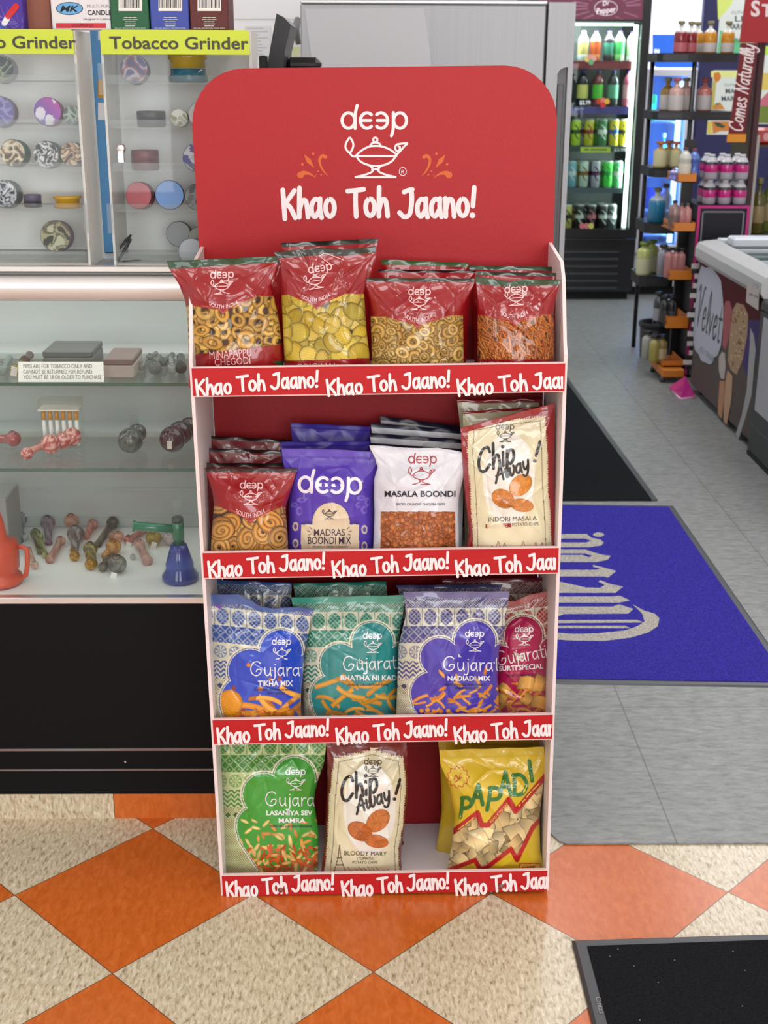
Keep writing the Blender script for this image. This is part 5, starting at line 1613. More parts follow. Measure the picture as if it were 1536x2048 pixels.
carton('purple box with a red, white and blue ice lolly print, at the left picture edge', -60, 49, -60, 60, 2.29, .09, (74, 50, 156), firework, z0=ZT + .0015)
carton('plain brown box behind the purple lolly box on the left case', 51, 104, -40, 58, 2.32, .07, (150, 92, 74), None, z0=ZT + .0015)
def candle(q, f, Y):
    V = ell(139, -17, 27, 13, 0, 351, 40); q.flat(V, [tuple(range(40))], f, (20, 24, 30), 'card')
    V = ell(139, -17, 25.6, 11.8, 0, 351, 40); q.flat(V, [tuple(range(40))], f, (104, 170, 222), 'card')
    put_text(q, f, 'MK', 139, -17, 38, 12, (16, 18, 24), 'card', 0, .03, shear=.25)
    put_text(q, f, 'MULTI-PURPOSE', 206, -12, 64, 6.5, (150, 150, 152), 'card')
    put_text(q, f, 'CANDLE', 199, -25, 48, 10, (50, 50, 54), 'card', 0, .02)
    put_text(q, f, 'Designed in California', 196, -38, 58, 4.5, (60, 60, 64), 'card')
    rect(q, f, 112, 212, 46, 56, (200, 52, 66)); put_text(q, f, 'WARNING', 165, -51, 44, 7, (110, 24, 34), 'card', 0, .02)
carton('white MK candle box standing across the gap of the two cases', 105, 222, -30, 61, 2.283, .06, (224, 224, 228), candle, z0=ZT + .0015)
def barbox(seed, x0, x1):
    def f(q, fn, Y):
        bar(q, fn, x0, x1, -40, 22, seed)
        c = (x0 + x1) / 2
        for i, w in enumerate((24, 28, 20, 22, 18)): [q.flat(*stroke2d([(c - w / 2 + w * a_, -(35 + i * 4.2)), (c - w / 2 + w * b_, -(35 + i * 4.2))], 1.5, False), fn, (206, 214, 206), 'card') for a_, b_ in ((0, .3), (.38, .62), (.7, 1))]
        put_text(q, fn, 'Sale only allowed in the United States', c, -56, 62, 2.8, (226, 232, 226), 'card')
    return f
carton('green barcode box on top of the second case', 223, 299, -40, 60, 2.282, .09, (40, 98, 64), barbox(1, 237, 284), z0=ZT + .0015, grp='barcode boxes on the second case')
carton('blue barcode box between the green and the maroon one', 302, 379, -40, 60, 2.282, .09, (66, 82, 170), barbox(2, 317, 364), z0=ZT + .0015, grp='barcode boxes on the second case')
carton('maroon barcode box at the right end of the second case', 381, 458, -40, 60, 2.282, .09, (94, 42, 40), barbox(3, 395, 442), z0=ZT + .0015, grp='barcode boxes on the second case')
carton('blue and yellow carton glimpsed in the gap between the two cases', 196, 216, 60, 320, 2.47, .06, (92, 150, 200), lambda q, f, Y: (rect(q, f, 196, 216, 160, 196, (206, 150, 30)), rect(q, f, 196, 216, 205, 240, (230, 230, 232)), rect(q, f, 196, 216, 60, 80, (220, 226, 230))), z0=1.0862)
# screen on its stand, turned edge-on
o = W(560, 110, 2.62); o = (float(o[0]), 2.66, 1.0862)
r = root('till_monitor', 'black tilted till monitor seen edge-on behind the red header', 'monitor', o)
q = MB()
P = [W(x, y, 2.60) for x, y in ((533, 138), (553, 27), (567, 34), (582, 50), (570, 100), (566, 145), (560, 168), (527, 168))]
P = np.array([[p_[0], p_[2]] for p_ in P])
q.prism(P, lambda a, b, c=0.0: np.stack([a, 2.60 + np.asarray(c), b], -1), .24, (18, 18, 21), 'satin')
q.build('screen_housing', r, o)
q = MB(); a = W(585, 125, 2.70)
q.box(float(W(568, 0, 2.7)[0]), float(W(640, 0, 2.7)[0]), 2.70, 2.78, float(W(0, 140, 2.7)[2]), float(W(0, 112, 2.7)[2]), (22, 22, 24), 'satin', .01); q.build('arm', r, o)
q = MB(); q.box(float(W(580, 0, 2.7)[0]), float(W(615, 0, 2.7)[0]), 2.715, 2.765, 1.10, float(W(0, 141, 2.7)[2]), (22, 22, 24), 'satin', .006); q.build('post', r, o)
q = MB(); q.box(-.20, -.06, 2.66, 2.82, 1.0862, 1.0995, (22, 22, 24), 'satin', .004); q.build('base', r, o)
carton('small black device beside the second case, behind the red header', 519, 533, 112, 170, 2.55, .05, (24, 24, 26), None, z0=1.0862, cat='device', name='card_reader')

# ------------------------------------------------------------------ what lies in the showcase
def on(px, py, z): return G(px, py, z)
S1, S2, SD0 = .8772, .7152, .4741
# shelf one
q = MB()
a, b = W(36, 760, 2.304), W(208, 760, 2.304); zt = float(W(36, 727, 2.304)[2])
lean_ = .016
fn = lambda x, y, c=0.0: np.stack([x, 2.304 + (np.asarray(y) - S1) / .04 * lean_ + np.asarray(c), y], -1)
q.prism([(float(a[0]), S1 + .0002), (float(b[0]), S1 + .0002), (float(b[0]) - .002, zt), (float(a[0]), zt)], fn, .0008, (236, 236, 232), 'paper')
fn2 = lambda x, y, c=0.0: fn(x, y, -.0006)
hh = zt - S1
for i, t in enumerate(('PIPES ARE FOR TOBACCO ONLY AND', 'CANNOT BE RETURNED FOR REFUND.', 'YOU MUST BE 18 OR OLDER TO PURCHASE')):
    w = float(b[0] - a[0]) * (.80, .81, .91)[i]
    put_text(q, fn2, t, float(a[0]) + .009 + w / 2, zt - hh * (.20 + .27 * i), w, .0072, (110, 108, 106), 'paper')
single(q, 'paper_notice', 'white printed notice about tobacco pipes leaning on the upper glass shelf', 'notice', (float(a[0] + b[0]) / 2, 2.31, S1))
def shelf_box(label, x0, x1, yb, yt, z, Y, d, col, top):
    a, b = W(x0, yb, Y), W(x1, yb, Y); h = .5 * abs(float(W(x0, yt, Y)[2]) - z)
    o = (float(a[0] + b[0]) / 2, Y + d / 2, z)
    r = root('flat_box', label, 'box', o, 'flat boxes on the upper glass shelf')
    q = MB(); q.box(float(a[0]), float(b[0]), Y, Y + d, z + .0004, z + h, col, 'card', .002); q.build('box_body', r, o)
    q = MB(); q.box(float(a[0]), float(b[0]), Y, Y + d, z + h + .0003, z + h + .012, top, 'card', .002); q.build('box_lid', r, o)
shelf_box('dark grey flat box behind the white notice on the upper glass shelf', 86, 186, 726, 690, S1, 2.40, .10, (110, 114, 112), (96, 100, 98))
shelf_box('brown flat box right of the white notice on the upper glass shelf', 208, 268, 748, 705, S1, 2.335, .10, (170, 158, 152), (120, 106, 102))

def pipe(name, label, head, tail, rh, rt, col, z, grp=None, tint=None, mat='tinted', tag_at=None, bowl=True, cat='glass pipe', lift=0.0, stripes=None):
    """a hand pipe: round bowl end with mouth, tapering neck to the tip; head and tail are places on the shelf"""
    A, B = on(*head, z), on(*tail, z)
    sc1 = 1200 / 1.0
    R, r = rh / 1130.0, rt / 1130.0
    A[2], B[2] = z + R + .0006 + lift, z + r + .0006 + lift
    o = (float(A[0]), float(A[1]), z)
    rt_ = root(name, label, cat, o, grp)
    L = np.linalg.norm(B - A)
    d = (B - A) / L
    t = np.concatenate([np.linspace(-R * .999, R * .8, 12), np.linspace(R * 1.1, L, 10)])
    rad = np.where(t < R * .72, np.sqrt(np.clip(R * R - t * t, 1e-8, None)), 0)
    k = t >= R * .72
    rad[k] = r + (R * .62 - r) * np.clip(1 - (t[k] - R * .72) / (L - R * .72), 0, 1) ** 1.6
    rad[-1] *= 1.15
    col = np.asarray(col, float) * .84 + 40
    base, acc = np.asarray(col, float), np.asarray(stripes if stripes is not None else np.asarray(col) * .7, float)
    sd = abs(hash(label)) % 97 if False else sum(map(ord, label)) % 97
    def colf(tt, aa):
        s_ = np.sin(aa * 3 + tt * 16 + sd) + .6 * np.sin(tt * 30 + aa * 2)
        w = np.clip(s_ * 2.2, 0, 1)[:, None] if stripes is not None else (np.clip(np.sin(aa * 7 + 3 * np.sin(tt * 21 + sd)) * 1.4, 0, 1) * .5)[:, None]
        return base * (1 - w) + acc * w
    q = MB(); q.tube(A + d * t[:, None], rad, col, mat, 16, True, colf)
    q.build('pipe_body', rt_, o)
    if bowl:
        q = MB(); q.lathe([(R * .30, 0, acc), (R * .46, R * .10, acc), (R * .40, R * .16, base * .6), (R * .2, R * .02, base * .3)], A + [0, -R * .25, R * .80], 14, mat, (0, -.45, .9)); q.build('bowl_rim', rt_, o)
    if tag_at:
        c = W(*tag_at, float(A[1]) - R - .004); s_ = .009
        q = MB(); f = frame(c, (1, 0, -.3), (.3, -.35, 1)); q.prism([(-s_ * .6, -s_), (s_ * .6, -s_), (s_ * .6, s_), (-s_ * .6, s_)], f, .0004, (232, 230, 224), 'paper')
        q.build('price_tag', rt_, o)
    return rt_
ga = 'glass pieces at the end of the upper shelf'
for i, (h, t, rh, rt2, c, lab) in enumerate((((4, 752), (20, 722), 14, 6, (150, 170, 160), 'pale green glass pipe at the left picture edge of the upper shelf'),
        ((32, 752), (52, 728), 12, 8, (176, 176, 90), 'yellow-green glass pipe behind the tag left of the notice'),
        ((50, 735), (60, 718), 12, 8, (96, 62, 56), 'brown glass pipe peeking over the left corner of the notice'),
        ((283, 742), (292, 724), 9, 5, (150, 154, 152), 'small grey pipe next to the brown flat box'),
        ((311, 750), (318, 722), 14, 7, (112, 118, 114), 'grey glass pipe with a dark open bowl'),
        ((346, 748), (340, 722), 11, 6, (176, 182, 178), 'clear glass pipe right of the dark-bowled one'),
        ((326, 734), (345, 716), 10, 6, (100, 106, 104), 'grey pipe lying behind the clear one'),
        ((362, 748), (362, 722), 13, 8, (50, 54, 54), 'black-tipped pipe beside the display stand'),
        ((300, 722), (312, 712), 8, 5, (120, 124, 122), 'small dark grey pipe at the back of the upper shelf'))):
    pipe('glass_pipe', lab, h, t, rh, rt2, c, S1, ga, mat='tinted', tag_at=(28, 743) if i == 1 else None)
# shelf two
pipe('glass_pipe', 'glossy dark red pipe at the left picture edge of the lower glass shelf', (28, 893), (-30, 886), 17, 8, (150, 56, 54), S2, None, mat='gloss')
pink = (196, 130, 122)
o = on(100, 905, S2); o = tuple(map(float, o))
r = root('glass_bubbler', 'pink speckled three-bulb glass bubbler lying on the lower glass shelf', 'glass pipe', o)
P0 = on(146, 900, S2); q = MB()
def speck(V, C):
    s_ = np.sin(V[:, 0] * 900) * np.sin(V[:, 1] * 800 + V[:, 2] * 700)
    return np.where(s_[:, None] > .1, lin((224, 178, 168)), lin((176, 76, 74)))
def bulbs(q, pts, mat, tint):
    for (x, y, rp, dz) in pts:
        c = on(x, y, S2); R = rp / 1150; c[2] = S2 + R + .0005 + dz
        q.lathe([(R * math.sin(a) + 1e-7, -R * math.cos(a), (200, 140, 130)) for a in np.linspace(.02, math.pi - .02, 12)], c, 18, mat, (0, 0, 1), True, tint)
bulbs(q, [(103, 908, 22, 0), (128, 902, 19, .004), (146, 898, 21, .006), (55, 920, 14, 0)], 'gloss', speck)
A, B = on(60, 916, S2) + [0, 0, .012], on(92, 906, S2) + [0, 0, .018]
q.tube([A, (A + B) / 2, B], [.008, .006, .009], pink, 'gloss', 12); q.build('bulb_chain', r, o)
# rack of cigarette-shaped one-hitters
c0 = W(118, 840, 2.43)
o = (float(c0[0]), 2.44, S2)
r = root('pipe_stand', 'clear stand holding six cigarette-shaped pipes on the lower glass shelf', 'stand', o)
xa_, xb_ = float(W(78, 840, 2.43)[0]), float(W(160, 840, 2.43)[0])
ztop = float(W(0, 813, 2.43)[2])
q = MB(); q.box(xa_, xb_, 2.425, 2.465, ztop - .006, ztop + .012, (226, 224, 216), 'acrylic'); q.box(xa_, xb_, 2.425, 2.465, ztop - .008, ztop - .005, (226, 224, 218), 'satin'); q.build('top_plate', r, o)
q = MB(); q.box(xa_, xb_, 2.425, 2.465, S2 + .0004, S2 + .005, (220, 222, 220), 'acrylic'); q.build('bottom_plate', r, o)
for s_ in (xa_, xb_ - .003):
    q = MB(); q.box(s_, s_ + .003, 2.43, 2.46, S2 + .005, ztop - .008, (236, 238, 238), 'acrylic'); q.build('upright', r, o)
for i in range(6):
    x = xa_ + .008 + (xb_ - xa_ - .016) * i / 5
    zc = S2 + .006
    ro = (x, 2.436, zc)
    rr_ = root('cigarette_pipe', 'white cigarette-shaped pipe with orange tip, %s in the clear stand' % ('first from the left end', 'second from the left end', 'third from the left end', 'third from the right end', 'second from the right end', 'first from the right end')[i], 'pipe', ro, 'cigarette-shaped pipes in the clear stand')
    hz = ztop - .010 - zc
    q = MB(); q.lathe([(.0042, 0, (226, 226, 222)), (.0042, hz * .74, (226, 226, 222))], ro, 12, 'satin'); q.build('pipe_tube', rr_, ro)
    q = MB(); q.lathe([(.0042, hz * .745, (206, 150, 70)), (.0042, hz, (206, 150, 70)), (.003, hz, (150, 100, 50))], ro, 12, 'satin'); q.build('orange_tip', rr_, ro)
# grey bubbler and dark purple bubbler
def smoke(c1, c2, k=500):
    return lambda V, C: np.where((np.sin(V[:, 0] * k + 4 * np.sin(V[:, 2] * k * .4)) * np.sin(V[:, 2] * k * .8))[:, None] > .1, lin(c1), lin(c2))
o = tuple(map(float, on(262, 905, S2)))
r = root('glass_bubbler', 'smoky grey glass bubbler with clear mouthpiece on the lower glass shelf', 'glass pipe', o)
q = MB(); bulbs(q, [(262, 906, 28, 0), (276, 892, 21, .008)], 'gloss', smoke((60, 66, 64), (92, 98, 94))); q.build('body', r, o)
m0 = on(268, 893, S2); zt = float(W(266, 832, m0[1] + .02)[2])
q = MB(); q.lathe([(.011, S2 + .03, (190, 198, 194)), (.008, S2 + .05, (206, 212, 208)), (.0072, zt - .006, (214, 220, 216)), (.0082, zt, (226, 230, 228))], (float(m0[0]), float(m0[1]) + .02, 0), 14, 'acrylic'); q.build('mouthpiece', r, o)
o = tuple(map(float, on(345, 900, S2)))
r = root('glass_bubbler', 'dark purple glass bubbler with price tag on the lower glass shelf', 'glass pipe', o)
q = MB(); bulbs(q, [(346, 904, 29, 0), (362, 893, 27, .004), (380, 886, 23, .012)], 'gloss', smoke((58, 36, 44), (72, 46, 54))); q.build('body', r, o)
c = W(339, 890, o[1] - .045); q = MB(); f = frame(c, (1, 0, 0), (.05, -.1, 1)); q.prism([(-.0045, -.008), (.0045, -.008), (.0045, .008), (-.0045, .008)], f, .0004, (226, 222, 216), 'paper'); q.build('price_tag', r, o)

# deck: a scatter of blown glass pipes
gd = 'blown glass pipes scattered on the white deck'
for h, t, rh, rt2, c, st_, tg, lab in (
    ((42, 1052), (40, 1088), 21, 8, (160, 160, 170), (70, 76, 100), None, 'grey pipe with dark blue streaks behind the orange pipe'),
    ((50, 1082), (28, 1078), 10, 6, (206, 208, 206), None, None, 'small clear pipe beside the orange silicone pipe'),
    ((97, 1060), (98, 1092), 18, 8, (176, 150, 160), (120, 90, 120), None, 'mauve striped pipe at the back of the deck'),
    ((72, 1078), (82, 1110), 13, 8, (150, 156, 90), (60, 60, 40), None, 'olive and black pipe in front of the mauve one'),
    ((78, 1085), (92, 1118), 12, 7, (196, 200, 130), (150, 150, 70), None, 'pale yellow-green pipe lying toward the front'),
    ((122, 1092), (100, 1128), 12, 9, (214, 170, 150), (190, 120, 110), None, 'peach striped pipe near the left of the heap'),
    ((70, 1138), (58, 1104), 9, 6, (220, 160, 140), (236, 214, 200), None, 'small pink and white pipe nearest the orange one'),
    ((144, 1056), (158, 1078), 18, 9, (220, 130, 100), (240, 190, 160), None, 'salmon pink round pipe at the back of the deck'),
    ((186, 1060), (172, 1080), 13, 8, (206, 110, 96), (236, 180, 160), None, 'red striped pipe with flared end at the back'),
    ((153, 1085), (150, 1115), 21, 8, (70, 66, 66), (196, 190, 186), None, 'black and white spiral pipe in the middle of the deck'),
    ((150, 1122), (148, 1108), 12, 8, (206, 160, 40), (176, 120, 30), None, 'amber bead-headed pipe below the spiral one'),
    ((226, 1058), (196, 1096), 15, 8, (110, 104, 80), (40, 40, 40), None, 'dark striped pipe slanting across the back of the heap'),
    ((182, 1112), (186, 1136), 17, 10, (176, 160, 80), (80, 80, 50), None, 'yellow pipe with dark squiggles in the heap'),
    ((182, 1140), (180, 1120), 13, 9, (206, 156, 30), (176, 120, 20), None, 'golden pipe head lying nearest the front edge'),
    ((228, 1108), (212, 1122), 18, 10, (214, 160, 70), (190, 120, 40), None, 'orange glass pipe in the centre of the heap'),
    ((238, 1084), (224, 1078), 13, 8, (214, 140, 110), (236, 190, 170), None, 'coral pipe at the back right of the heap'),
    ((258, 1090), (286, 1068), 12, 8, (214, 140, 124), (190, 90, 80), (257, 1092), 'pink pipe with tag pointing to the back right'),
    ((236, 1146), (214, 1128), 21, 9, (150, 146, 134), (90, 84, 76), (227, 1153), 'brown-grey round pipe with tag nearest the front'),
    ((206, 1144), (222, 1118), 11, 8, (80, 70, 60), (150, 140, 120), None, 'small dark pipe touching the brown-grey one'),
    ((266, 1120), (266, 1118), 7, 5, (214, 220, 214), None, None, 'tiny clear pipe lying alone on the deck'),
    ((280, 1100), (296, 1132), 13, 11, (206, 150, 140), (226, 190, 180), None, 'rosy twisted pipe pointing to the front'),
    ((308, 1092), (300, 1070), 19, 10, (190, 160, 40), (160, 130, 30), (307, 1092), 'mustard round pipe with tag near the blue bong'),
    ((340, 1090), (322, 1076), 16, 9, (196, 176, 180), (226, 210, 210), (337, 1104), 'pale rose pipe with tag beside the blue bong')):
    pipe('glass_pipe', lab, h, t, rh, rt2, c, SD0, gd, stripes=st_, tag_at=tg, mat='tinted')
# orange silicone piece
c0 = on(16, 1178, SD0); Yo = float(c0[1]) + .03
def P2(x, y): p_ = W(x, y, Yo); return np.array([p_[0], p_[2]])
o = (float(W(16, 1178, Yo)[0]), Yo, SD0)
r = root('silicone_pipe', 'orange silicone water pipe with side handle at the left end of the deck', 'water pipe', o)
q = MB(); cx = float(W(2, 1178, Yo)[0]); k = 1 / 1135.
q.lathe([(46 * k, 0, (150, 60, 90)), (50 * k, .006, (206, 80, 46)), (47 * k, .016, (206, 74, 46)), (38 * k, .022, (200, 70, 44)), (44 * k, .032, (206, 72, 44)), (46 * k, .072, (206, 74, 46)), (44 * k, .085, (200, 70, 44)), (24 * k, .092, (196, 68, 42)), (19 * k, .125, (206, 74, 46)), (12 * k, .150, (206, 74, 46)), (2 * k, .163, (206, 74, 46))], (cx, Yo, SD0 + .0005), 26, 'satin'); q.build('body', r, o)
q = MB(); hpts = [(38, 1092), (54, 1098), (55, 1130), (52, 1150), (36, 1160)]
q.tube([W(x, y, Yo) for x, y in hpts], 5.5 * k, (204, 76, 48), 'satin', 10); q.build('handle', r, o)
# box corner behind it
carton('grey open carton behind the orange pipe on the deck', -40, 20, 998, 1090, 2.47, .1, (150, 150, 150), None, z0=SD0 + .0005)
# blue bong with green neck
b0 = on(357, 1178, SD0); Yb_ = float(b0[1]) + .045
o = (float(W(362, 1180, Yb_)[0]), Yb_, SD0)
r = root('water_pipe', 'blue glass beaker water pipe with green spout at the right end of the deck', 'water pipe', o)
k = 1 / 1130.
BLU = (40, 62, 150)
q = MB(); q.lathe([(36 * k, 0, BLU), (40 * k, .004, BLU), (40 * k, .012, (34, 52, 130)), (30 * k, .026, BLU), (31 * k, .034, (60, 84, 170)), (22 * k, .060, BLU), (17 * k, .074, BLU)], (o[0], Yb_, SD0 + .0005), 30, 'gloss'); q.build('beaker', r, o)
q = MB(); q.lathe([(13 * k, .0745, (40, 110, 84)), (13 * k, .118, (44, 116, 88)), (11 * k, .120, (40, 100, 80))], (o[0], Yb_, SD0), 20, 'gloss'); q.build('neck', r, o)
q = MB(); A = np.array([o[0] - .008, Yb_, SD0 + .106]); B = W(265, 1052, Yb_ - .01)
q.tube([A, A * .5 + B * .5, A * .08 + B * .92, A * .04 + B * .96, B], [.0085, .0088, .0090, .0115, .0125], (46, 122, 92), 'gloss', 16); q.build('spout', r, o)
q = MB(); q.lathe([(12 * k, .1205, (70, 78, 76)), (13 * k, .124, (70, 78, 76)), (11 * k, .130, (60, 66, 64))], (o[0], Yb_, SD0), 18, 'satin'); q.build('grommet', r, o)
q = MB(); q.lathe([(5 * k, .1305, (220, 226, 224)), (5 * k, .140, (220, 226, 224)), (13 * k, .160, (230, 234, 232)), (14 * k, .162, (236, 238, 236))], (o[0], Yb_, SD0), 18, 'acrylic'); q.build('glass_bowl', r, o)

# ------------------------------------------------------------------ tall fridge side, wall papers
FY = 4.25
fx0, fx1, fxg = -.20, .642, .556
fo = ((fx0 + fx1) / 2, FY + .35, .004)
r = root('steel_fridge', 'tall stainless fridge turned side-on behind the red display', 'fridge', fo)
zt = 1.598
q = MB(); q.box(fx0, fxg - .004, FY, FY + .72, .055, zt, (166, 168, 171), 'brushed_steel', .004); q.build('cabinet', r, fo)
q = MB(); q.box(fx0, fxg - .002, FY - .004, FY + .72, zt + .0005, zt + .012, (206, 208, 210), 'steel', .003); q.build('top_cap', r, fo)
q = MB(); q.box(fx0 + .02, fxg - .02, FY + .02, FY + .70, .0045, .054, (40, 41, 43), 'matte'); q.build('plinth', r, fo)
q = MB(); q.box(fxg - .0035, fxg + .0025, FY + .012, FY + .7, .07, zt - .01, (44, 45, 48), 'matte'); q.build('door_gasket', r, fo)
# door slab edge with pocket handle
zh0, zh1 = .75, float(W(1118, 134, FY)[2])
q = MB()
xa_, xb_ = fxg + .003, fx1
ha, hb = float(W(1108, 300, FY)[0]), float(W(1128, 300, FY)[0])
fnF = lambda a, b, c=0.0: np.stack([a, FY + np.asarray(c), b], -1)
for (x0, x1, z0_, z1_) in ((xa_, ha, .06, zt + .008), (hb, xb_, .06, zt + .008), (ha, hb, zh1, zt + .008), (ha, hb, .06, zh0)):
    q.box(x0, x1, FY, FY + .70, z0_, z1_, (164, 165, 168), 'brushed_steel')
q.box(ha, hb, FY + .014, FY + .70, zh0, zh1, (104, 105, 108), 'satin')
d = q.build('door', r, fo)
q = MB(); P = [(ha, zh1 - .02)] + [(ha + (hb - ha) * t_, zh1 - .02 + .0198 * math.sin(math.pi / 2 * t_) ** .5) for t_ in (.25, .5, .75, 1)] + [(hb, zh1), (ha, zh1)]
q.prism(P, lambda a, b, c=0.0: np.stack([a, FY + np.asarray(c), b], -1), .013, (164, 165, 168), 'brushed_steel'); q.build('pocket_corner', d, fo)
q = MB(); q.box(ha + .003, hb - .010, FY + .006, FY + .0138, zh0 + .01, zh1 - .05, (88, 89, 92), 'satin', .002); q.build('pocket_handle', d, fo)
q = MB()
sp_ = [W(x, y, FY) for x, y in ((610, 18), (848, 16), (860, 100), (870, 260), (640, 262), (622, 110))]
q.prism([(float(p_[0]), float(p_[2])) for p_ in sp_][::-1], lambda a, b, c=0.0: np.stack([a, FY - .0016 + np.asarray(c), b], -1), .001, (188, 190, 194), 'satin')
single(q, 'plastic_sheet', 'pale grey plastic sheet taped to the fridge side, above the red header', 'sheet', (0.0, FY - .001, 1.4))
WYp = 5.298
def paper(label, pts, col, lines=0, seed=0):
    P = [W(x, y, WYp) for x, y in pts]
    q = MB(); q.prism([(float(p_[0]), float(p_[2])) for p_ in P][::-1], lambda a, b, c=0.0: np.stack([a, WYp - .0012 + np.asarray(c), b], -1), .001, col, 'paper')
    f = flip(lambda a, b, c=0.0: W(a, b, WYp - .0016))
    rg = np.random.default_rng(seed)
    x0, x1 = min(p_[0] for p_ in pts) + 4, max(p_[0] for p_ in pts) - 4; y0, y1 = min(p_[1] for p_ in pts) + 5, max(p_[1] for p_ in pts) - 4
    for i in range(lines):
        y = y0 + (y1 - y0) * i / max(1, lines - 1)
        V, Fc = stroke2d([(x0, -y), (x0 + (x1 - x0) * rg.uniform(.5, 1), -y)], 1.2, False); q.flat(V, Fc, f, (170, 172, 178), 'paper')
    single(q, 'wall_paper', label, 'paper', (float(P[0][0]), WYp, float(P[0][2])))
paper('white written sheet on the wall between the cases and the fridge', [(489, 52), (541, 52), (541, 112), (489, 112)], (226, 228, 230), 9, 1)
paper('large blank white poster on the wall at the top of the picture', [(468, -40), (610, -40), (610, 38), (468, 38)], (236, 238, 240), 0)
paper('pale lime slip on the wall beside the fridge edge', [(575, 94), (600, 94), (600, 112), (575, 112)], (216, 224, 176), 0)
q = MB(); c = W(596, 65, 5.25); q.tube([c + [0, .02, .05], c + [-.01, 0, .01], c + [0, .02, -.04]], [.012, .016, .010], (110, 112, 114), 'satin', 10)
single(q, 'wall_hook', 'grey hook on the wall at the fridge edge', 'hook', tuple(map(float, c)))
# ------------------------------------------------------------------ drinks cooler with red sign
def wx(px, py, Y): return float(W(px, py, Y)[0])
def wz(px, py, Y): return float(W(px, py, Y)[2])
KY = 8.3
kx0, kx1 = .98, 1.704
ko = ((kx0 + kx1) / 2, KY + .35, .0045)
kr = root('drinks_cooler', 'tall black glass-door drinks cooler with maroon sign, standing at the far wall', 'cooler', ko)
BK = (20, 21, 24)
zg0, zg1 = .40, 1.675
q = MB()
q.box(kx0, kx0 + .04, KY + .03, KY + .72, .40, 1.98, BK, 'satin'); q.box(kx1 - .04, kx1, KY + .03, KY + .72, .40, 1.98, BK, 'satin')
q.box(kx0 + .04, kx1 - .04, KY + .68, KY + .72, .40, 1.98, (120, 132, 130), 'satin'); q.box(kx0 + .04, kx1 - .04, KY + .03, KY + .68, 1.69, 1.98, BK, 'satin')
q.build('cabinet', kr, ko)
q = MB(); q.box(kx0, kx1, KY + .012, KY + .72, .055, .398, (23, 24, 28), 'satin', .004); q.build('base_housing', kr, ko)
for i in range(6):
    z = .075 + i * .046
    q = MB(); q.box(kx0 + .03, kx1 - .10, KY + .004, KY + .0118, z, z + .013, (60, 62, 66), 'satin'); q.build('vent_slat', kr, ko)
q = MB(); q.box(kx0, kx1, KY + .002, KY + .0115, .386, .392, (110, 112, 116), 'metal'); q.build('trim_strip', kr, ko)
q = MB(); q.box(kx0 + .02, kx1 - .02, KY + .06, KY + .70, .0047, .054, (20, 20, 22), 'matte'); q.build('plinth', kr, ko)
q = MB()
fr_ = ((kx0, kx0 + .045, .40, 1.98), (kx1 - .052, kx1, .40, 1.98), (kx0 + .045, kx1 - .052, .40, .455), (kx0 + .045, kx1 - .052, zg1, zg1 + .012))
for x0, x1, z0, z1 in fr_: q.box(x0, x1, KY - .02, KY + .028, z0, z1, BK, 'satin')
d_ = q.build('door_frame', kr, ko)
q = MB(); q.box(kx0 + .045, kx1 - .052, KY - .004, KY + .002, .456, zg1 - .001, (238, 246, 243), 'pane'); q.build('door_glass', d_, ko)
# header sign
q = MB(); sx0, sx1 = kx0 + .046, kx1 - .053
q.box(sx0, sx1, KY - .022, KY + .027, zg1 + .0125, 1.98, (92, 40, 60), 'backlit')
f = flip(lambda a, b, c=0.0: W(a, b, KY - .0226))
rg = np.random.default_rng(4)
for i in range(16):
    a = rg.uniform(0, 6.28); V, Fc = stroke2d([(1214 + 40 * math.cos(a), -(14 + 22 * math.sin(a))), (1214 + 70 * math.cos(a), -(14 + 40 * math.sin(a)))], [3, 7, 3], False)
    V[:, 1] = np.maximum(V[:, 1], -39); V[:, 0] = np.clip(V[:, 0], 1140, 1281); q.flat(V, Fc, f, (126, 78, 98), 'backlit')
V, Fc = stroke2d(ell(1212, -16, 23, 15, 0, 360, 30), 1.5, False); q.flat(V, Fc, f, (190, 170, 178), 'backlit')
put_text(q, f, 'Dr', 1212, -6, 14, 9, (216, 204, 208), 'backlit', .12, .02, shear=.2)
put_text(q, f, 'Pepper', 1212, -20, 40, 12, (216, 204, 208), 'backlit', .12, .02, shear=.2)
q.build('header_sign', kr, ko)
for x0, x1, z0, z1 in ((kx1 - .085, kx1 - .062, .46, 1.66), (kx0 + .05, kx1 - .09, 1.655, 1.668)):
    q = MB(); q.box(x0, x1, KY + .035, KY + .05, z0, z1, (226, 244, 236), 'led'); q.build('light_strip', kr, ko)
area('cooler_lamp', (kx0 + .36, KY + .06, 1.64), (.5, .05), 5.0, (.93, 1.0, .98), (math.radians(50), 0, 0))
area('cooler_lamp', (kx1 - .07, KY + .06, 1.06), (.03, 1.1), 6.0, (.93, 1.0, .98), (math.radians(90), 0, math.radians(65)))
SHY = KY + .055
shelves = [wz(1200, y, SHY) for y in (122, 213, 293, 376, 462)]
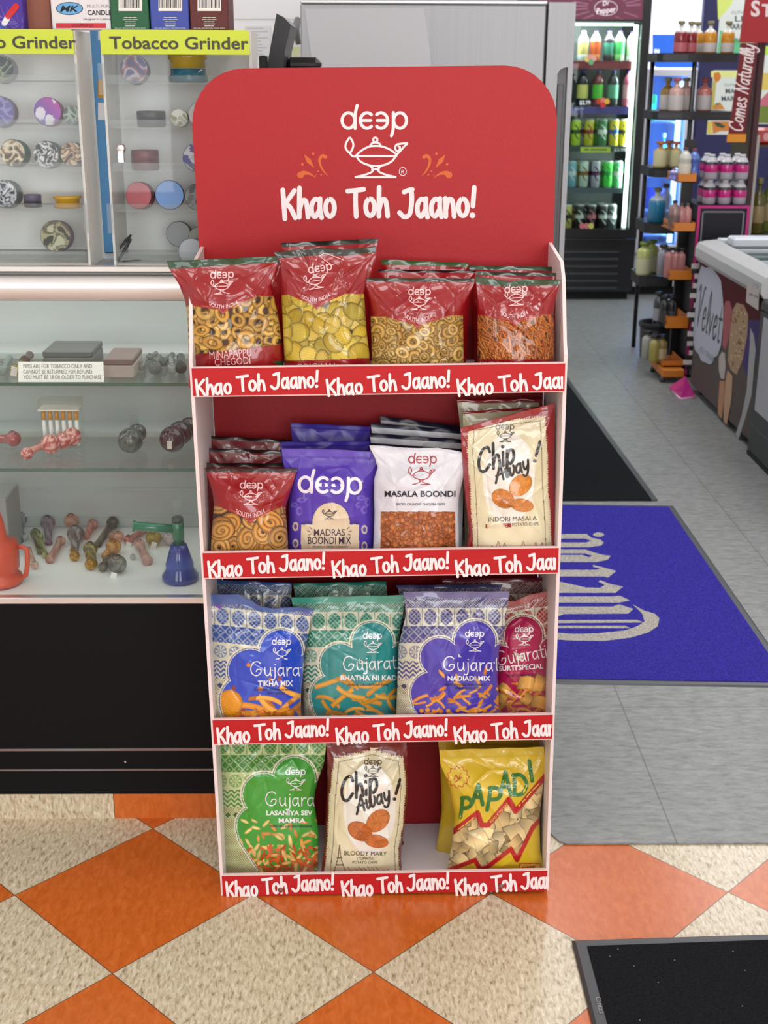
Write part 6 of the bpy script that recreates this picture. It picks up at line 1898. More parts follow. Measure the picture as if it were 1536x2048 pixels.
for i, z in enumerate(shelves):
    q = MB(); q.box(kx0 + .045, kx1 - .092, SHY, KY + .66, z - .012, z - .001, (120, 124, 126), 'satin')
    q.box(kx0 + .045, kx1 - .092, SHY - .006, SHY - .0005, z - (.045 if i < 2 else .03), z - .0005, ((150, 60, 70), (84, 74, 150), (70, 74, 76), (96, 100, 112), (70, 74, 82))[i], 'satin')
    ff = flip(lambda a, b, c=0.0: W(a, b, SHY - .0066))
    def tg(x0, x1, y0, y1, col):
        q.flat([(x0, -y0), (x1, -y0), (x1, -y1), (x0, -y1)], [(0, 1, 2, 3)], ff, col, 'satin')
    if i == 2:
        tg(1161, 1221, 294, 305, (206, 220, 90)); tg(1168, 1178, 298, 301, (96, 106, 50)); tg(1181, 1214, 298, 301, (96, 106, 50))
        put_text(q, ff, '$3.99', 1240, -299.5, 24, 6, (230, 234, 234), 'satin', 0, .02)
    if i == 0: put_text(q, ff, '$1.99', 1250, -115 + 0, 22, 7, (236, 240, 240), 'satin', 0, .03) if False else None; 
    if i == 1: put_text(q, ff, '$2.79', 1158, -217, 18, 5, (226, 226, 240), 'satin', 0, .02)
    if i == 4: tg(1221, 1247, 465, 472, (226, 236, 232))
    q.build('shelf', kr, ko)

def bottle(name, label, px, z, Y, w, h, cap, neck, body, lab, grp, mat='gloss', lab_span=(.22, .62), shape='soda', cat='bottle', seg=16, capw=.36, mark=None, xs=1.0):
    """a bottle of width w and height h standing at z: body, label and cap are separate"""
    x = wx(px, 300, Y) if px > 10 else px
    o = (x, Y, z)
    r = root(name, label, cat, o, grp)
    R = w / 2
    if shape == 'soda':
        P = [(.80, 0), (.94, .02), (1, .06), (1, .20), (.95, .23), (.95, .60), (1, .63), (.98, .70), (.80, .79), (.52, .87), (.36, .91), (.36, .935)]
    elif shape == 'spirit':
        P = [(.90, 0), (1, .03), (1, .55), (.96, .62), (.78, .69), (.45, .74), (.30, .77), (.29, .89)]
    else:
        P = [(.92, 0), (1, .03), (1, .70), (.92, .76), (.60, .82), (.42, .85), (.40, .90)]
    q = MB(); q.lathe([(a * R, b * h, body if b < .68 else neck) for a, b in P], (x, Y, z), seg, mat, x_scale=xs); q.build('glass_body' if shape == 'spirit' else 'bottle_body', r, o)
    if lab is not None:
        q = MB(); a, b = lab_span
        rr0 = R * 1.012 * (.955 if shape == 'soda' and a > .2 else 1)
        q.lathe([(rr0, a * h, lab), (rr0 * 1.004, a * h + .001, lab), (rr0 * 1.004, b * h - .001, lab), (rr0, b * h, lab)], (x, Y, z), seg, 'satin', x_scale=xs)
        q.f[-2:] = []; q.m[-2:] = []; q.s[-2:] = []
        if mark:
            fq = lambda aa, bb, c=0.0: np.stack([x + np.asarray(aa), Y - np.sqrt(np.clip(rr0 ** 2 - np.asarray(aa) ** 2, 1e-8, None)) - .0012, z + h * (a + b) / 2 + np.asarray(bb)], -1)
            put_text(q, fq, mark[0], 0, 0, w * .62, h * mark[1], mark[2], 'satin', 0, .03)
        q.build('paper_label', r, o)
    q = MB(); top = P[-1][1] * h
    q.lathe([(R * capw * 1.08, top + .0004, cap), (R * capw * 1.12, top + .002, cap), (R * capw * 1.1, h * .985, cap), (R * capw * .9, h, cap)], (x, Y, z), seg, 'satin'); q.build('cap', r, o)
    return r
def can(label, px, z, Y, c1, c2, grp, w=.062, h=.165, tall=True):
    if px in (1164, 1191, 1216, 1159, 1184, 1208, 1154, 1178, 1206): Y += .078
    x = wx(px, 300, Y); o = (x, Y, z)
    r = root('drink_can', label, 'can', o, grp)
    R = w / 2
    q = MB(); q.lathe([(R * .8, 0, (190, 194, 196)), (R, .008, c1), (R, h * .45, c1), (R, h * .452, c2), (R, h * .60, c2), (R, h * .602, c1), (R, h - .016, c1), (R * .84, h - .004, (196, 200, 202))], o, 16, 'gloss')
    ph = sum(map(ord, label))
    fq = lambda aa, bb, c=0.0: np.stack([x + np.asarray(aa), Y - np.sqrt(np.clip(R ** 2 - np.asarray(aa) ** 2, 1e-8, None)) - .0008, z + h * .5 + np.asarray(bb)], -1)
    V, Fc = stroke2d([(-.012, .045), (.010, .02), (-.008, -.01), (.012, -.04)], [.006, .010, .006]); q.flat(V, Fc, fq, c2, 'gloss')
    q.build('can_body', r, o)
    q = MB(); q.lathe([(R * .83, h - .0038, (200, 204, 206)), (R * .83, h - .002, (214, 216, 218)), (R * .74, h - .002, (214, 216, 218)), (R * .7, h - .004, (180, 184, 186))], o, 16, 'metal'); q.build('can_lid', r, o)
GY = SHY + .04
PUR = (78, 58, 150)
for px, body, lb, lab in ((1156, (206, 210, 206), (222, 200, 130), 'clear bottle with pale cap at the cut left end of the top cooler shelf'),
        (1180, (220, 130, 80), (226, 100, 60), 'orange bottle with purple cap on the top cooler shelf'),
        (1206, (60, 54, 60), (70, 140, 120), 'dark bottle with teal label and purple cap on the top cooler shelf'),
        (1227, (140, 200, 120), (90, 190, 110), 'green bottle with purple cap on the top cooler shelf'),
        (1251, (206, 212, 200), (214, 220, 190), 'pale clear bottle at the light-strip end of the top cooler shelf')):
    bottle('soda_bottle', lab, px, shelves[0], GY, .066, wz(1200, 62, GY) - shelves[0], (210, 226, 230) if px < 1160 else PUR, (210, 214, 210) if px != 1206 else (80, 70, 78), body, lb, 'bottles on the top cooler shelf')
for px, body, lb, lab in ((1159, (46, 46, 56), (226, 214, 120), 'dark bottle with yellow label on the second cooler shelf'),
        (1189, (120, 56, 64), (96, 200, 70), 'maroon bottle with bright green label on the second cooler shelf'),
        (1219, (46, 48, 54), (100, 170, 140), 'black bottle with mint label on the second cooler shelf'),
        (1249, (206, 110, 130), (226, 160, 170), 'pink bottle on the second cooler shelf by the light strip')):
    bottle('soda_bottle', lab, px, shelves[1], GY, .072, wz(1200, 141, GY) - shelves[1], PUR, body, body, lb, 'bottles on the second cooler shelf', lab_span=(.22, .62))
for px, c1, c2, lab in ((1150, (190, 220, 60), (60, 90, 40), 'lime green can at the cut left end of the third cooler shelf'), (1164, (216, 216, 216), (150, 60, 60), 'silver can, second on the third cooler shelf'),
        (1176, (206, 200, 50), (150, 60, 50), 'yellow can with red top band on the third cooler shelf'), (1191, (96, 190, 60), (40, 110, 60), 'grass green can on the third cooler shelf'),
        (1203, (60, 130, 80), (226, 230, 226), 'dark green and white can on the third cooler shelf'), (1216, (90, 130, 80), (40, 60, 90), 'mottled green can beside the blue-topped one'),
        (1226, (222, 206, 40), (40, 90, 170), 'yellow can with blue top on the third cooler shelf'), (1246, (224, 214, 60), (70, 70, 40), 'yellow can with black curl on the third cooler shelf')):
    can(lab, px, shelves[2], GY, c1, c2, 'cans on the third cooler shelf')
for px, c1, c2, lab in ((1146, (130, 180, 200), (220, 226, 230), 'pale blue can at the cut left end of the fourth cooler shelf'), (1159, (220, 216, 130), (200, 150, 60), 'cream yellow can on the fourth cooler shelf'),
        (1170, (200, 216, 200), (140, 100, 50), 'pale green can with brown band on the fourth cooler shelf'), (1184, (130, 120, 140), (70, 40, 70), 'grey-violet can on the fourth cooler shelf'), (1194, (180, 176, 190), (90, 40, 80), 'silver can with plum band on the fourth cooler shelf'),
        (1208, (120, 216, 90), (60, 150, 60), 'light green can on the fourth cooler shelf'), (1219, (90, 230, 90), (50, 160, 70), 'vivid green can on the fourth cooler shelf'), (1238, (100, 210, 130), (230, 236, 230), 'mint and white can at the strip end of the fourth cooler shelf')):
    can(lab, px, shelves[3], GY, c1, c2, 'cans on the fourth cooler shelf')
for px, c1, c2, lab in ((1141, (206, 190, 110), (40, 40, 40), 'pale gold can at the cut left end of the lowest cooler shelf'), (1154, (60, 52, 40), (206, 170, 110), 'black can with gold band on the lowest cooler shelf'), (1166, (50, 50, 52), (220, 220, 214), 'black can with white band on the lowest cooler shelf'),
        (1178, (36, 38, 40), (190, 196, 196), 'black can with silver band on the lowest cooler shelf'), (1190, (44, 40, 44), (206, 120, 130), 'black can with pink band on the lowest cooler shelf'),
        (1206, (40, 36, 40), (180, 60, 70), 'black can with red band on the lowest cooler shelf'), (1214, (56, 50, 50), (206, 206, 200), 'dark grey can in front of the red-banded one'), (1231, (90, 96, 98), (226, 230, 230), 'grey and white can at the strip end of the lowest cooler shelf')):
    can(lab, px, shelves[4], GY, c1, c2, 'cans on the lowest cooler shelf')
# price and fruit stickers on the glass
f = flip(lambda a, b, c=0.0: W(a, b, KY - .0046))
for grp_ in (((1174, 118, (226, 200, 120)), (1180, 114, (226, 150, 130)), (1187, 117, (226, 170, 150)), (1182, 124, (110, 170, 120))), ((1198, 203, (190, 60, 40)), (1206, 201, (220, 120, 120)), (1214, 203, (230, 180, 60)), (1206, 210, (200, 50, 50))), ((1164, 452, (200, 110, 120)), (1173, 452, (200, 120, 120)), (1182, 452, (200, 200, 100)))):
    q = MB()
    for cx, cy, c in grp_:
        V = ell(cx, -cy, 5.5, 6, 0, 340, 14); q.flat(V, [tuple(range(14))], f, c, 'satin')
    tag(q.build('fruit_sticker', kr, ko), 'small fruit pictures stuck on the cooler glass')
for t_, cx, cy in (('$1.99', 1251, -117), ('$2.79', 1170, -205)):
    q = MB(); put_text(q, f, t_, cx, cy, 22, 8, (236, 240, 240), 'satin', 0, .03); tag(q.build('price_sticker', kr, ko), 'white price on the cooler glass')
q = MB(); q.flat([(1252, -462), (1268, -462), (1268, -478), (1252, -478)], [(0, 1, 2, 3)], f, (60, 90, 190), 'satin'); tag(q.build('blue_sticker', kr, ko), 'blue square sticker low on the cooler glass')

# ------------------------------------------------------------------ white freezer with blue sign
NY = 8.5
nx0, nx1 = wx(1308, 60, NY), wx(1393, 160, NY)
nx0 = max(nx0 - .03, 1.722)
no = ((nx0 + nx1) / 2, NY + .3, .0045)
nr = root('upright_freezer', 'white upright freezer with blue-lit glass door, beside the black drinks cooler', 'freezer', no)
WH = (222, 222, 234)
q = MB()
zt0 = wz(1350, 145, NY); zb0 = wz(1330, 505, NY)
q.box(nx0, nx0 + .03, NY + .03, NY + .7, zb0, zt0, WH, 'satin'); q.box(nx1 - .03, nx1, NY + .03, NY + .7, zb0, zt0, WH, 'satin')
q.box(nx0 + .03, nx1 - .03, NY + .66, NY + .7, zb0, zt0, (120, 150, 200), 'satin'); q.box(nx0, nx1, NY + .03, NY + .7, zt0, 2.05, WH, 'satin')
q.build('cabinet', nr, no)
q = MB(); q.box(nx0, nx1, NY + .0, NY + .7, .06, zb0 - .002, (206, 206, 216), 'satin', .004); q.build('base_housing', nr, no)
for i in range(5):
    z = zb0 - .05 - i * .032
    q = MB(); q.box(nx0 + .05, nx1 - .08, NY - .004, NY - .0005, z - .008, z, (90, 92, 100), 'satin'); q.build('vent_slat', nr, no)
q = MB(); q.box(nx0 + .01, nx1 - .01, NY + .05, NY + .68, .0047, .058, (24, 24, 26), 'matte'); q.build('plinth', nr, no)
q = MB(); q.box(nx0, nx1, NY - .001, NY + .028, zt0 + .02, 2.05, (222, 224, 240), 'backlit_bright')
f = flip(lambda a, b, c=0.0: W(a, b, NY - .0016))
def rrp(x0, x1, y0, y1, r): return [(a, -b) for a, b in rr(x0, x1, y0, y1, r, 5)]
for x0, x1, y0, y1, r_, c in ((1300, 1417, 63, 140, 15, (236, 238, 250)), (1305, 1412, 69, 135, 12, (34, 90, 190))):
    P = np.array(rrp(x0, x1, y0, y1, r_)); P[:, 0] = np.clip(P[:, 0], 1301, 1395); q.flat(P, [tuple(range(len(P)))], f, c, 'backlit_bright')
put_text(q, f, 'BL', 1316, -103, 14, 10, (236, 238, 250), 'backlit_bright', 0, .03)
q.build('header_sign', nr, no)
q = MB()
for x0, x1, z0, z1 in ((nx0, nx0 + .045, zb0, zt0 + .018), (nx1 - .055, nx1, zb0, zt0 + .018), (nx0 + .045, nx1 - .055, zb0, zb0 + .05), (nx0 + .045, nx1 - .055, zt0 - .02, zt0 + .018)):
    q.box(x0, x1, NY - .02, NY + .028, z0, z1, WH, 'satin')
dn = q.build('door_frame', nr, no)
q = MB(); q.box(nx0 + .046, nx1 - .056, NY - .004, NY + .002, zb0 + .051, zt0 - .021, (214, 230, 250), 'pane'); q.build('door_glass', dn, no)
q = MB(); q.box(nx1 - .10, nx1 - .07, NY + .035, NY + .05, zb0 + .06, zt0 - .05, (190, 226, 255), 'led'); q.build('light_strip', nr, no)
area('freezer_lamp', (nx1 - .09, NY + .06, .9), (.03, 1.0), 7.0, (.55, .72, 1.0), (math.radians(90), 0, math.radians(60)))
for i, py in enumerate((243, 352, 420, 470)):
    z = wz(1340, py, NY + .05)
    q = MB(); q.box(nx0 + .032, nx1 - .102, NY + .055, NY + .64, z - .012, z, (190, 206, 236), 'satin'); q.build('shelf', nr, no)
for px, py, w, h, c, lab in ((1302, 243, .05, .16, (70, 200, 120), 'green frozen pack on the top shelf of the white freezer'), (1316, 352, .075, .12, (70, 120, 200), 'blue frozen pack on the second shelf of the white freezer'), (1352, 352, .06, .26, (70, 180, 236), 'tall light blue bottle in the white freezer'),
        (1310, 420, .12, .13, (60, 70, 150), 'navy frozen pack on the third shelf of the white freezer'), (1300, 470, .08, .10, (190, 110, 150), 'pink frozen pack on the lowest shelf of the white freezer'), (1356, 470, .09, .09, (90, 150, 220), 'pale blue frozen pack on the lowest shelf of the white freezer')):
    z = wz(1340, py, NY + .05) + .0006; x = max(nx0 + .04 + w / 2, wx(px, py, NY + .12)); x = min(x, nx1 - .115 - w / 2)
    if 'bottle' in lab:
        bottle('frozen_bottle', lab, 5.0 * 0 + x, z, NY + .14, w, h, (200, 230, 246), c, c, None, 'packs in the white freezer', shape='spirit')
    else:
        o = (x, NY + .14, z); r = root('frozen_pack', lab, 'frozen food', o, 'packs in the white freezer')
        q = MB(); q.box(x - w / 2, x + w / 2, NY + .10, NY + .18, z, z + h, c, 'satin', .008); q.build('carton_body', r, o)
        q = MB(); q.box(x - w * .35, x + w * .35, NY + .098, NY + .0995, z + h * .3, z + h * .65, np.clip(np.asarray(c) * 1.4, 0, 255), 'satin'); q.build('front_label', r, o)

# ------------------------------------------------------------------ navy cooler with margarita posters
VY = 8.46
vx0, vx1 = nx1 + .004, wx(1540, 160, VY) + .3
vo = ((vx0 + vx1) / 2, VY + .3, .0045)
vr = root('poster_cabinet', 'navy cabinet carrying fruit drink posters, behind the red sign', 'cabinet', vo)
q = MB(); q.box(vx0, vx1, VY, VY + .6, .0047, 2.0, (34, 34, 84), 'satin', .004); q.build('cabinet_body', vr, vo)
q = MB(); q.box(vx0 + .03, vx1 - .03, VY - .012, VY - .0005, .12, .55, (26, 26, 60), 'satin', .004); q.build('lower_panel', vr, vo)
def poster(label, x0, x1, y0, y1, paint_, Y=VY):
    f = flip(lambda a, b, c=0.0: W(a, b, Y - .0026))
    a, b = W(x0, y1, Y), W(x1, y0, Y)
    q = MB(); q.box(float(a[0]), float(b[0]), Y - .0024, Y - .0006, float(a[2]), float(b[2]), (224, 228, 222), 'paper')
    def R(xa, xb, ya, yb, c):
        q.flat([(xa, -ya), (xb, -ya), (xb, -yb), (xa, -yb)], [(0, 1, 2, 3)], f, c, 'paper')
    def B(pts, c): q.flat([(x, -y) for x, y in pts], [tuple(range(len(pts)))], f, c, 'paper')
    paint_(q, f, R, B)
    single(q, 'poster', label, 'poster', (float(a[0]), Y - .002, float(a[2])), 'drink posters on the navy cabinet')
def lime(q, f, R, B):
    B([(1434, -30), (1480, -30), (1462, 10), (1450, 24), (1436, 40)], (216, 230, 120))
    B([(1440, 60), (1452, 66), (1482, 84), (1500, 84), (1500, 106), (1434, 106)], (110, 196, 140))
    for i in range(9): B([(1456 + i * 3, 70 + i * 1.2), (1458 + i * 3, 70 + i), (1460 + i * 2.5, 90)], (50, 120, 80))
    put_text(q, f, 'CUTWATER', 1488, -25, 50, 6, (60, 70, 70), 'paper'); put_text(q, f, 'LIME', 1494, -37, 48, 12, (60, 70, 80), 'paper', 0, .01); put_text(q, f, 'MARGARITA', 1490, -53, 70, 12, (50, 60, 70), 'paper', 0, .02)
poster('lime margarita poster with green base at the top of the navy cabinet', 1433, 1530, -30, 105, lime)
def mango(q, f, R, B):
    R(1422, 1500, 142, 155, (232, 232, 150)); B([(1428, 146), (1438, 144), (1442, 152), (1440, 160), (1432, 166), (1427, 158)], (214, 130, 50)); B([(1426, 160), (1432, 166), (1428, 218), (1420, 218)], (190, 180, 90))
    B([(1428, 210), (1440, 204), (1450, 219), (1424, 219)], (206, 140, 70)); B([(1432, 206), (1438, 206), (1437, 210), (1430, 210)], (70, 120, 70))
    put_text(q, f, 'CUTWATER', 1470, -170, 44, 5.5, (60, 70, 70), 'paper'); put_text(q, f, 'MANGO', 1476, -182, 50, 10, (50, 60, 70), 'paper', 0, .02); put_text(q, f, 'MARGARITA', 1478, -197, 70, 10, (50, 60, 70), 'paper', 0, .02)
poster('mango margarita poster, middle one on the navy cabinet', 1420, 1510, 141, 222, mango)
def peach(q, f, R, B):
    B([(1424, 243), (1470, 243), (1470, 262), (1440, 262), (1426, 268)], (216, 132, 60)); R(1415, 1424, 243, 268, (226, 206, 90)); B([(1428, 244), (1440, 246), (1452, 253), (1444, 256), (1432, 252)], (60, 80, 60))
poster('orange fruit poster with a dark leaf, lowest on the navy cabinet', 1413, 1490, 241, 269, peach)
def tall(q, f, R, B):
    R(1514, 1560, 92, 110, (190, 226, 80)); R(1514, 1560, 146, 180, (226, 196, 100)); B([(1516, 205), (1540, 180), (1560, 190), (1560, 225), (1512, 225)], (206, 110, 130)); R(1510, 1560, 212, 246, (120, 136, 60))
poster('tall lime, yellow and green poster at the right picture edge', 1512, 1560, 92, 248, tall, VY)

# ------------------------------------------------------------------ tiered black bottle rack
RY = 6.55
def WX(px, py): return wx(px, py, RY)
ro = (WX(1340, 400), RY + .15, .0045)
rk = root('bottle_rack', 'black tiered metal rack of liquor bottles left of the red sign', 'rack', ro)
tiers = [(106, 124, 1318, 1476), (223, 240, 1308, 1466), (337, 355, 1302, 1352), (447, 468, 1292, 1350), (553, 575, 1282, 1346)]
tz = []
for i, (y0, y1, x0, x1) in enumerate(tiers):
    a, b = WX(x0, y0), WX(x1, y0); z0, z1 = wz(1340, y1, RY), wz(1340, y0, RY)
    tz.append(z1 + .0004)
    q = MB(); P = [(a + .03, RY), (b, RY), (b, RY + .30), (a + .03, RY + .30), (a, RY + .26), (a, RY + .04)]
    q.prism(P, lambda u, v, c=0.0, z1=z1: np.stack([u, v, z1 - np.asarray(c)], -1), z1 - z0, (22, 23, 26), 'satin')
    q.box(a + .02, a + .14, RY - .002, RY - .0004, z0 + .006, z1 - .006, (52, 54, 58), 'satin')
    q.build('tier_tray', rk, ro)
for px, dy in ((1327, .28), (1388, .012)):
    q = MB(); x = WX(px, 170); zt_ = wz(1340, 108, RY)
    zb_p = .005 if px < 1350 else tz[4] - .03
    q.tube([(x, RY + dy + .008, zb_p), (x, RY + dy + .008, zt_)], .011, (18, 18, 20), 'satin', 10); q.build('upright_post', rk, ro)
gr = 'liquor bottles on the black rack'
RD, AM, CLR = (130, 30, 40), (206, 140, 30), (206, 206, 200)
BH = wz(1340, 41, RY) - wz(1340, 106, RY)
ck = (120, 112, 76)
for px, dy, c, lab in ((1345, .035, RD, 'red liqueur bottle, first on the top tier of the black rack'), (1364, .10, RD, 'red liqueur bottle, second on the top tier of the black rack'), (1377, .19, AM, 'amber bottle half behind the second red bottle'), (1402, .06, AM, 'amber bottle in the middle of the top tier'), (1437, .06, AM, 'amber bottle in front of the lime poster')):
    bottle('liquor_bottle', lab, px, tz[0], RY + dy, .064, BH, ck, CLR, c, (176, 90, 100) if c == RD else (190, 186, 180), gr, 'gloss', (.04, .32), 'spirit', capw=.46)
for px, dy, c, lab in ((1327, .13, (150, 120, 60), 'olive bottle at the left of the second rack tier'), (1345, .045, (200, 160, 150), 'pink liqueur bottle on the second rack tier'), (1363, .12, (200, 160, 150), 'pink liqueur bottle touching the rack post on the second tier'), (1400, .10, (196, 120, 110), 'rose bottle right of the rack post on the second tier')):
    bottle('liquor_bottle', lab, px, tz[1], RY + dy, .074, wz(1340, 156, RY) - wz(1340, 223, RY), ck if px in (1327, 1363) else (160, 80, 76), c, c, (190, 184, 182), gr, 'gloss', (.04, .48), 'spirit', capw=.46)
for px, dy, w, lab in ((1321, .045, .066, 'tan bottle with cork top, first on the third rack tier'), (1338, .13, .066, 'tan bottle with cork top, second on the third rack tier'), (1352, .05, .058, 'tan bottle beside the orange bins on the third rack tier')):
    bottle('liquor_bottle', lab, px, tz[2], RY + dy, w, wz(1340, 284, RY) - wz(1340, 337, RY), (166, 96, 50), (200, 156, 90), (190, 170, 110), (206, 200, 156), gr, 'gloss', (.08, .66), 'spirit', capw=.62)
bottle('liquor_bottle', 'round bright blue bottle on the fourth rack tier', 1322, tz[3], RY + .07, .088, wz(1340, 378, RY) - wz(1340, 447, RY), (110, 110, 60), (200, 206, 206), (46, 130, 170), None, gr, 'gloss', shape='spirit', capw=.42)
bottle('liquor_bottle', 'clear bottle behind the round blue one on the fourth rack tier', 1338, tz[3], RY + .20, .07, wz(1340, 374, RY) - wz(1340, 447, RY), (70, 76, 60), (200, 206, 206), (190, 200, 206), None, gr, 'bottle', shape='spirit', capw=.42)
for px, dy, lab in ((1303, .06, 'cream bottle with green cap, first on the lowest rack tier'), (1318, .15, 'cream bottle with green cap, half hidden on the lowest rack tier')):
    bottle('liquor_bottle', lab, px, tz[4], RY + dy, .075, wz(1340, 494, RY) - wz(1340, 560, RY), (110, 130, 50), (190, 200, 120), (196, 200, 150), (206, 206, 170), gr, 'gloss', (.06, .5), 'jar', capw=.62)
# waste bin
TY = 6.55
tb = (wx(1318, 690, TY), TY + .10, .0045)
tx = wx(1318, 690, TY)
# ------------------------------------------------------------------ orange bin tower
OY = 6.05
oo = (wx(1370, 600, OY), OY + .15, .0045)
orr = root('bin_tower', 'tower of orange bins packed with small bottles beside the ice cream freezer', 'bin tower', oo)
ORG = (206, 120, 34)
q = MB(); x0, x1 = wx(1372, 600, OY), wx(1392, 600, OY)
q.box(x0, x1, OY + .24, OY + .27, .02, wz(1380, 285, OY), (22, 22, 24), 'satin'); q.build('back_post', orr, oo)
obins = [(342, 367, 1334, 1356, 1394), (440, 466, 1325, 1348, 1391), (535, 563, 1319, 1340, 1385), (627, 660, 1312, 1333, 1377), (716, 752, 1305, 1323, 1366)]
oz = []
for i, (y0, y1, xl, xm, xr) in enumerate(obins):
    z0, z1 = max(.075, wz(1360, y1 - 2, OY)), wz(1360, y0 + 6, OY)
    oz.append(z0 + .006)
    A, B = wx(xm, y1, OY), wx(xr, y1, OY); C_ = wx(xl, y1, OY + .20)
    q = MB()
    foot = [(A, OY), (B, OY), (B, OY + .235), (C_, OY + .235), (C_, OY + .20)]
    q.prism(foot, lambda u, v, c=0.0, z0=z0: np.stack([u, v, z0 + .004 - np.asarray(c)], -1), .004, (190, 108, 30), 'satin')
    wl = [foot[4], foot[0], foot[1], foot[2]]
    for k, ((xa, ya), (xb, yb)) in enumerate(zip(wl[:-1], wl[1:])):
        nrm = np.array([ya - yb, xb - xa]); nrm = nrm / np.linalg.norm(nrm) * .004
        v = [(xa, ya, z0), (xb, yb, z0), (xb, yb, z1), (xa, ya, z1), (xa + nrm[0], ya + nrm[1], z0), (xb + nrm[0], yb + nrm[1], z0), (xb + nrm[0], yb + nrm[1], z1), (xa + nrm[0], ya + nrm[1], z1)]
        q.add(v, [(0, 1, 2, 3), (7, 6, 5, 4), (3, 2, 6, 7), (0, 3, 7, 4), (1, 5, 6, 2)], ORG, 'satin')
        if k == 0:
            v = np.array(v[:4]); m0 = v[[0, 1]] * .55 + v[[3, 2]] * .45; m1 = v[[0, 1]] * .42 + v[[3, 2]] * .58
            t_ = np.array([nrm[0], nrm[1], 0]) * -.3
            q.add([m0[0] + t_, m0[1] + t_, m1[1] + t_, m1[0] + t_], [(0, 1, 2, 3)], (96, 50, 14), 'satin')
    q.build('bin', orr, oo)
q = MB(); z1 = .07
q.box(wx(1318, 770, OY), wx(1362, 770, OY), OY - .05, OY + .22, .032, z1, ORG, 'satin', .004); q.build('base_bin', orr, oo)
for sx_ in (1322, 1358):
    for dy in (-.02, .2):
        q = MB(); q.lathe([(.012, 0, (40, 40, 42)), (.013, .012, (60, 60, 62)), (.008, .03, (120, 120, 122))], (wx(sx_, 770, OY), OY + dy, .0047), 10, 'satin'); q.build('castor', orr, oo)
gb = 'small bottles in the orange bins'
for k, (bi, px, dy, w, hpx, cap, neck, body, lab_c, lab) in enumerate((
    (0, 1352, .03, .045, 22, (150, 90, 150), (150, 150, 190), (120, 120, 190), None, 'small violet can in front in the top orange bin'),
    (0, 1372, .10, .055, 60, (90, 40, 40), (200, 200, 190), (196, 196, 184), (206, 206, 190), 'clear bottle with pale label in the top orange bin'),
    (0, 1390, .12, .05, 58, (130, 40, 50), (90, 120, 190), (70, 100, 180), None, 'blue bottle with red cap in the top orange bin'),
    (1, 1358, .05, .05, 56, (60, 50, 50), (150, 120, 116), (150, 110, 106), (110, 90, 90), 'grey-pink bottle with a dark crest in the second orange bin'),
    (1, 1372, .06, .04, 50, (90, 80, 80), (190, 130, 126), (190, 126, 124), None, 'pink bottle, middle one in the second orange bin'),
    (1, 1384, .06, .04, 50, (90, 80, 80), (190, 130, 126), (190, 126, 124), None, 'pink bottle at the freezer side of the second orange bin'),
    (2, 1342, .10, .05, 62, (22, 22, 24), (150, 150, 160), (120, 120, 130), None, 'grey bottle with black cap in the third orange bin'),
    (2, 1354, .04, .04, 60, (22, 22, 24), (176, 120, 118), (176, 116, 114), None, 'pink bottle with black cap, second in the third orange bin'),
    (2, 1367, .04, .04, 60, (22, 22, 24), (176, 120, 118), (176, 116, 114), None, 'pink bottle with black cap, third in the third orange bin'),
    (2, 1379, .04, .04, 60, (22, 22, 24), (176, 120, 118), (176, 116, 114), None, 'pink bottle with black cap at the freezer side of the third orange bin'),
    (3, 1340, .08, .045, 66, (26, 26, 28), (60, 64, 70), (40, 44, 54), (150, 150, 156), 'dark bottle with light label in the fourth orange bin'),
    (3, 1353, .04, .045, 62, (26, 26, 28), (40, 40, 44), (30, 30, 34), (60, 60, 64), 'black bottle in the middle of the fourth orange bin'),
    (3, 1367, .04, .045, 62, (26, 26, 28), (40, 40, 44), (30, 30, 34), (70, 70, 74), 'black bottle at the freezer side of the fourth orange bin'),
    (4, 1322, .13, .05, 58, (26, 26, 28), (170, 170, 164), (150, 150, 140), None, 'clear grey bottle in the lowest orange bin'),
    (4, 1337, .05, .045, 56, (26, 26, 28), (170, 160, 90), (160, 150, 70), None, 'olive bottle in the lowest orange bin'),
    (4, 1353, .06, .05, 56, (26, 26, 28), (150, 130, 80), (140, 116, 60), (190, 176, 140), 'amber bottle with pale label in the lowest orange bin'))):
    bottle('small_bottle', lab, px, oz[bi], OY + dy + .02, w * 1.06, hpx / 432.0, cap, neck, body, lab_c, gb, 'gloss', (.12, .5), 'jar' if bi else 'soda', capw=.7 if bi > 1 else .4, seg=14)
# waste bin behind the tower
tR = .090
tc = (1.400 + tR, 6.59, .0045)
r = root('waste_bin', 'round black waste bin on the floor behind the orange bin tower', 'waste bin', tc)
hz = .185
q = MB(); q.lathe([(tR * .80, 0, (26, 27, 30)), (tR * .84, .004, (26, 27, 30)), (tR * .96, hz * .98, (28, 29, 32)), (tR * .90, hz * .98, (20, 20, 22)), (tR * .78, .02, (16, 16, 18))], tc, 32, 'satin'); q.build('bin_body', r, tc)
q = MB(); q.lathe([(tR * .965, hz * .86, (30, 31, 34)), (tR * 1.02, hz * .88, (36, 37, 40)), (tR * 1.02, hz * .98, (36, 37, 40)), (tR * .97, hz, (40, 41, 44)), (tR * .93, hz * .99, (30, 31, 34))], tc, 32, 'satin'); q.f[-2:] = []; q.m[-2:] = []; q.s[-2:] = []; q.build('rim', r, tc)
